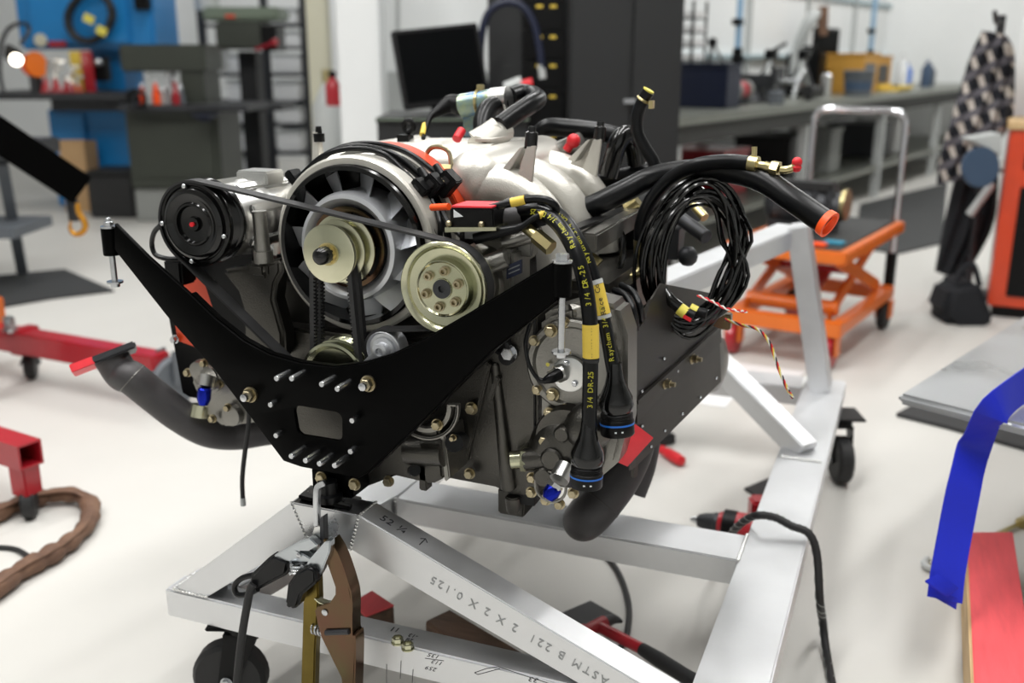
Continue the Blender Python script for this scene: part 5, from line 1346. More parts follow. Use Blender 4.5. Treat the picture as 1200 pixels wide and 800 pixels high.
for p in (A, A2):
    part('caster', MB().lathe([(-0.018, 0.02), (-0.018, 0.05), (-0.01, 0.057), (0.01, 0.057), (0.018, 0.05), (0.018, 0.02)], (p.x, p.y, 0.057), (0.75, 0.6, 0), 22), 'rubber_matt', ho)
part('caster', MB().lathe([(-0.018, 0.02), (-0.018, 0.05), (-0.01, 0.057), (0.01, 0.057), (0.018, 0.05), (0.018, 0.02)], (mf.x, mf.y, 0.057), (0.75, 0.6, 0), 22), 'rubber_matt', ho)
part('chain_lug', MB().bar(D1 - Vector((0.02, 0.02, 0.03)), D1 - Vector((0.02, 0.02, 0.10)), 0.03, 0.02, (0, 1, 0)), 'steel_dark', ho)
hk = [(-2.4849,2.4526,0.6248), (-2.4854,2.4524,0.5972), (-2.4731,2.4573,0.5696), (-2.4705,2.4584,0.5474), (-2.4854,2.4524,0.5279), (-2.5063,2.444,0.5251), (-2.5169,2.4398,0.5446), (-2.5118,2.4418,0.5668)]
part('hook', MB().tube(hk, [0.008, 0.009, 0.010, 0.010, 0.009, 0.008, 0.006, 0.003], 10), 'amber', ho)

# ------------------------------------------------------------------ right foreground: steel table, strap, timber
ZS = 0.45
tA, tB, tC = Vector((0.0154,1.9776,0.45)), Vector((0.1824,2.4393,0.45)), Vector((0.228,1.8774,0.45))
e1, e2 = (tB - tA).normalized(), (tC - tA).normalized()
stt = thing('steel_table', 'low grey steel table with rounded bright edge beside the blue strap', 'table', (tA.x + 0.3, tA.y + 0.2, 0))
part('table_top', MB().loft([tA, tA + e2 * 0.8, tA + e2 * 0.8 + e1 * 1.1, tA + e1 * 1.1], (0, 0, -0.022)), 'steel_table', stt, bev=0.008, seg=3)
for a, b in ((0.5, 0.2), (0.7, 0.2), (0.7, 1.0), (0.45, 1.0)):
    p = tA + e2 * a + e1 * b
    part('leg', MB().bb((p.x - 0.02, p.y - 0.02, 0), (p.x + 0.02, p.y + 0.02, ZS - 0.02)), 'steel_dark', stt, bev=0.002)
SP = [(0.3908,2.2314,0.488), (0.3039,2.1351,0.488), (0.2331,1.9996,0.486), (0.1775,1.8623,0.474), (0.1574,1.9118,0.391), (0.1449,1.8635,0.3235), (0.1376,1.8276,0.2531), (0.1311,1.7827,0.1885), (0.1299,1.7576,0.1451)]
sr = thing('tie_down_strap', 'blue webbing strap hanging off the steel table', 'strap', (0.1593,2.2867,0))
part('webbing', strip(MB(), SP, 0.064, 0.0025, VIEW), 'blue_strap', sr)
part('folded_end', MB().loft([(0.0927,1.7338,0.189), (0.1131,1.7552,0.1956), (0.1494,1.7625,0.1722), (0.1319,1.7415,0.1629)], (0, 0, -0.003)).loft([(0.1049,1.7503,0.1539), (0.1137,1.757,0.1642), (0.1507,1.7673,0.1495), (0.15,1.7607,0.129)], (0.001, 0.003, 0)), 'blue_strap', sr)
tm = thing('timber_beam', 'pale timber beam with red painted top face lying on the floor', 'timber', (0.23, 1.8, 0))
part('wood_body', MB().loft([(0.182, 2.176, 0), (0.275, 2.215, 0), (0.265, 1.45, 0), (0.172, 1.45, 0)], (0, 0, 0.088)), 'wood_pale', tm, bev=0.003)
part('painted_top', MB().loft([(0.187, 2.180, 0.0875), (0.279, 2.218, 0.0875), (0.269, 1.45, 0.0875), (0.176, 1.45, 0.0875)], (0, 0, 0.004)), 'red_wood', tm, bev=0.0015)
rd = thing('ratchet_bar', 'thin brass-coloured bar with hooked end on the floor behind the timber beam', 'bar', (0.2138,2.3085,0))
part('bar_shaft', MB().tube([(0.1097,2.1568,0.008), (0.1323,2.1699,0.008), (0.1935,2.262,0.008), (0.2704,2.3826,0.008), (0.3616,2.5119,0.012)], 0.0055, 8), 'brass', rd)
part('bar_hook', MB().tube([(0.1353,2.1428,0.01), (0.1181,2.144,0.01), (0.1093,2.1569,0.012), (0.1162,2.1804,0.012)], 0.008, 8), 'pale_grey', rd)
part('bar_knob', MB().cyl((0.3211,2.447,0.014), (0.3758,2.5282,0.014), 0.014, n=12), 'brass', rd)


# ------------------------------------------------------------------ orange lift table with a gearbox on it
LTM = Matrix.Translation((-0.20, 3.56, 0)) @ Matrix.Rotation(R(-12), 4, 'Z')
lf = thing('lift_table', 'orange scissor lift table with chrome push handle', 'lift table', (-0.20, 3.56, 0), R(-12))
part('platform', MB(LTM).bb((-0.42, -0.02, 0.385), (0.02, 0.82, 0.43)), 'orange', lf, bev=0.006)
part('platform_mat', MB(LTM).bb((-0.39, 0.01, 0.4302), (-0.01, 0.79, 0.434)), 'rubber_matt', lf)
bf = MB(LTM)
part('base_frame', MB(LTM).bb((-0.42, 0.0, 0.12), (0.02, 0.05, 0.175)), 'orange', lf, bev=0.004)
part('base_frame', MB(LTM).bb((-0.42, 0.70, 0.12), (0.02, 0.75, 0.175)), 'orange', lf, bev=0.004)
for x in (-0.42, -0.03):
    part('base_frame', MB(LTM).bb((x, 0.04, 0.125), (x + 0.05, 0.72, 0.17)), 'orange', lf, bev=0.004)
for x in (-0.36, -0.05):
    part('scissor_arm', MB(LTM).bar((x, 0.08, 0.18), (x, 0.68, 0.385), 0.014, 0.05), 'orange', lf, bev=0.002)
    part('scissor_arm', MB(LTM).bar((x + 0.018, 0.68, 0.18), (x + 0.018, 0.08, 0.385), 0.014, 0.05), 'orange', lf, bev=0.002)
part('cross_tube', MB(LTM).cyl((-0.37, 0.12, 0.20), (-0.03, 0.12, 0.20), 0.028, n=16), 'orange', lf)
part('cross_bar', MB(LTM).cyl((-0.37, 0.38, 0.29), (-0.03, 0.38, 0.29), 0.014, n=12), 'red_paint', lf)
part('ram', MB(LTM).cyl((-0.20, 0.15, 0.17), (-0.20, 0.5, 0.25), 0.03, n=16), 'red_paint', lf)
for x, y in ((-0.38, 0.03), (-0.02, 0.03), (-0.38, 0.70), (0.0, 0.70)):
    k = part('caster', MB(LTM).lathe([(-0.018, 0.02), (-0.018, 0.052), (-0.010, 0.06), (0.010, 0.06), (0.018, 0.052), (0.018, 0.02)], (x, y, 0.06), (1, 0, 0), 22), 'red_paint' if y < 0.3 else 'rubber_matt', lf)
    part('caster_fork', MB(LTM).bb((x - 0.03, y - 0.025, 0.05), (x - 0.022, y + 0.025, 0.122)).bb((x + 0.022, y - 0.025, 0.05), (x + 0.03, y + 0.025, 0.122)), 'orange', k)
part('push_handle', MB(LTM).tube([(-0.385, 0.80, 0.16), (-0.385, 0.80, 0.5), (-0.385, 0.80, 0.78), (-0.375, 0.80, 0.845), (-0.33, 0.80, 0.868), (-0.2, 0.80, 0.868), (-0.07, 0.80, 0.868), (-0.025, 0.80, 0.845), (-0.015, 0.80, 0.78), (-0.015, 0.80, 0.5), (-0.015, 0.80, 0.16)], 0.014, 12, 6), 'chrome', lf)
part('pedal', MB(LTM).cyl((-0.015, 0.80, 0.12), (-0.015, 0.80, 0.30), 0.022, n=14), 'black_plastic', lf)
gb = thing('gearbox', 'dark ribbed gearbox casting with brass end plate on the lift table', 'gearbox', (-0.3712,4.0519,0.4444))
GM = LTM
part('housing', MB(GM).lathe([(0, 0.05), (0.02, 0.075), (0.10, 0.085), (0.22, 0.07), (0.30, 0.05)], (-0.42, 0.42, 0.52), (1, 0, 0), 20), 'steel_dark', gb)
for k in range(5):
    part('rib', MB(GM).lathe([(0, 0.075), (0.012, 0.085), (0.024, 0.075)], (-0.40 + 0.055 * k, 0.42, 0.52), (1, 0, 0), 20), 'steel_dark', gb)
part('end_plate', MB(GM).lathe([(0, 0.06), (0.015, 0.06)], (-0.125, 0.42, 0.535), (1, 0, 0), 24), 'brass', gb)
part('foot', MB(GM).bb((-0.40, 0.36, 0.434), (-0.15, 0.48, 0.47)), 'steel_dark', gb, bev=0.004)
part('top_cover', MB(GM).bb((-0.38, 0.37, 0.575), (-0.16, 0.47, 0.615)), 'rubber_matt', gb, bev=0.01)
single('plastic_strip', MB(LTM).bb((-0.20, 0.03, 0.434), (-0.07, 0.07, 0.446)), 'orange_plastic', 'orange plastic strip lying on the lift table mat', 'strip', bev=0.002)
single('green_offcut', MB(LTM).bb((-0.10, 0.10, 0.434), (-0.03, 0.15, 0.444)), 'teal', 'small green plastic offcut on the lift table mat', 'offcut', bev=0.002)

# ------------------------------------------------------------------ long workbench and what stands on it
WB = thing('workbench', 'long workbench with pale steel top and lower shelf along the white wall', 'workbench', (BA.x, BA.y, 0), math.atan2(bd.y, bd.x))
part('bench_top', MB(MW).bb((0.0, 0.0, 0.755), (8.2, 0.85, 0.80)), 'bench_top', WB, bev=0.004)
part('apron', MB(MW).bb((0.02, 0.03, 0.66), (8.15, 0.06, 0.754)), 'bench_under', WB)
part('shelf', MB(MW).bb((0.05, 0.05, 0.22), (8.1, 0.80, 0.25)), 'bench_top', WB)
for x in (0.12, 2.0, 3.75, 5.6, 7.6):
    for y in (0.04, 0.74):
        part('leg', MB(MW).bb((x, y, 0), (x + 0.06, y + 0.06, 0.754)), 'pale_grey', WB)


def onbench(x, y, z=0.8):
    return Matrix(MW) @ Matrix.Translation((x, y, z))


def item(name, label, cat, x, y, z=0.8, group=None):
    p = MW @ Vector((x, y, z))
    return thing(name, label, cat, tuple(p), math.atan2(bd.y, bd.x), group), onbench(x, y, z)


o, M = item('parts_bin', 'navy blue storage box at the near end of the workbench', 'box', 0.92, 0.14)
part('bin_body', MB(M).bb((0, 0, 0), (0.20, 0.40, 0.22)), 'navy', o, bev=0.006)
part('bin_lid', MB(M).bb((-0.005, -0.005, 0.221), (0.205, 0.405, 0.24)), 'navy', o, bev=0.004)
o, M = item('paper_tray', 'black wire paper tray with white sheets on the navy box', 'tray', 0.93, 0.36, 1.041)
for k in range(4):
    part('tray_shelf', MB(M).bb((0, 0, 0.01 + 0.075 * k), (0.18, 0.16, 0.016 + 0.075 * k)), 'black_plastic', o)
    part('paper_stack', MB(M).bb((0.01, 0.005, 0.0165 + 0.075 * k), (0.17, 0.15, 0.05 + 0.075 * k)), 'paper', o)
for x in (0, 0.17):
    part('tray_post', MB(M).bb((x, 0, 0), (x + 0.012, 0.012, 0.33)), 'black_plastic', o)
o, M = item('bench_vise', 'dark steel bench vise mounted on the workbench', 'vise', 1.80, 0.32)
part('vise_base', MB(M).lathe([(0, 0.09), (0.03, 0.08), (0.06, 0.05), (0.10, 0.05)], (0, 0, 0), (0, 0, 1), 20), 'steel_dark', o)
part('vise_body', MB(M).bb((-0.06, -0.12, 0.09), (0.06, 0.10, 0.17)), 'steel_dark', o, bev=0.01)
part('vise_jaw', MB(M).bb((-0.08, -0.15, 0.12), (0.08, -0.12, 0.21)), 'steel_dark', o, bev=0.006)
part('vise_screw', MB(M).cyl((0, -0.14, 0.13), (0, -0.28, 0.13), 0.014, n=12), 'bolt_steel', o)
part('vise_lever', MB(M).cyl((-0.10, -0.27, 0.06), (0.10, -0.27, 0.20), 0.008, n=10), 'bolt_steel', o)
o, M = item('bench_lamp', 'jointed black bench lamp standing on the workbench', 'lamp', 1.52, 0.55)
part('lamp_base', MB(M).lathe([(0, 0.08), (0.02, 0.07), (0.03, 0.02)], (0, 0, 0), (0, 0, 1), 20), 'black_plastic', o)
part('lamp_arm', MB(M).tube([(0, 0, 0.02), (0.10, 0, 0.36)], 0.012, 8, 1), 'black_plastic', o)
part('lamp_arm', MB(M).tube([(0.10, 0, 0.36), (0.42, 0.05, 0.22)], 0.010, 8, 1), 'bolt_steel', o)
part('lamp_joint', MB(M).sph((0.10, 0, 0.36), 0.03, 12), 'black_plastic', o)
for i, (x, y, r) in enumerate(((2.12, 0.36, 25), (2.46, 0.26, -20))):
    o, M = item('parts_stand', ['grey tubular A-frame parts stand beside the bench vise', 'grey tubular A-frame parts stand next to another stand'][i], 'stand', x, y)
    part('frame_leg', MB(M).tube([(-0.16, 0, 0.0), (0.0, 0, 0.27), (0.16, 0, 0.0)], 0.016, 8, 1), 'pale_grey', o)
    part('frame_leg', MB(M).tube([(0.0, -0.10, 0.01), (0.0, 0, 0.27), (0.0, 0.14, 0.01)], 0.014, 8, 1), 'steel_dark', o)
    part('clamp_head', MB(M).bb((-0.04, -0.03, 0.26), (0.05, 0.03, 0.32)).cyl((-0.02, 0, 0.30), (0.10, -0.06, 0.36), 0.012, n=8), 'black_plastic', o, bev=0.004)
NM = ['grinder', 'toolbox', 'hand_drill', 'parts_tin', 'spray_can', 'tool_tray']
LB_ = ['small red and dark bench grinder by the bench lamp', 'low dark toolbox on the bench beside the navy box', 'dark hand drill lying on the bench between the stands', 'grey parts tin on the bench front edge', 'silver spray can standing on the bench near the stands', 'black tool tray on the bench behind the stands']
for i, (x, y, sx, sy, sz, m) in enumerate(((1.36, 0.22, 0.16, 0.14, 0.12, 'red_paint'), (1.16, 0.30, 0.16, 0.16, 0.10, 'steel_dark'), (2.20, 0.08, 0.20, 0.10, 0.12, 'rubber_matt'), (1.62, 0.12, 0.10, 0.10, 0.09, 'grey_box'), (2.85, 0.22, 0.07, 0.07, 0.18, 'silver'), (2.52, 0.50, 0.36, 0.26, 0.10, 'black_plastic'))):
    o, M = item(NM[i], LB_[i], NM[i].replace('_', ' '), x, y)
    if NM[i] == 'grinder':
        part('motor', MB(M).cyl((0.02, 0.07, 0.08), (0.14, 0.07, 0.08), 0.055, n=16), m, o)
        part('stone', MB(M).cyl((-0.02, 0.07, 0.08), (0.01, 0.07, 0.08), 0.065, n=18), 'grey_plinth', o)
        part('stone', MB(M).cyl((0.15, 0.07, 0.08), (0.18, 0.07, 0.08), 0.065, n=18), 'grey_plinth', o)
        part('foot', MB(M).bb((0.03, 0.02, 0), (0.13, 0.12, 0.04)), 'steel_dark', o)
    elif NM[i] in ('spray_can', 'parts_tin'):
        part('can_body', MB(M).lathe([(0, sx / 2), (sz * 0.82, sx / 2), (sz * 0.9, sx * 0.3)], (0, 0, 0), (0, 0, 1), 18), m, o)
        part('can_cap', MB(M).lathe([(sz * 0.9, sx * 0.32), (sz, sx * 0.3)], (0, 0, 0), (0, 0, 1), 14), 'black_plastic', o)
    elif NM[i] == 'hand_drill':
        part('motor', MB(M).cyl((0, 0.05, 0.06), (0.2, 0.05, 0.06), 0.04, 0.03, n=14), m, o)
        part('grip', MB(M).bb((0.01, 0.03, 0), (0.06, 0.07, 0.06)), m, o)
    else:
        part('box_body', MB(M).bb((0, 0, 0), (sx, sy, sz * 0.8)), m, o, bev=0.006)
        part('box_lid', MB(M).bb((-0.004, -0.004, sz * 0.8 + 0.001), (sx + 0.004, sy + 0.004, sz)), m, o, bev=0.004)
        part('box_handle', MB(M).tube([(sx * 0.3, sy / 2, sz), (sx * 0.3, sy / 2, sz + 0.03), (sx * 0.7, sy / 2, sz + 0.03), (sx * 0.7, sy / 2, sz)], 0.006, 8, 2), 'bolt_steel', o)
o, M = item('bench_monitor', 'black screen on the workbench behind the mustard boxes', 'monitor', 3.9, 0.66)
part('screen_frame', MB(M).bb((-0.02, 0, 0.08), (0.55, 0.04, 0.50)), 'black_plastic', o, bev=0.006)
part('screen_panel', MB(M).bb((0.0, -0.003, 0.10), (0.53, 0.0, 0.48)), 'screen', o)
part('screen_foot', MB(M).bb((0.16, -0.04, 0), (0.36, 0.10, 0.02)).bb((0.23, 0.01, 0.02), (0.29, 0.04, 0.1)), 'black_plastic', o)
for i, (x, y, sx, sy, sz) in enumerate(((3.62, 0.20, 0.42, 0.36, 0.28), (4.35, 0.30, 0.44, 0.3, 0.26))):
    o, M = item('mustard_box', ['mustard yellow crate on the workbench in front of the black screen', 'mustard yellow box with dark front slot beside the mustard crate'][i], 'box', x, y)
    part('box_body', MB(M).bb((0, 0, 0), (sx, sy, sz)), 'mustard', o, bev=0.008)
    part('box_slot', MB(M).bb((sx * 0.12, -0.006, sz * 0.25), (sx * 0.75, 0.0, sz * 0.8)), 'grey_box' if i == 0 else 'steel_dark', o)
    part('box_rim', MB(M).bb((-0.008, -0.008, sz), (sx + 0.008, sy + 0.008, sz + 0.02)), 'mustard', o, bev=0.003)
o, M = item('yellow_tray', 'flat yellow tray at the foot of the mustard boxes', 'tray', 4.3, 0.10)
part('tray_base', MB(M).bb((0, 0, 0), (0.4, 0.16, 0.012)), 'yellow_label', o)
part('tray_rim', MB(M).tube([(0, 0, 0.03), (0.4, 0, 0.03), (0.4, 0.16, 0.03), (0, 0.16, 0.03)], 0.018, 6, 1, closed=False), 'yellow_label', o)
o, M = item('grey_tub', 'blue-grey plastic tub on the bench before the mustard crate', 'tub', 3.2, 0.10)
part('tub_body', MB(M).lathe([(0, 0.09), (0.17, 0.11), (0.175, 0.115), (0.18, 0.11)], (0, 0, 0), (0, 0, 1), 20), 'grey_box', o)
part('tub_label', MB(M).lathe([(0.04, 0.0955), (0.10, 0.1027)], (0, 0, 0), (0, 0, 1), 20), 'disc_blue', o)
o, M = item('inspection_stand', 'grey inspection stand with tall arm on the workbench', 'stand', 3.05, 0.45)
part('stand_base', MB(M).bb((-0.12, -0.12, 0), (0.12, 0.12, 0.03)), 'steel_dark', o, bev=0.006)
part('stand_arm', MB(M).tube([(0, 0.08, 0.02), (0.0, 0.08, 0.3), (0.02, 0.0, 0.52), (0.10, -0.05, 0.60)], [0.03, 0.03, 0.05, 0.03], 10), 'pale_grey', o)
part('stand_head', MB(M).cyl((0.10, -0.05, 0.62), (0.10, -0.08, 0.42), 0.05, 0.03, n=14), 'leather', o)
for i, (x, y, h, m) in enumerate(((5.15, 0.3, 0.30, 'white_plain'), (5.5, 0.35, 0.24, 'blue_ring'), (5.85, 0.25, 0.26, 'disc_blue'), (6.2, 0.3, 0.22, 'grey_box'))):
    o, M = item('bottle', ['clear white bottle on the bench beside the mustard box', 'blue bottle on the workbench between two other bottles', 'slate blue bottle on the workbench', 'grey bottle at the far end of the bottles on the workbench'][i], 'bottle', x, y, group='bottles on the workbench')
    part('bottle_body', MB(M).lathe([(0, 0.05), (h * 0.65, 0.05), (h * 0.8, 0.02), (h * 0.9, 0.018)], (0, 0, 0), (0, 0, 1), 18), m, o)
    part('bottle_cap', MB(M).lathe([(h * 0.9, 0.02), (h, 0.02)], (0, 0, 0), (0, 0, 1), 14), 'white_plain', o)
DK = (('gear_puller', 'black gear puller lying on the bench beside the navy box', 1.28, 0.58), ('bench_motor', 'dark electric motor on the bench behind the lamp', 1.85, 0.66), ('cable_heap', 'heap of dark cable on the bench behind the vise', 2.12, 0.68),
      ('pump_unit', 'dark pump unit on the bench between the parts stands', 2.30, 0.45), ('tool_roll', 'rolled black tool pouch on the bench in front of the tool tray', 2.75, 0.38), ('black_case', 'upright black case on the bench beside the inspection stand', 3.35, 0.55))
for i, (nm, lab, x, y) in enumerate(DK):
    o, M = item(nm, lab, nm.replace('_', ' '), x, y)
    if nm in ('bench_motor', 'pump_unit'):
        part('motor_body', MB(M).cyl((-0.10, 0, 0.09), (0.12, 0, 0.09), 0.075, n=18), 'steel_dark', o)
        part('motor_end', MB(M).cyl((0.12, 0, 0.09), (0.15, 0, 0.09), 0.05, n=16), 'black_plastic', o)
        part('motor_foot', MB(M).bb((-0.09, -0.07, 0), (0.11, 0.07, 0.03)), 'steel_dark', o)
        part('motor_shaft', MB(M).cyl((-0.16, 0, 0.09), (-0.10, 0, 0.09), 0.015, n=10), 'bolt_steel', o)
    elif nm == 'cable_heap':
        part('cable', MB(M).tube([((0.10 + 0.02 * math.sin(j)) * math.cos(j * 0.7), (0.08 + 0.02 * math.cos(j * 1.3)) * math.sin(j * 0.7), 0.012 + 0.0022 * j) for j in range(50)], 0.012, 7, 2), 'black_plastic', o)
    elif nm == 'gear_puller':
        part('puller_arm', MB(M).bar((-0.08, 0, 0.02), (0.0, 0, 0.18), 0.03, 0.02, (0, 1, 0)), 'black_plastic', o)
        part('puller_arm', MB(M).bar((0.08, 0, 0.02), (0.0, 0, 0.18), 0.03, 0.02, (0, 1, 0)), 'black_plastic', o)
        part('puller_screw', MB(M).cyl((0, 0, 0.0), (0, 0, 0.26), 0.014, n=10), 'bolt_steel', o)
    elif nm == 'tool_roll':
        part('pouch', MB(M).cyl((-0.14, 0, 0.045), (0.14, 0, 0.045), 0.045, n=16), 'black_plastic', o)
        part('pouch_tie', MB(M).torus((0, 0, 0.045), (1, 0, 0), 0.046, 0.006, 20, 6), 'leather', o)
    else:
        part('case_body', MB(M).bb((-0.05, -0.12, 0), (0.12, 0.14, 0.30)), 'black_plastic', o, bev=0.01)
        part('case_handle', MB(M).tube([(0.03, -0.05, 0.30), (0.03, -0.05, 0.34), (0.03, 0.06, 0.34), (0.03, 0.06, 0.30)], 0.01, 8, 2), 'black_plastic', o)
for i, (x, y, sx, sy, sz, m) in enumerate(((0.5, 0.3, 0.5, 0.4, 0.22, 'black_plastic'), (1.3, 0.3, 0.4, 0.4, 0.28, 'red_paint'), (2.3, 0.25, 0.5, 0.4, 0.30, 'rubber_matt'), (3.0, 0.2, 0.25, 0.3, 0.32, 'grey_plinth'), (4.3, 0.25, 0.5, 0.4, 0.28, 'steel_dark'), (5.0, 0.25, 0.25, 0.3, 0.3, 'paper'))):
    o, M = item('storage_crate', ['black crate on the shelf under the near end of the bench', 'dark red crate on the shelf under the bench', 'charcoal crate on the shelf behind the lift table handle', 'pale grey carton on the shelf under the bench', 'dark steel case on the shelf under the mustard boxes', 'white carton on the shelf under the bench'][i], 'crate', x, y, 0.251)
    part('crate_body', MB(M).bb((0, 0, 0), (sx, sy, sz * 0.9)), m, o, bev=0.008)
    part('crate_rim', MB(M).bb((-0.01, -0.01, sz * 0.9), (sx + 0.01, sy + 0.01, sz)), m, o, bev=0.004)
for i, (x, lab) in enumerate(((2.02, 'blue air line dropping from the ceiling above the stands'), (5.0, 'blue air line dropping from the ceiling above the bottles'))):
    o, M = item('air_line', lab, 'air line', x, 0.55, 1.03)
    part('line_hose', MB(M).tube([(0, 0, 0.06), (0, 0, 1.2), (0, 0, 3.17)], 0.022, 8, 1), 'pale_blue', o)
    part('line_coupler', MB(M).cyl((0, 0, 0.0), (0, 0, 0.10), 0.032, n=10).cyl((-0.05, 0, 0.04), (0.08, 0, 0.03), 0.02, n=8), 'black_plastic', o)
    part('line_clip', MB(M).bb((-0.05, -0.02, 0.24), (0.03, 0.03, 0.28)), 'black_plastic', o)

# ------------------------------------------------------------------ dark cabinets, counter and computer
MYI = MY
cb2 = thing('storage_cabinet', 'tall charcoal two-door storage cabinet', 'cabinet', (-1.2473,4.4554,0.9529), YAW)
cb2.location.z = 0
ROOTM[cb2.name] = Matrix.Translation(cb2.location) @ Matrix.Rotation(YAW, 4, 'Z')
part('cabinet_body', MB(MY).bb((0.2416,4.42,0),(0.7139,4.78,2.3497)), 'cabinet_dark', cb2, bev=0.004)
for a, b in (((0.2548,4.4,-0.2637),(0.5021,4.42,2.3146)), ((0.5171,4.4,-0.2637),(0.7232,4.42,2.3146))):
    part('door', MB(MY).bb(a, b), 'cabinet_dark', cb2, bev=0.003)
part('door_handle', MB(MY).bb((0.4773,4.37,0.885),(0.5283,4.4,0.9028)), 'bolt_steel', cb2, bev=0.003)
cb3 = thing('drawer_cabinet', 'tall black drawer cabinet with yellow labels', 'cabinet', (-1.6374,4.2994,0.9529), YAW)
cb3.location.z = 0
ROOTM[cb3.name] = Matrix.Translation(cb3.location) @ Matrix.Rotation(YAW, 4, 'Z')
part('cabinet_body', MB(MY).bb((-0.1055,4.55,0),(0.2412,5.05,2.3871)), 'cabinet_dark', cb3, bev=0.004)
for k, (a, b) in enumerate((((0.0441,4.53,1.318),(0.228,4.55,1.5172)), ((0.0443,4.53,1.1917),(0.2288,4.55,1.311)), ((0.0446,4.53,1.0706),(0.2306,4.55,1.1846)), ((0.045,4.53,0.9402),(0.2325,4.55,1.0634)), ((0.0454,4.53,0.7705),(0.2347,4.55,0.9329)), ((0.0459,4.53,0.5819),(0.2373,4.55,0.763)))):
    d = part('drawer', MB(MY).bb(a, b), 'black_plastic', cb3, bev=0.003)
    zt = max(a[2], b[2]) - 0.02
    for dx in (0.06, 0.12):
        part('drawer_label', MB(MY).bb((a[0] + dx, 4.524, zt - 0.012), (a[0] + dx + 0.028, 4.53, zt)), 'yellow_label', d)
ct = thing('counter', 'dark counter under the computer screen', 'counter', (-1.9314,3.8587,0.8215), YAW)
ct.location.z = 0
ROOTM[ct.name] = Matrix.Translation(ct.location) @ Matrix.Rotation(YAW, 4, 'Z')
part('counter_top', MB(MY).bb((-0.5337,3.98,0.8277),(0.0667,4.53,0.8473)), 'cabinet_dark', ct, bev=0.003)
part('counter_edge', MB(MY).bb((-0.5325,3.972,0.838),(0.0666,3.98,0.8429)), 'green_pale', ct)
part('counter_body', MB(MY).bb((-0.5301,4,0),(0.0604,4.5,0.8248)), 'cabinet_dark', ct)
mo = thing('computer_monitor', 'black computer monitor tilted on the dark counter', 'monitor', (-1.8211,3.7951,0.8275), YAW)
zc = (-0.2774,4.2,1.0446)
Mm = MY @ Matrix.Translation((-0.281,4.2,1.0412)) @ Matrix.Rotation(R(16), 4, 'Z') @ Matrix.Rotation(R(-15), 4, 'X') @ Matrix.Rotation(R(-6), 4, 'Y')
part('monitor_frame', MB(Mm).bb((-0.185, 0, -0.155), (0.175, 0.035, 0.16)), 'black_plastic', mo, bev=0.005)
part('monitor_screen', MB(Mm).bb((-0.170, -0.003, -0.135), (0.160, 0.0, 0.145)), 'screen', mo)
part('monitor_stand', MB(MY).bb((-0.3363,4.24,0.8251),(-0.2301,4.28,0.9286)).bb((-0.3794,4.12,0.8391),(-0.1725,4.32,0.8492)), 'black_plastic', mo, bev=0.003)
single('monitor_cable', MB(MY).tube([(-0.6683,6.2,1.5852), (-0.6774,6.2,1.3004), (-0.6835,6.2,1.1063), (-0.6584,6.1,0.9114)], 0.012, 8, 3), 'pale_grey', 'grey cable running down the white partition beside the monitor', 'cable')
hs = thing('hanging_hose', 'dark hose arching in front of the drawer cabinet', 'hose', (-1.634,4.0853,0.9584))
part('hose_body', MB(MY).tube([(-0.0553,4.4,0.8227), (-0.1164,4.38,0.9589), (-0.1327,4.36,1.0985), (-0.1064,4.35,1.2347), (-0.0423,4.34,1.288), (0.0352,4.33,1.2808), (0.0884,4.33,1.2138), ((0.1139,4.33,1.1155)), (0.1252,4.33,1.0297)], 0.016, 10), 'navy', hs)
part('hose_end', MB(MY).cyl((0.1216,4.33,1.0435), (0.1292,4.33,0.9881), 0.016, n=10), 'pale_grey', hs)
vs_ = thing('small_vise', 'small grey vise with red handle on the counter', 'vise', (-1.525,3.8597,0.8373), YAW)
part('vise_body', MB(MY).bb((-0.0205,4.1,0.8403),(0.0548,4.2,0.9402)), 'steel_dark', vs_, bev=0.006)
part('vise_top', MB(MY).cyl((-0.0274,4.12,0.9529), (0.041,4.12,0.9794), 0.025, n=12), 'pale_grey', vs_)
part('vise_handle', MB(MY).cyl((0.0408,4.1,0.9667), (0.0816,4.1,0.9766), 0.02, n=12), 'red', vs_)

# ------------------------------------------------------------------ machines on the far side
def tb(name, label, cat, u, b):
    o = thing(name, label, cat, tuple(MY @ Vector((u, b, 0))), YAW)
    return o


bs = tb('band_saw', 'tall bright blue band saw with hose coil on its head', 'band saw', -3.2, 7.5)
part('base_cabinet', MB(MY).bb((-3.4155,7.5,0),(-2.8201,8.05,0.7027)), 'blue_machine', bs, bev=0.01)
part('base_door', MB(MY).bb((-3.3832,7.46,0),(-3.1398,7.5,0.6682)), 'blue_machine', bs, bev=0.006)
part('saw_head', MB(MY).bb((-3.5064,7.4,1.1231),(-2.5391,7.95,2.3891)), 'blue_machine', bs, bev=0.02)
part('head_door', MB(MY).bb((-3.401,7.36,1.1577),(-2.7039,7.4,2.3294)), 'blue_machine', bs, bev=0.015)
part('column', MB(MY).bb((-3.0973,7.6,0.6853),(-2.8581,8,1.1722)), 'blue_machine', bs, bev=0.008)
part('saw_table', MB(MY).bb((-3.7305,7,0.7904),(-2.6114,7.8,0.8357)), 'steel_dark', bs, bev=0.006)
part('table_trunnion', MB(MY).bb((-3.2905,7.3,0.7009),(-2.803,7.8,0.778)), 'steel_dark', bs)
part('switch_box', MB(MY).bb((-2.6425,7.34,1.3921),(-2.547,7.42,1.5667)), 'black_plastic', bs, bev=0.005)
part('round_badge', MB(MY).lathe([(0, 0.045), (0.012, 0.045)], (-3.3326,7.36,1.1866), (0, -1, 0), 20), 'cream', bs)
part('name_plate', MB(MY).bb((-3.2771,7.35,1.1402),(-3.1564,7.37,1.1807)), 'red_paint', bs)
part('blade_guide', MB(MY).bb((-2.9686,7.3,0.9076),(-2.8721,7.4,1.0763)), 'black_plastic', bs, bev=0.01)
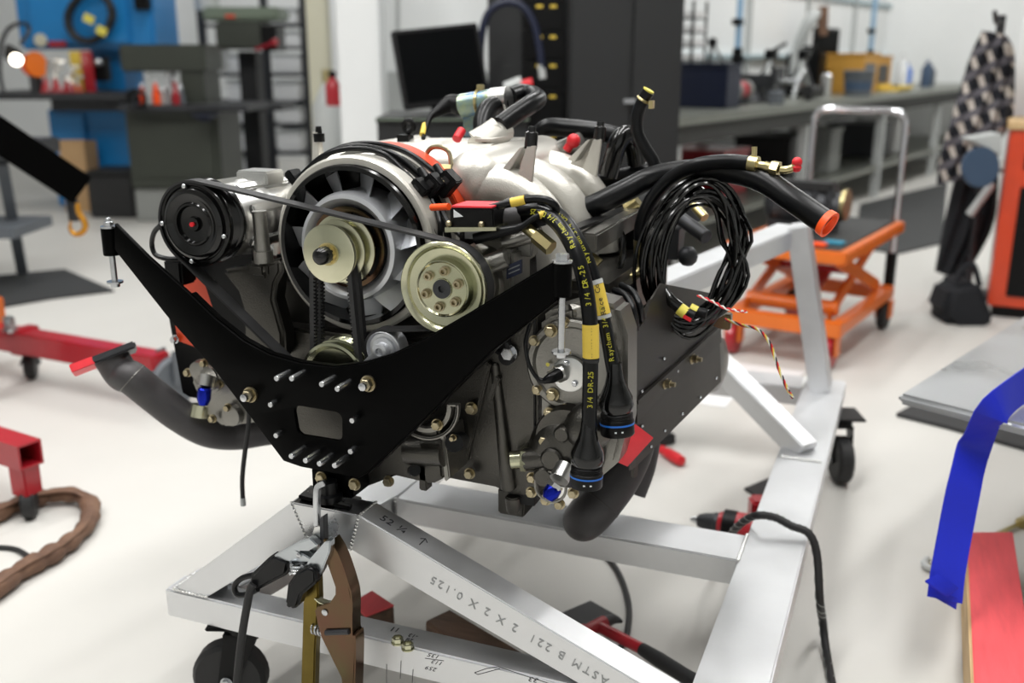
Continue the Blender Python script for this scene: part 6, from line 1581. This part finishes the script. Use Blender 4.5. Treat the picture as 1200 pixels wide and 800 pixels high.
part('guide_knob', MB(MY).sph((-2.9134,7.28,1.0359), 0.035, 12), 'bolt_steel', bs)
hc = tb('hose_coil', 'black hose coil hanging on the blue band saw head', 'hose', -3.1, 7.3)
hcm = MB(MY)
cc2 = Vector((-2.9262,7.28,1.3388))
for k in range(1):
    hp = []
    for j in range(84):
        a = 2 * math.pi * j / 14
        rr = 0.15 + 0.02 * math.sin(j * 0.9)
        hp.append(cc2 + Vector((rr * math.cos(a), -0.05 * (j % 5) / 5, 1.05 * rr * math.sin(a))))
    hcm.tube(hp, 0.022, 8, 2)
part('hose_body', hcm, 'rubber_matt', hc)
for a, b in ((-2.9048,7.18,1.3241), (-2.9061,7.18,1.313)), ((-2.8259,7.18,1.2459), (-2.8272,7.18,1.2346)):
    part('hose_tag', MB(MY).box(a, (0.07, 0.01, 0.055), ry=R(25)), 'yellow', hc)
wl = tb('work_lamp', 'lit gooseneck work lamp beside the band saw', 'lamp', -3.5, 6.9)
part('gooseneck', MB(MY).tube([(-3.4205,6.9,0.8448), (-3.4254,6.9,0.9723), (-3.3965,6.9,1.1365), (-3.3424,6.9,1.2394), (-3.2687,6.9,1.2824), ((-3.2356,6.95,1.2839)), (-3.1956,6.9,1.2394), (-3.2402,6.85,1.1523)], 0.014, 8, 5), 'steel_dark', wl)
part('lamp_shade', MB(MY).lathe([(0, 0.015), (0.04, 0.035), (0.10, 0.055)], (-3.3261,6.85,1.1415), (0.55, -0.6, -0.55), 18), 'black_plastic', wl)
part('bulb', MB(MY).sph((-3.2194,6.72,1.0553), 0.038, 14), 'lamp_bulb', wl)
o = tb('cable_reel', 'orange cable reel standing on the band saw table', 'reel', -3.25, 7.1)
part('reel_drum', MB(MY).lathe([(-0.03, 0.02), (-0.03, 0.075), (0.03, 0.075), (0.03, 0.02)], (-3.2657,7.05,1.0205), (0.85, -0.5, 0.1), 22), 'orange_plastic', o)
part('reel_flange', MB(MY).lathe([(0.03, 0.085), (0.038, 0.085)], (-3.2657,7.05,1.0205), (0.85, -0.5, 0.1), 22), 'orange', o)
part('reel_foot', MB(MY).bb((-3.3059,7.05,0.834),(-3.2532,7.13,0.953)), 'steel_dark', o)
for i, (u0, u1, m, lab) in enumerate((((-3.1002,7.25,0.827), (-3.0061,7.25,1.1108), 'yellow_label', 'upright yellow board leaning on the band saw column'), ((-3.0093,7.22,0.8281), (-2.9343,7.22,1.1107), 'red_paint', 'upright dark red board beside the yellow board'))):
    single('guard_board', MB(MY).bb(u0, (u1[0], u1[1] + 0.03, u1[2])), m, lab, 'board', bev=0.004)
cl = [((-3.2304,7.06,0.8337), (-3.1731,7.1,1.0539)), ((-3.1952,7.06,0.8337), (-3.2126,7.1,1.0201)), ((-3.1541,7.06,0.8337), (-3.1277,7.1,1.0427)), ((-3.113,7.06,0.8337), (-3.1569,7.1,0.9975)), ((-3.0836,7.06,0.8337), (-3.0264,7.1,1.0088)), ((-3.0425,7.06,0.8337), (-3.0921,7.1,0.9521)), ((-2.9987,7.04,0.8344), (-3.0454,7.08,0.9751)), ((-2.9577,7.04,0.8344), (-3.0027,7.08,0.9411))]
for i, (a, b) in enumerate(cl):
    o = thing('hand_clamp', 'small hand clamp with red handle propped on the band saw table', 'clamp', tuple(MY @ Vector(a)), 0, 'hand clamps on the band saw table')
    a, b = Vector(a), Vector(b)
    d = b - a
    part('handle', MB(MY).cyl(a, a + d * 0.45, 0.014, n=8), 'red_paint', o)
    part('bar', MB(MY).bar(a + d * 0.45, b, 0.022, 0.010, (0, 1, 0)), 'bolt_steel', o)
    part('jaw', MB(MY).bar(b, b + Vector((0.06, 0, 0.0)), 0.02, 0.018), 'bolt_steel', o)
o = tb('cardboard_box', 'plain tan cardboard box standing before the band saw', 'box', -3.1, 7.2)
part('carton', MB(MY).bb((-3.2072,7.15,0),(-3.0264,7.37,0.491)), 'cardboard', o, bev=0.003)
part('flap', MB(MY).bb((-3.2061,7.15,0.491),(-3.0253,7.17,0.5088)), 'cardboard', o)
o = tb('plastic_bin', 'dark grey plastic bin on the floor before the band saw', 'bin', -2.9, 6.95)
part('bin_body', MB(MY).bb((-2.9136,6.85,0),(-2.5931,7.2,0.2979)), 'rubber_matt', o, bev=0.015)
part('bin_rim', MB(MY).bb((-2.9153,6.83,0.3002),(-2.5727,7.22,0.3232)), 'rubber_matt', o, bev=0.006)

gm = tb('surface_grinder', 'dark olive green machine tool with open work recess', 'machine', -2.2, 6.9)
part('plinth', MB(MY).bb((-2.5338,6.7,0),(-1.9675,7.2,0.2298)), 'grey_plinth', gm, bev=0.01)
part('machine_base', MB(MY).bb((-2.5319,6.66,0.2292),(-1.9243,7.22,0.7341)), 'green_machine', gm, bev=0.012)
part('base_panel', MB(MY).bb((-2.468,6.64,0.305),(-1.9632,6.66,0.67)), 'green_machine', gm, bev=0.006)
part('overarm', MB(MY).bb((-2.5402,6.7,0.9807),(-1.988,7.1,1.1507)), 'green_machine', gm, bev=0.012)
part('column', MB(MY).bb((-2.1682,6.72,0.731),(-2.0117,7.1,0.9804)), 'green_machine', gm, bev=0.008)
part('work_table', MB(MY).bb((-2.5087,6.5,0.7371),(-1.6833,7.1,0.7795)), 'steel_dark', gm, bev=0.006)
part('hand_wheel', MB(MY).torus((-2.3649,6.45,0.8184), (0.1, -1, 0), 0.055, 0.012, 20, 8).cyl((-2.3649,6.45,0.8184), (-2.4199,6.6,0.8123), 0.02, n=10), 'black_plastic', gm)
part('spindle', MB(MY).cyl((-2.25,6.8,0.9793), (-2.2582,6.8,0.8921), 0.03, n=12), 'bolt_steel', gm)
part('drip_dish', MB(MY).lathe([(-0.04, 0.03), (0, 0.09)], (-1.9429,6.45,0.7239), (0, 0, 1), 18), 'navy', gm)
for i, (u, h, m) in enumerate((((-2.3869,6.62,0.7739), 0.14, 'orange_tin'), ((-2.3427,6.62,0.7739), 0.20, 'pale_grey'), ((-2.2915,6.6,0.7748), 0.17, 'orange_plastic'), ((-2.2543,6.62,0.7739), 0.11, 'silver'), ((-2.2156,6.62,0.7739), 0.15, 'bolt_steel'), ((-2.1648,6.6,0.7748), 0.18, 'red_paint'), ((-2.1392,6.64,0.773), 0.13, 'grey_box'))):
    o = thing('tool_holder', ['rust red', 'pale grey', 'bright orange', 'silver', 'steel', 'dark red', 'slate grey'][i] + ' tool holder standing on the green machine table', 'tool holder', tuple(MY @ Vector(u)), 0, 'tool holders on the green machine')
    part('holder_body', MB(MY).lathe([(0, 0.024), (h * 0.4, 0.024), (h * 0.42, 0.016), (h * 0.8, 0.012)], u, (0, 0, 1), 12), m, o)
    part('holder_tip', MB(MY).lathe([(h * 0.8, 0.012), (h, 0.006)], u, (0, 0, 1), 10), 'bolt_steel', o)

dpm = tb('milling_machine', 'pale green milling machine head on a dark column', 'machine', -1.9, 7.9)
part('machine_foot', MB(MY).bb((-2.248,7.8,0),(-1.7957,8.3,0.1234)), 'steel_dark', dpm, bev=0.01)
part('column', MB(MY).bb((-2.1172,8,0.0921),(-1.9832,8.25,1.114)), 'rubber_matt', dpm, bev=0.006)
part('ram', MB(MY).bb((-2.2831,7.7,1.3299),(-1.7186,8.1,1.4253)), 'green_pale', dpm, bev=0.02)
part('head_block', MB(MY).bb((-2.1951,7.7,1.1248),(-1.8418,8.1,1.3299)), 'green_machine', dpm, bev=0.02)
part('motor', MB(MY).lathe([(0, 0.09), (0.22, 0.09), (0.25, 0.05)], (-2.2953,7.9,1.4098), (0, 0, 1), 18), 'pale_grey', dpm)
part('belt_guard', MB(MY).bb((-1.8561,7.7,1.1127),(-1.7425,8,1.2939)), 'black_plastic', dpm, bev=0.006)
part('quill', MB(MY).cyl((-2.168,7.8,1.1254), (-2.1808,7.8,0.9644), 0.035, n=14), 'bolt_steel', dpm)
part('feed_lever', MB(MY).cyl((-1.8946,7.68,1.1247), (-1.7343,7.6,1.1722), 0.014, n=8).sph((-1.7343,7.6,1.1722), 0.03, 10), 'red_paint', dpm)
part('knee_table', MB(MY).bb((-2.2049,7.5,0.6905),(-1.6913,8,0.7393)), 'steel_dark', dpm, bev=0.005)
part('name_plate', MB(MY).bb((-2.1061,7.69,1.3475),(-2.0372,7.71,1.3713)), 'orange_tin', dpm)

rk = tb('storage_rack', 'grey storage rack full of white bins behind the milling machine', 'rack', -1.9, 9.2)
for u in ((-2.683,9,1.2597), (-2.1376,9,1.2597), (-1.7985,9,1.2597)):
    part('rack_post', MB(MY).bb((u[0] - 0.03, 9.0, 0), (u[0] + 0.03, 9.06, 2.4)), 'steel_dark', rk)
for k, (a, b) in enumerate((((-2.7948,8.98,0.2282),(-1.8227,9.48,0.2581)), ((-2.7734,8.98,0.4738),(-1.8088,9.48,0.5034)), ((-2.7562,8.98,0.6721),(-1.7975,9.48,0.7012)), ((-2.7361,8.98,0.9039),(-1.7844,9.48,0.9326)), ((-2.7166,8.98,1.1323),(-1.7717,9.48,1.1535)), ((-2.7001,8.98,1.3225),(-1.7609,9.48,1.3435)))):
    part('rack_shelf', MB(MY).bb(a, b), 'steel_dark', rk)
BINL = ['white bin on the fourth shelf of the rack, beside the milling machine column', 'white bin on the third shelf of the rack, beside the milling machine column', 'narrow white bin paired with another on the second rack shelf', 'narrow white bin paired with another on the second rack shelf',
        'white bin on the lowest rack shelf beside the milling machine column', 'white bin standing under the lowest rack shelf', 'white bin on the top rack shelf near the cream pillar', 'white bin on the fifth rack shelf near the cream pillar', 'white bin on the fourth rack shelf near the cream pillar', 'white bin on the third rack shelf near the cream pillar',
        'white bin on the second rack shelf near the cream pillar', 'white bin on the lowest rack shelf near the cream pillar']
for i, (a, b) in enumerate((((-2.4958,9,0.9323),(-2.3026,9.35,1.104)), ((-2.4988,9,0.7004),(-2.3043,9.35,0.8818)), ((-2.5758,9,0.5021),(-2.4402,9.35,0.6565)), ((-2.4176,9,0.5021),(-2.2821,9.35,0.6565)), ((-2.4878,9,0.2563),(-2.3058,9.35,0.4503)), ((-2.5053,9,0.0448),(-2.3067,9.35,0.2112)), ((-2.0685,9,1.3441),(-1.8485,9.35,1.4766)), ((-2.0662,9,1.1537),(-1.83,9.35,1.2949)), ((-2.0798,9,0.9323),(-1.8421,9.35,1.104)), ((-2.0801,9,0.7004),(-1.8706,9.35,0.8746)), ((-2.0712,9,0.5021),(-1.8678,9.35,0.6565)), ((-2.0858,9,0.2563),(-1.8811,9.35,0.4503)))):
    o = thing('storage_bin', BINL[i], 'bin', tuple(MY @ Vector(a)), YAW, 'white bins on the rack')
    part('bin_body', MB(MY).bb(a, (b[0], b[1], b[2] - 0.03)), 'paper', o, bev=0.01)
    part('bin_rim', MB(MY).bb((a[0] - 0.008, a[1] - 0.012, b[2] - 0.03), (b[0] + 0.008, b[1], b[2])), 'pale_grey', o, bev=0.004)
struct('pillar_cream', MB(MY).bb((-1.38,7,0),(-1.2408,7.14,3.5032)), 'cream', bev=0.01)
struct('white_panel', MB(MY).bb((-3.8188,10.92,0.9531),(-3.5058,11,2.8553)), 'white_plain')  # plain white board on the back wall
fe = tb('fire_extinguisher', 'red fire extinguisher hung beside the white column', 'extinguisher', -1.3, 6.2)
part('cylinder', MB(MY).lathe([(0, 0.035), (0.01, 0.042), (0.11, 0.042), (0.14, 0.025), (0.155, 0.016)], (-1.0032,5.75,0.8095), (0, 0, 1), 18), 'red_paint', fe)
part('valve_head', MB(MY).lathe([(0.155, 0.016), (0.175, 0.025), (0.19, 0.016)], (-1.0032,5.75,0.8095), (0, 0, 1), 12), 'black_plastic', fe)
part('wall_bracket', MB(MY).bb((-1.02,5.72,0.8109),(-0.9485,5.78,0.885)), 'red_paint', fe)
gs = tb('welding_bottle', 'pale upright gas bottle behind the fire extinguisher', 'gas bottle', -1.3, 6.6)
part('bottle_body', MB(MY).lathe([(0, 0.10), (0.78, 0.10), (0.88, 0.05), (0.92, 0.03)], (-1.142,6.3559,0), (0, 0, 1), 20), 'pale_grey', gs)
part('bottle_valve', MB(MY).lathe([(0.92, 0.03), (1.0, 0.03)], (-1.142,6.3559,0), (0, 0, 1), 10), 'brass', gs)
# grey stand at the picture's edge
sd = tb('steel_stand', 'grey steel stand with splayed legs beside the hoist boom', 'stand', -2.6, 4.6)
part('stand_leg', MB(MY).bar((-2.3825,4.7,0.6027), (-2.5086,5.0053,0), 0.05, 0.05), 'grey_box', sd)
part('stand_leg', MB(MY).bar((-2.7491,4.7,0.6027), (-3.1521,5.0053,0), 0.05, 0.05), 'grey_box', sd)
part('stand_top', MB(MY).bb((-2.7021,4.5,0.623),(-2.2301,5,0.6981)), 'steel_dark', sd, bev=0.01)
part('stand_shelf', MB(MY).bb((-2.7933,4.55,0.2671),(-2.2976,4.95,0.3148)), 'grey_box', sd)

# ------------------------------------------------------------------ clothes rail and red tool cabinet at the right
def cloth(name, rows, material, label, cat, thick=0.05, folds=5, amp=0.02):
    """hanging cloth: rows of (left, right) edge points from top to bottom, with folds and two sides"""
    mbx = MB(MY)
    n = 22
    rows = [(Vector(a), Vector(b)) for a, b in rows]
    L = crom([a for a, b in rows], 4)
    Rr = crom([b for a, b in rows], 4)
    vs, fs = [], []
    m = len(L)
    for s in (-1, 1):
        for i in range(m):
            for j in range(n):
                t = j / (n - 1)
                p = L[i].lerp(Rr[i], t)
                edge = math.sin(math.pi * min(1, max(0, t)))
                off = s * thick * (0.25 + 0.75 * edge) * math.sin(math.pi * (0.12 + 0.86 * i / (m - 1))) ** 0.4
                p = p + Vector((0, off + amp * edge * math.sin(folds * 2 * math.pi * t + 0.35 * i), 0))
                vs.append(p)
    for s in range(2):
        o_ = s * m * n
        for i in range(m - 1):
            for j in range(n - 1):
                fs.append((o_ + i * n + j, o_ + i * n + j + 1, o_ + (i + 1) * n + j + 1, o_ + (i + 1) * n + j))
    o2 = m * n
    for i in range(m - 1):
        fs.append((i * n, (i + 1) * n, o2 + (i + 1) * n, o2 + i * n))
        fs.append((i * n + n - 1, o2 + i * n + n - 1, o2 + (i + 1) * n + n - 1, (i + 1) * n + n - 1))
    for j in range(n - 1):
        fs.append((j, o2 + j, o2 + j + 1, j + 1))
        q = (m - 1) * n
        fs.append((q + j, q + j + 1, o2 + q + j + 1, o2 + q + j))
    mbx.add(vs, fs)
    return single(name, mbx, material, label, cat)


cloth('plaid_shirt', [((2.0551,4.55,1.1851), (2.1633,4.55,1.1566)), ((2.0223,4.55,1.0921), (2.1983,4.55,1.0921)), ((1.9945,4.55,0.9542), (2.22,4.55,0.9359)), ((1.9456,4.5,0.8095), (2.202,4.5,0.8095)), ((1.9181,4.5,0.6606), (2.1462,4.5,0.6906)), ((1.9113,4.5,0.5243), (2.048,4.5,0.5662))], 'plaid', 'dark plaid flannel shirt hanging beside the white column', 'shirt', 0.07, 4, 0.03)
cloth('dark_jacket', [((2.0561,4.62,0.6108), (2.2193,4.62,0.6495)), ((2.0375,4.62,0.4741), (2.2428,4.62,0.4741)), ((2.0194,4.62,0.295), (2.2349,4.62,0.295)), ((2.0066,4.62,0.1325), (2.1417,4.62,0.0831)), ((2.0024,4.62,0.0996), (2.1114,4.62,0.0666))], 'jacket', 'dark navy work jacket hanging below the plaid shirt', 'jacket', 0.06, 4, 0.03)
bg = tb('tool_bag', 'black fabric bag slumped on the floor by the red tool cabinet', 'bag', 2.05, 4.1)
part('bag_body', MB(MY).loft([(1.7848,4,0.0362), (1.818,4,0.1703), (1.928,4,0.1883), (2.0044,4,0.0362), (1.9958,4,-0.0596), (1.8988,4,-0.0818)], (0, 0.2, 0)), 'jacket', bg, bev=0.03, seg=3)
part('bag_strap', MB(MY).tube([(1.8501,4.05,0.1408), (1.8615,4.05,0.2206), (1.9074,4.05,0.2494), (1.9469,4.05,0.1626)], 0.012, 8), 'jacket', bg)
cr = tb('coat_stand', 'dark steel coat stand holding the shirt and jacket', 'coat stand', 2.1, 4.7)
part('stand_pole', MB(MY).cyl((2.1299,4.5507,0), ((2.1299,4.5507,0)[0], (2.1299,4.5507,0)[1], 1.25), 0.018, n=12), 'steel_dark', cr)
part('stand_hook', MB(MY).tube([((2.1299,4.5507,0)[0], (2.1299,4.5507,0)[1], 1.22), ((2.1299,4.5507,0)[0] - 0.05, (2.1299,4.5507,0)[1] - 0.06, 1.22), ((2.1299,4.5507,0)[0] - 0.08, (2.1299,4.5507,0)[1] - 0.10, 1.26)], 0.01, 8), 'steel_dark', cr)
part('stand_base', MB(MY).lathe([(0, 0.12), (0.02, 0.11), (0.03, 0.03)], (2.1299,4.5507,0), (0, 0, 1), 24), 'steel_dark', cr)
single('walking_stick', MB(MY).cyl((1.9825,4.3,0.4165), (2.0642,4.3,0.5526), 0.018, n=10), 'pale_grey', 'pale wooden stick leaning against the dark jacket', 'stick')
tp = Vector((0.352,4.6138,0))
MTC = Matrix.Translation(tp) @ Matrix.Rotation(YAW - R(25), 4, 'Z')
tcab = thing('tool_cabinet', 'red steel tool cabinet with black drawers and wooden top', 'tool cabinet', tuple(tp), YAW - R(25))
part('cabinet_frame', MB(MTC).bb((0, 0, 0.05), (0.75, 0.45, 0.79)), 'orange_tin', tcab, bev=0.006)
part('cabinet_base', MB(MTC).bb((0.02, 0.03, 0.0), (0.73, 0.42, 0.05)), 'black_plastic', tcab)
part('wood_top', MB(MTC).bb((-0.012, -0.015, 0.79), (0.765, 0.46, 0.82)), 'wood_pale', tcab, bev=0.004)
for z0, z1 in ((0.63, 0.74), (0.10, 0.56)):
    d = part('drawer', MB(MTC).bb((0.065, -0.012, z0), (0.70, 0.0, z1)), 'black_plastic', tcab, bev=0.004)
    part('drawer_pull', MB(MTC).bb((0.10, -0.03, z1 - 0.03), (0.66, -0.012, z1 - 0.015)), 'bolt_steel', d)
sdc = thing('sanding_disc', 'round slate blue disc hung on the side of the tool cabinet', 'disc', (0.245,4.5138,0.643), 0)
part('disc', MB(MY).lathe([(0, 0.082), (0.018, 0.082)], (1.9038,4.1,0.643), (0.15, -1, 0.15), 30), 'disc_blue', sdc, bev=0.003)
part('peg', MB(MY).cyl((1.9131,4.12,0.6408), (2.0874,4.28,0.6094), 0.008, n=8), 'steel_dark', sdc)
single('steel_bracket', MB(MY).loft([(1.8602,4.12,0.7543), (1.9889,4.12,0.7781), (2.0009,4.12,0.6892)], (0, 0.10, 0)), 'pale_grey', 'pale triangular bracket on the corner of the tool cabinet', 'bracket', bev=0.002)
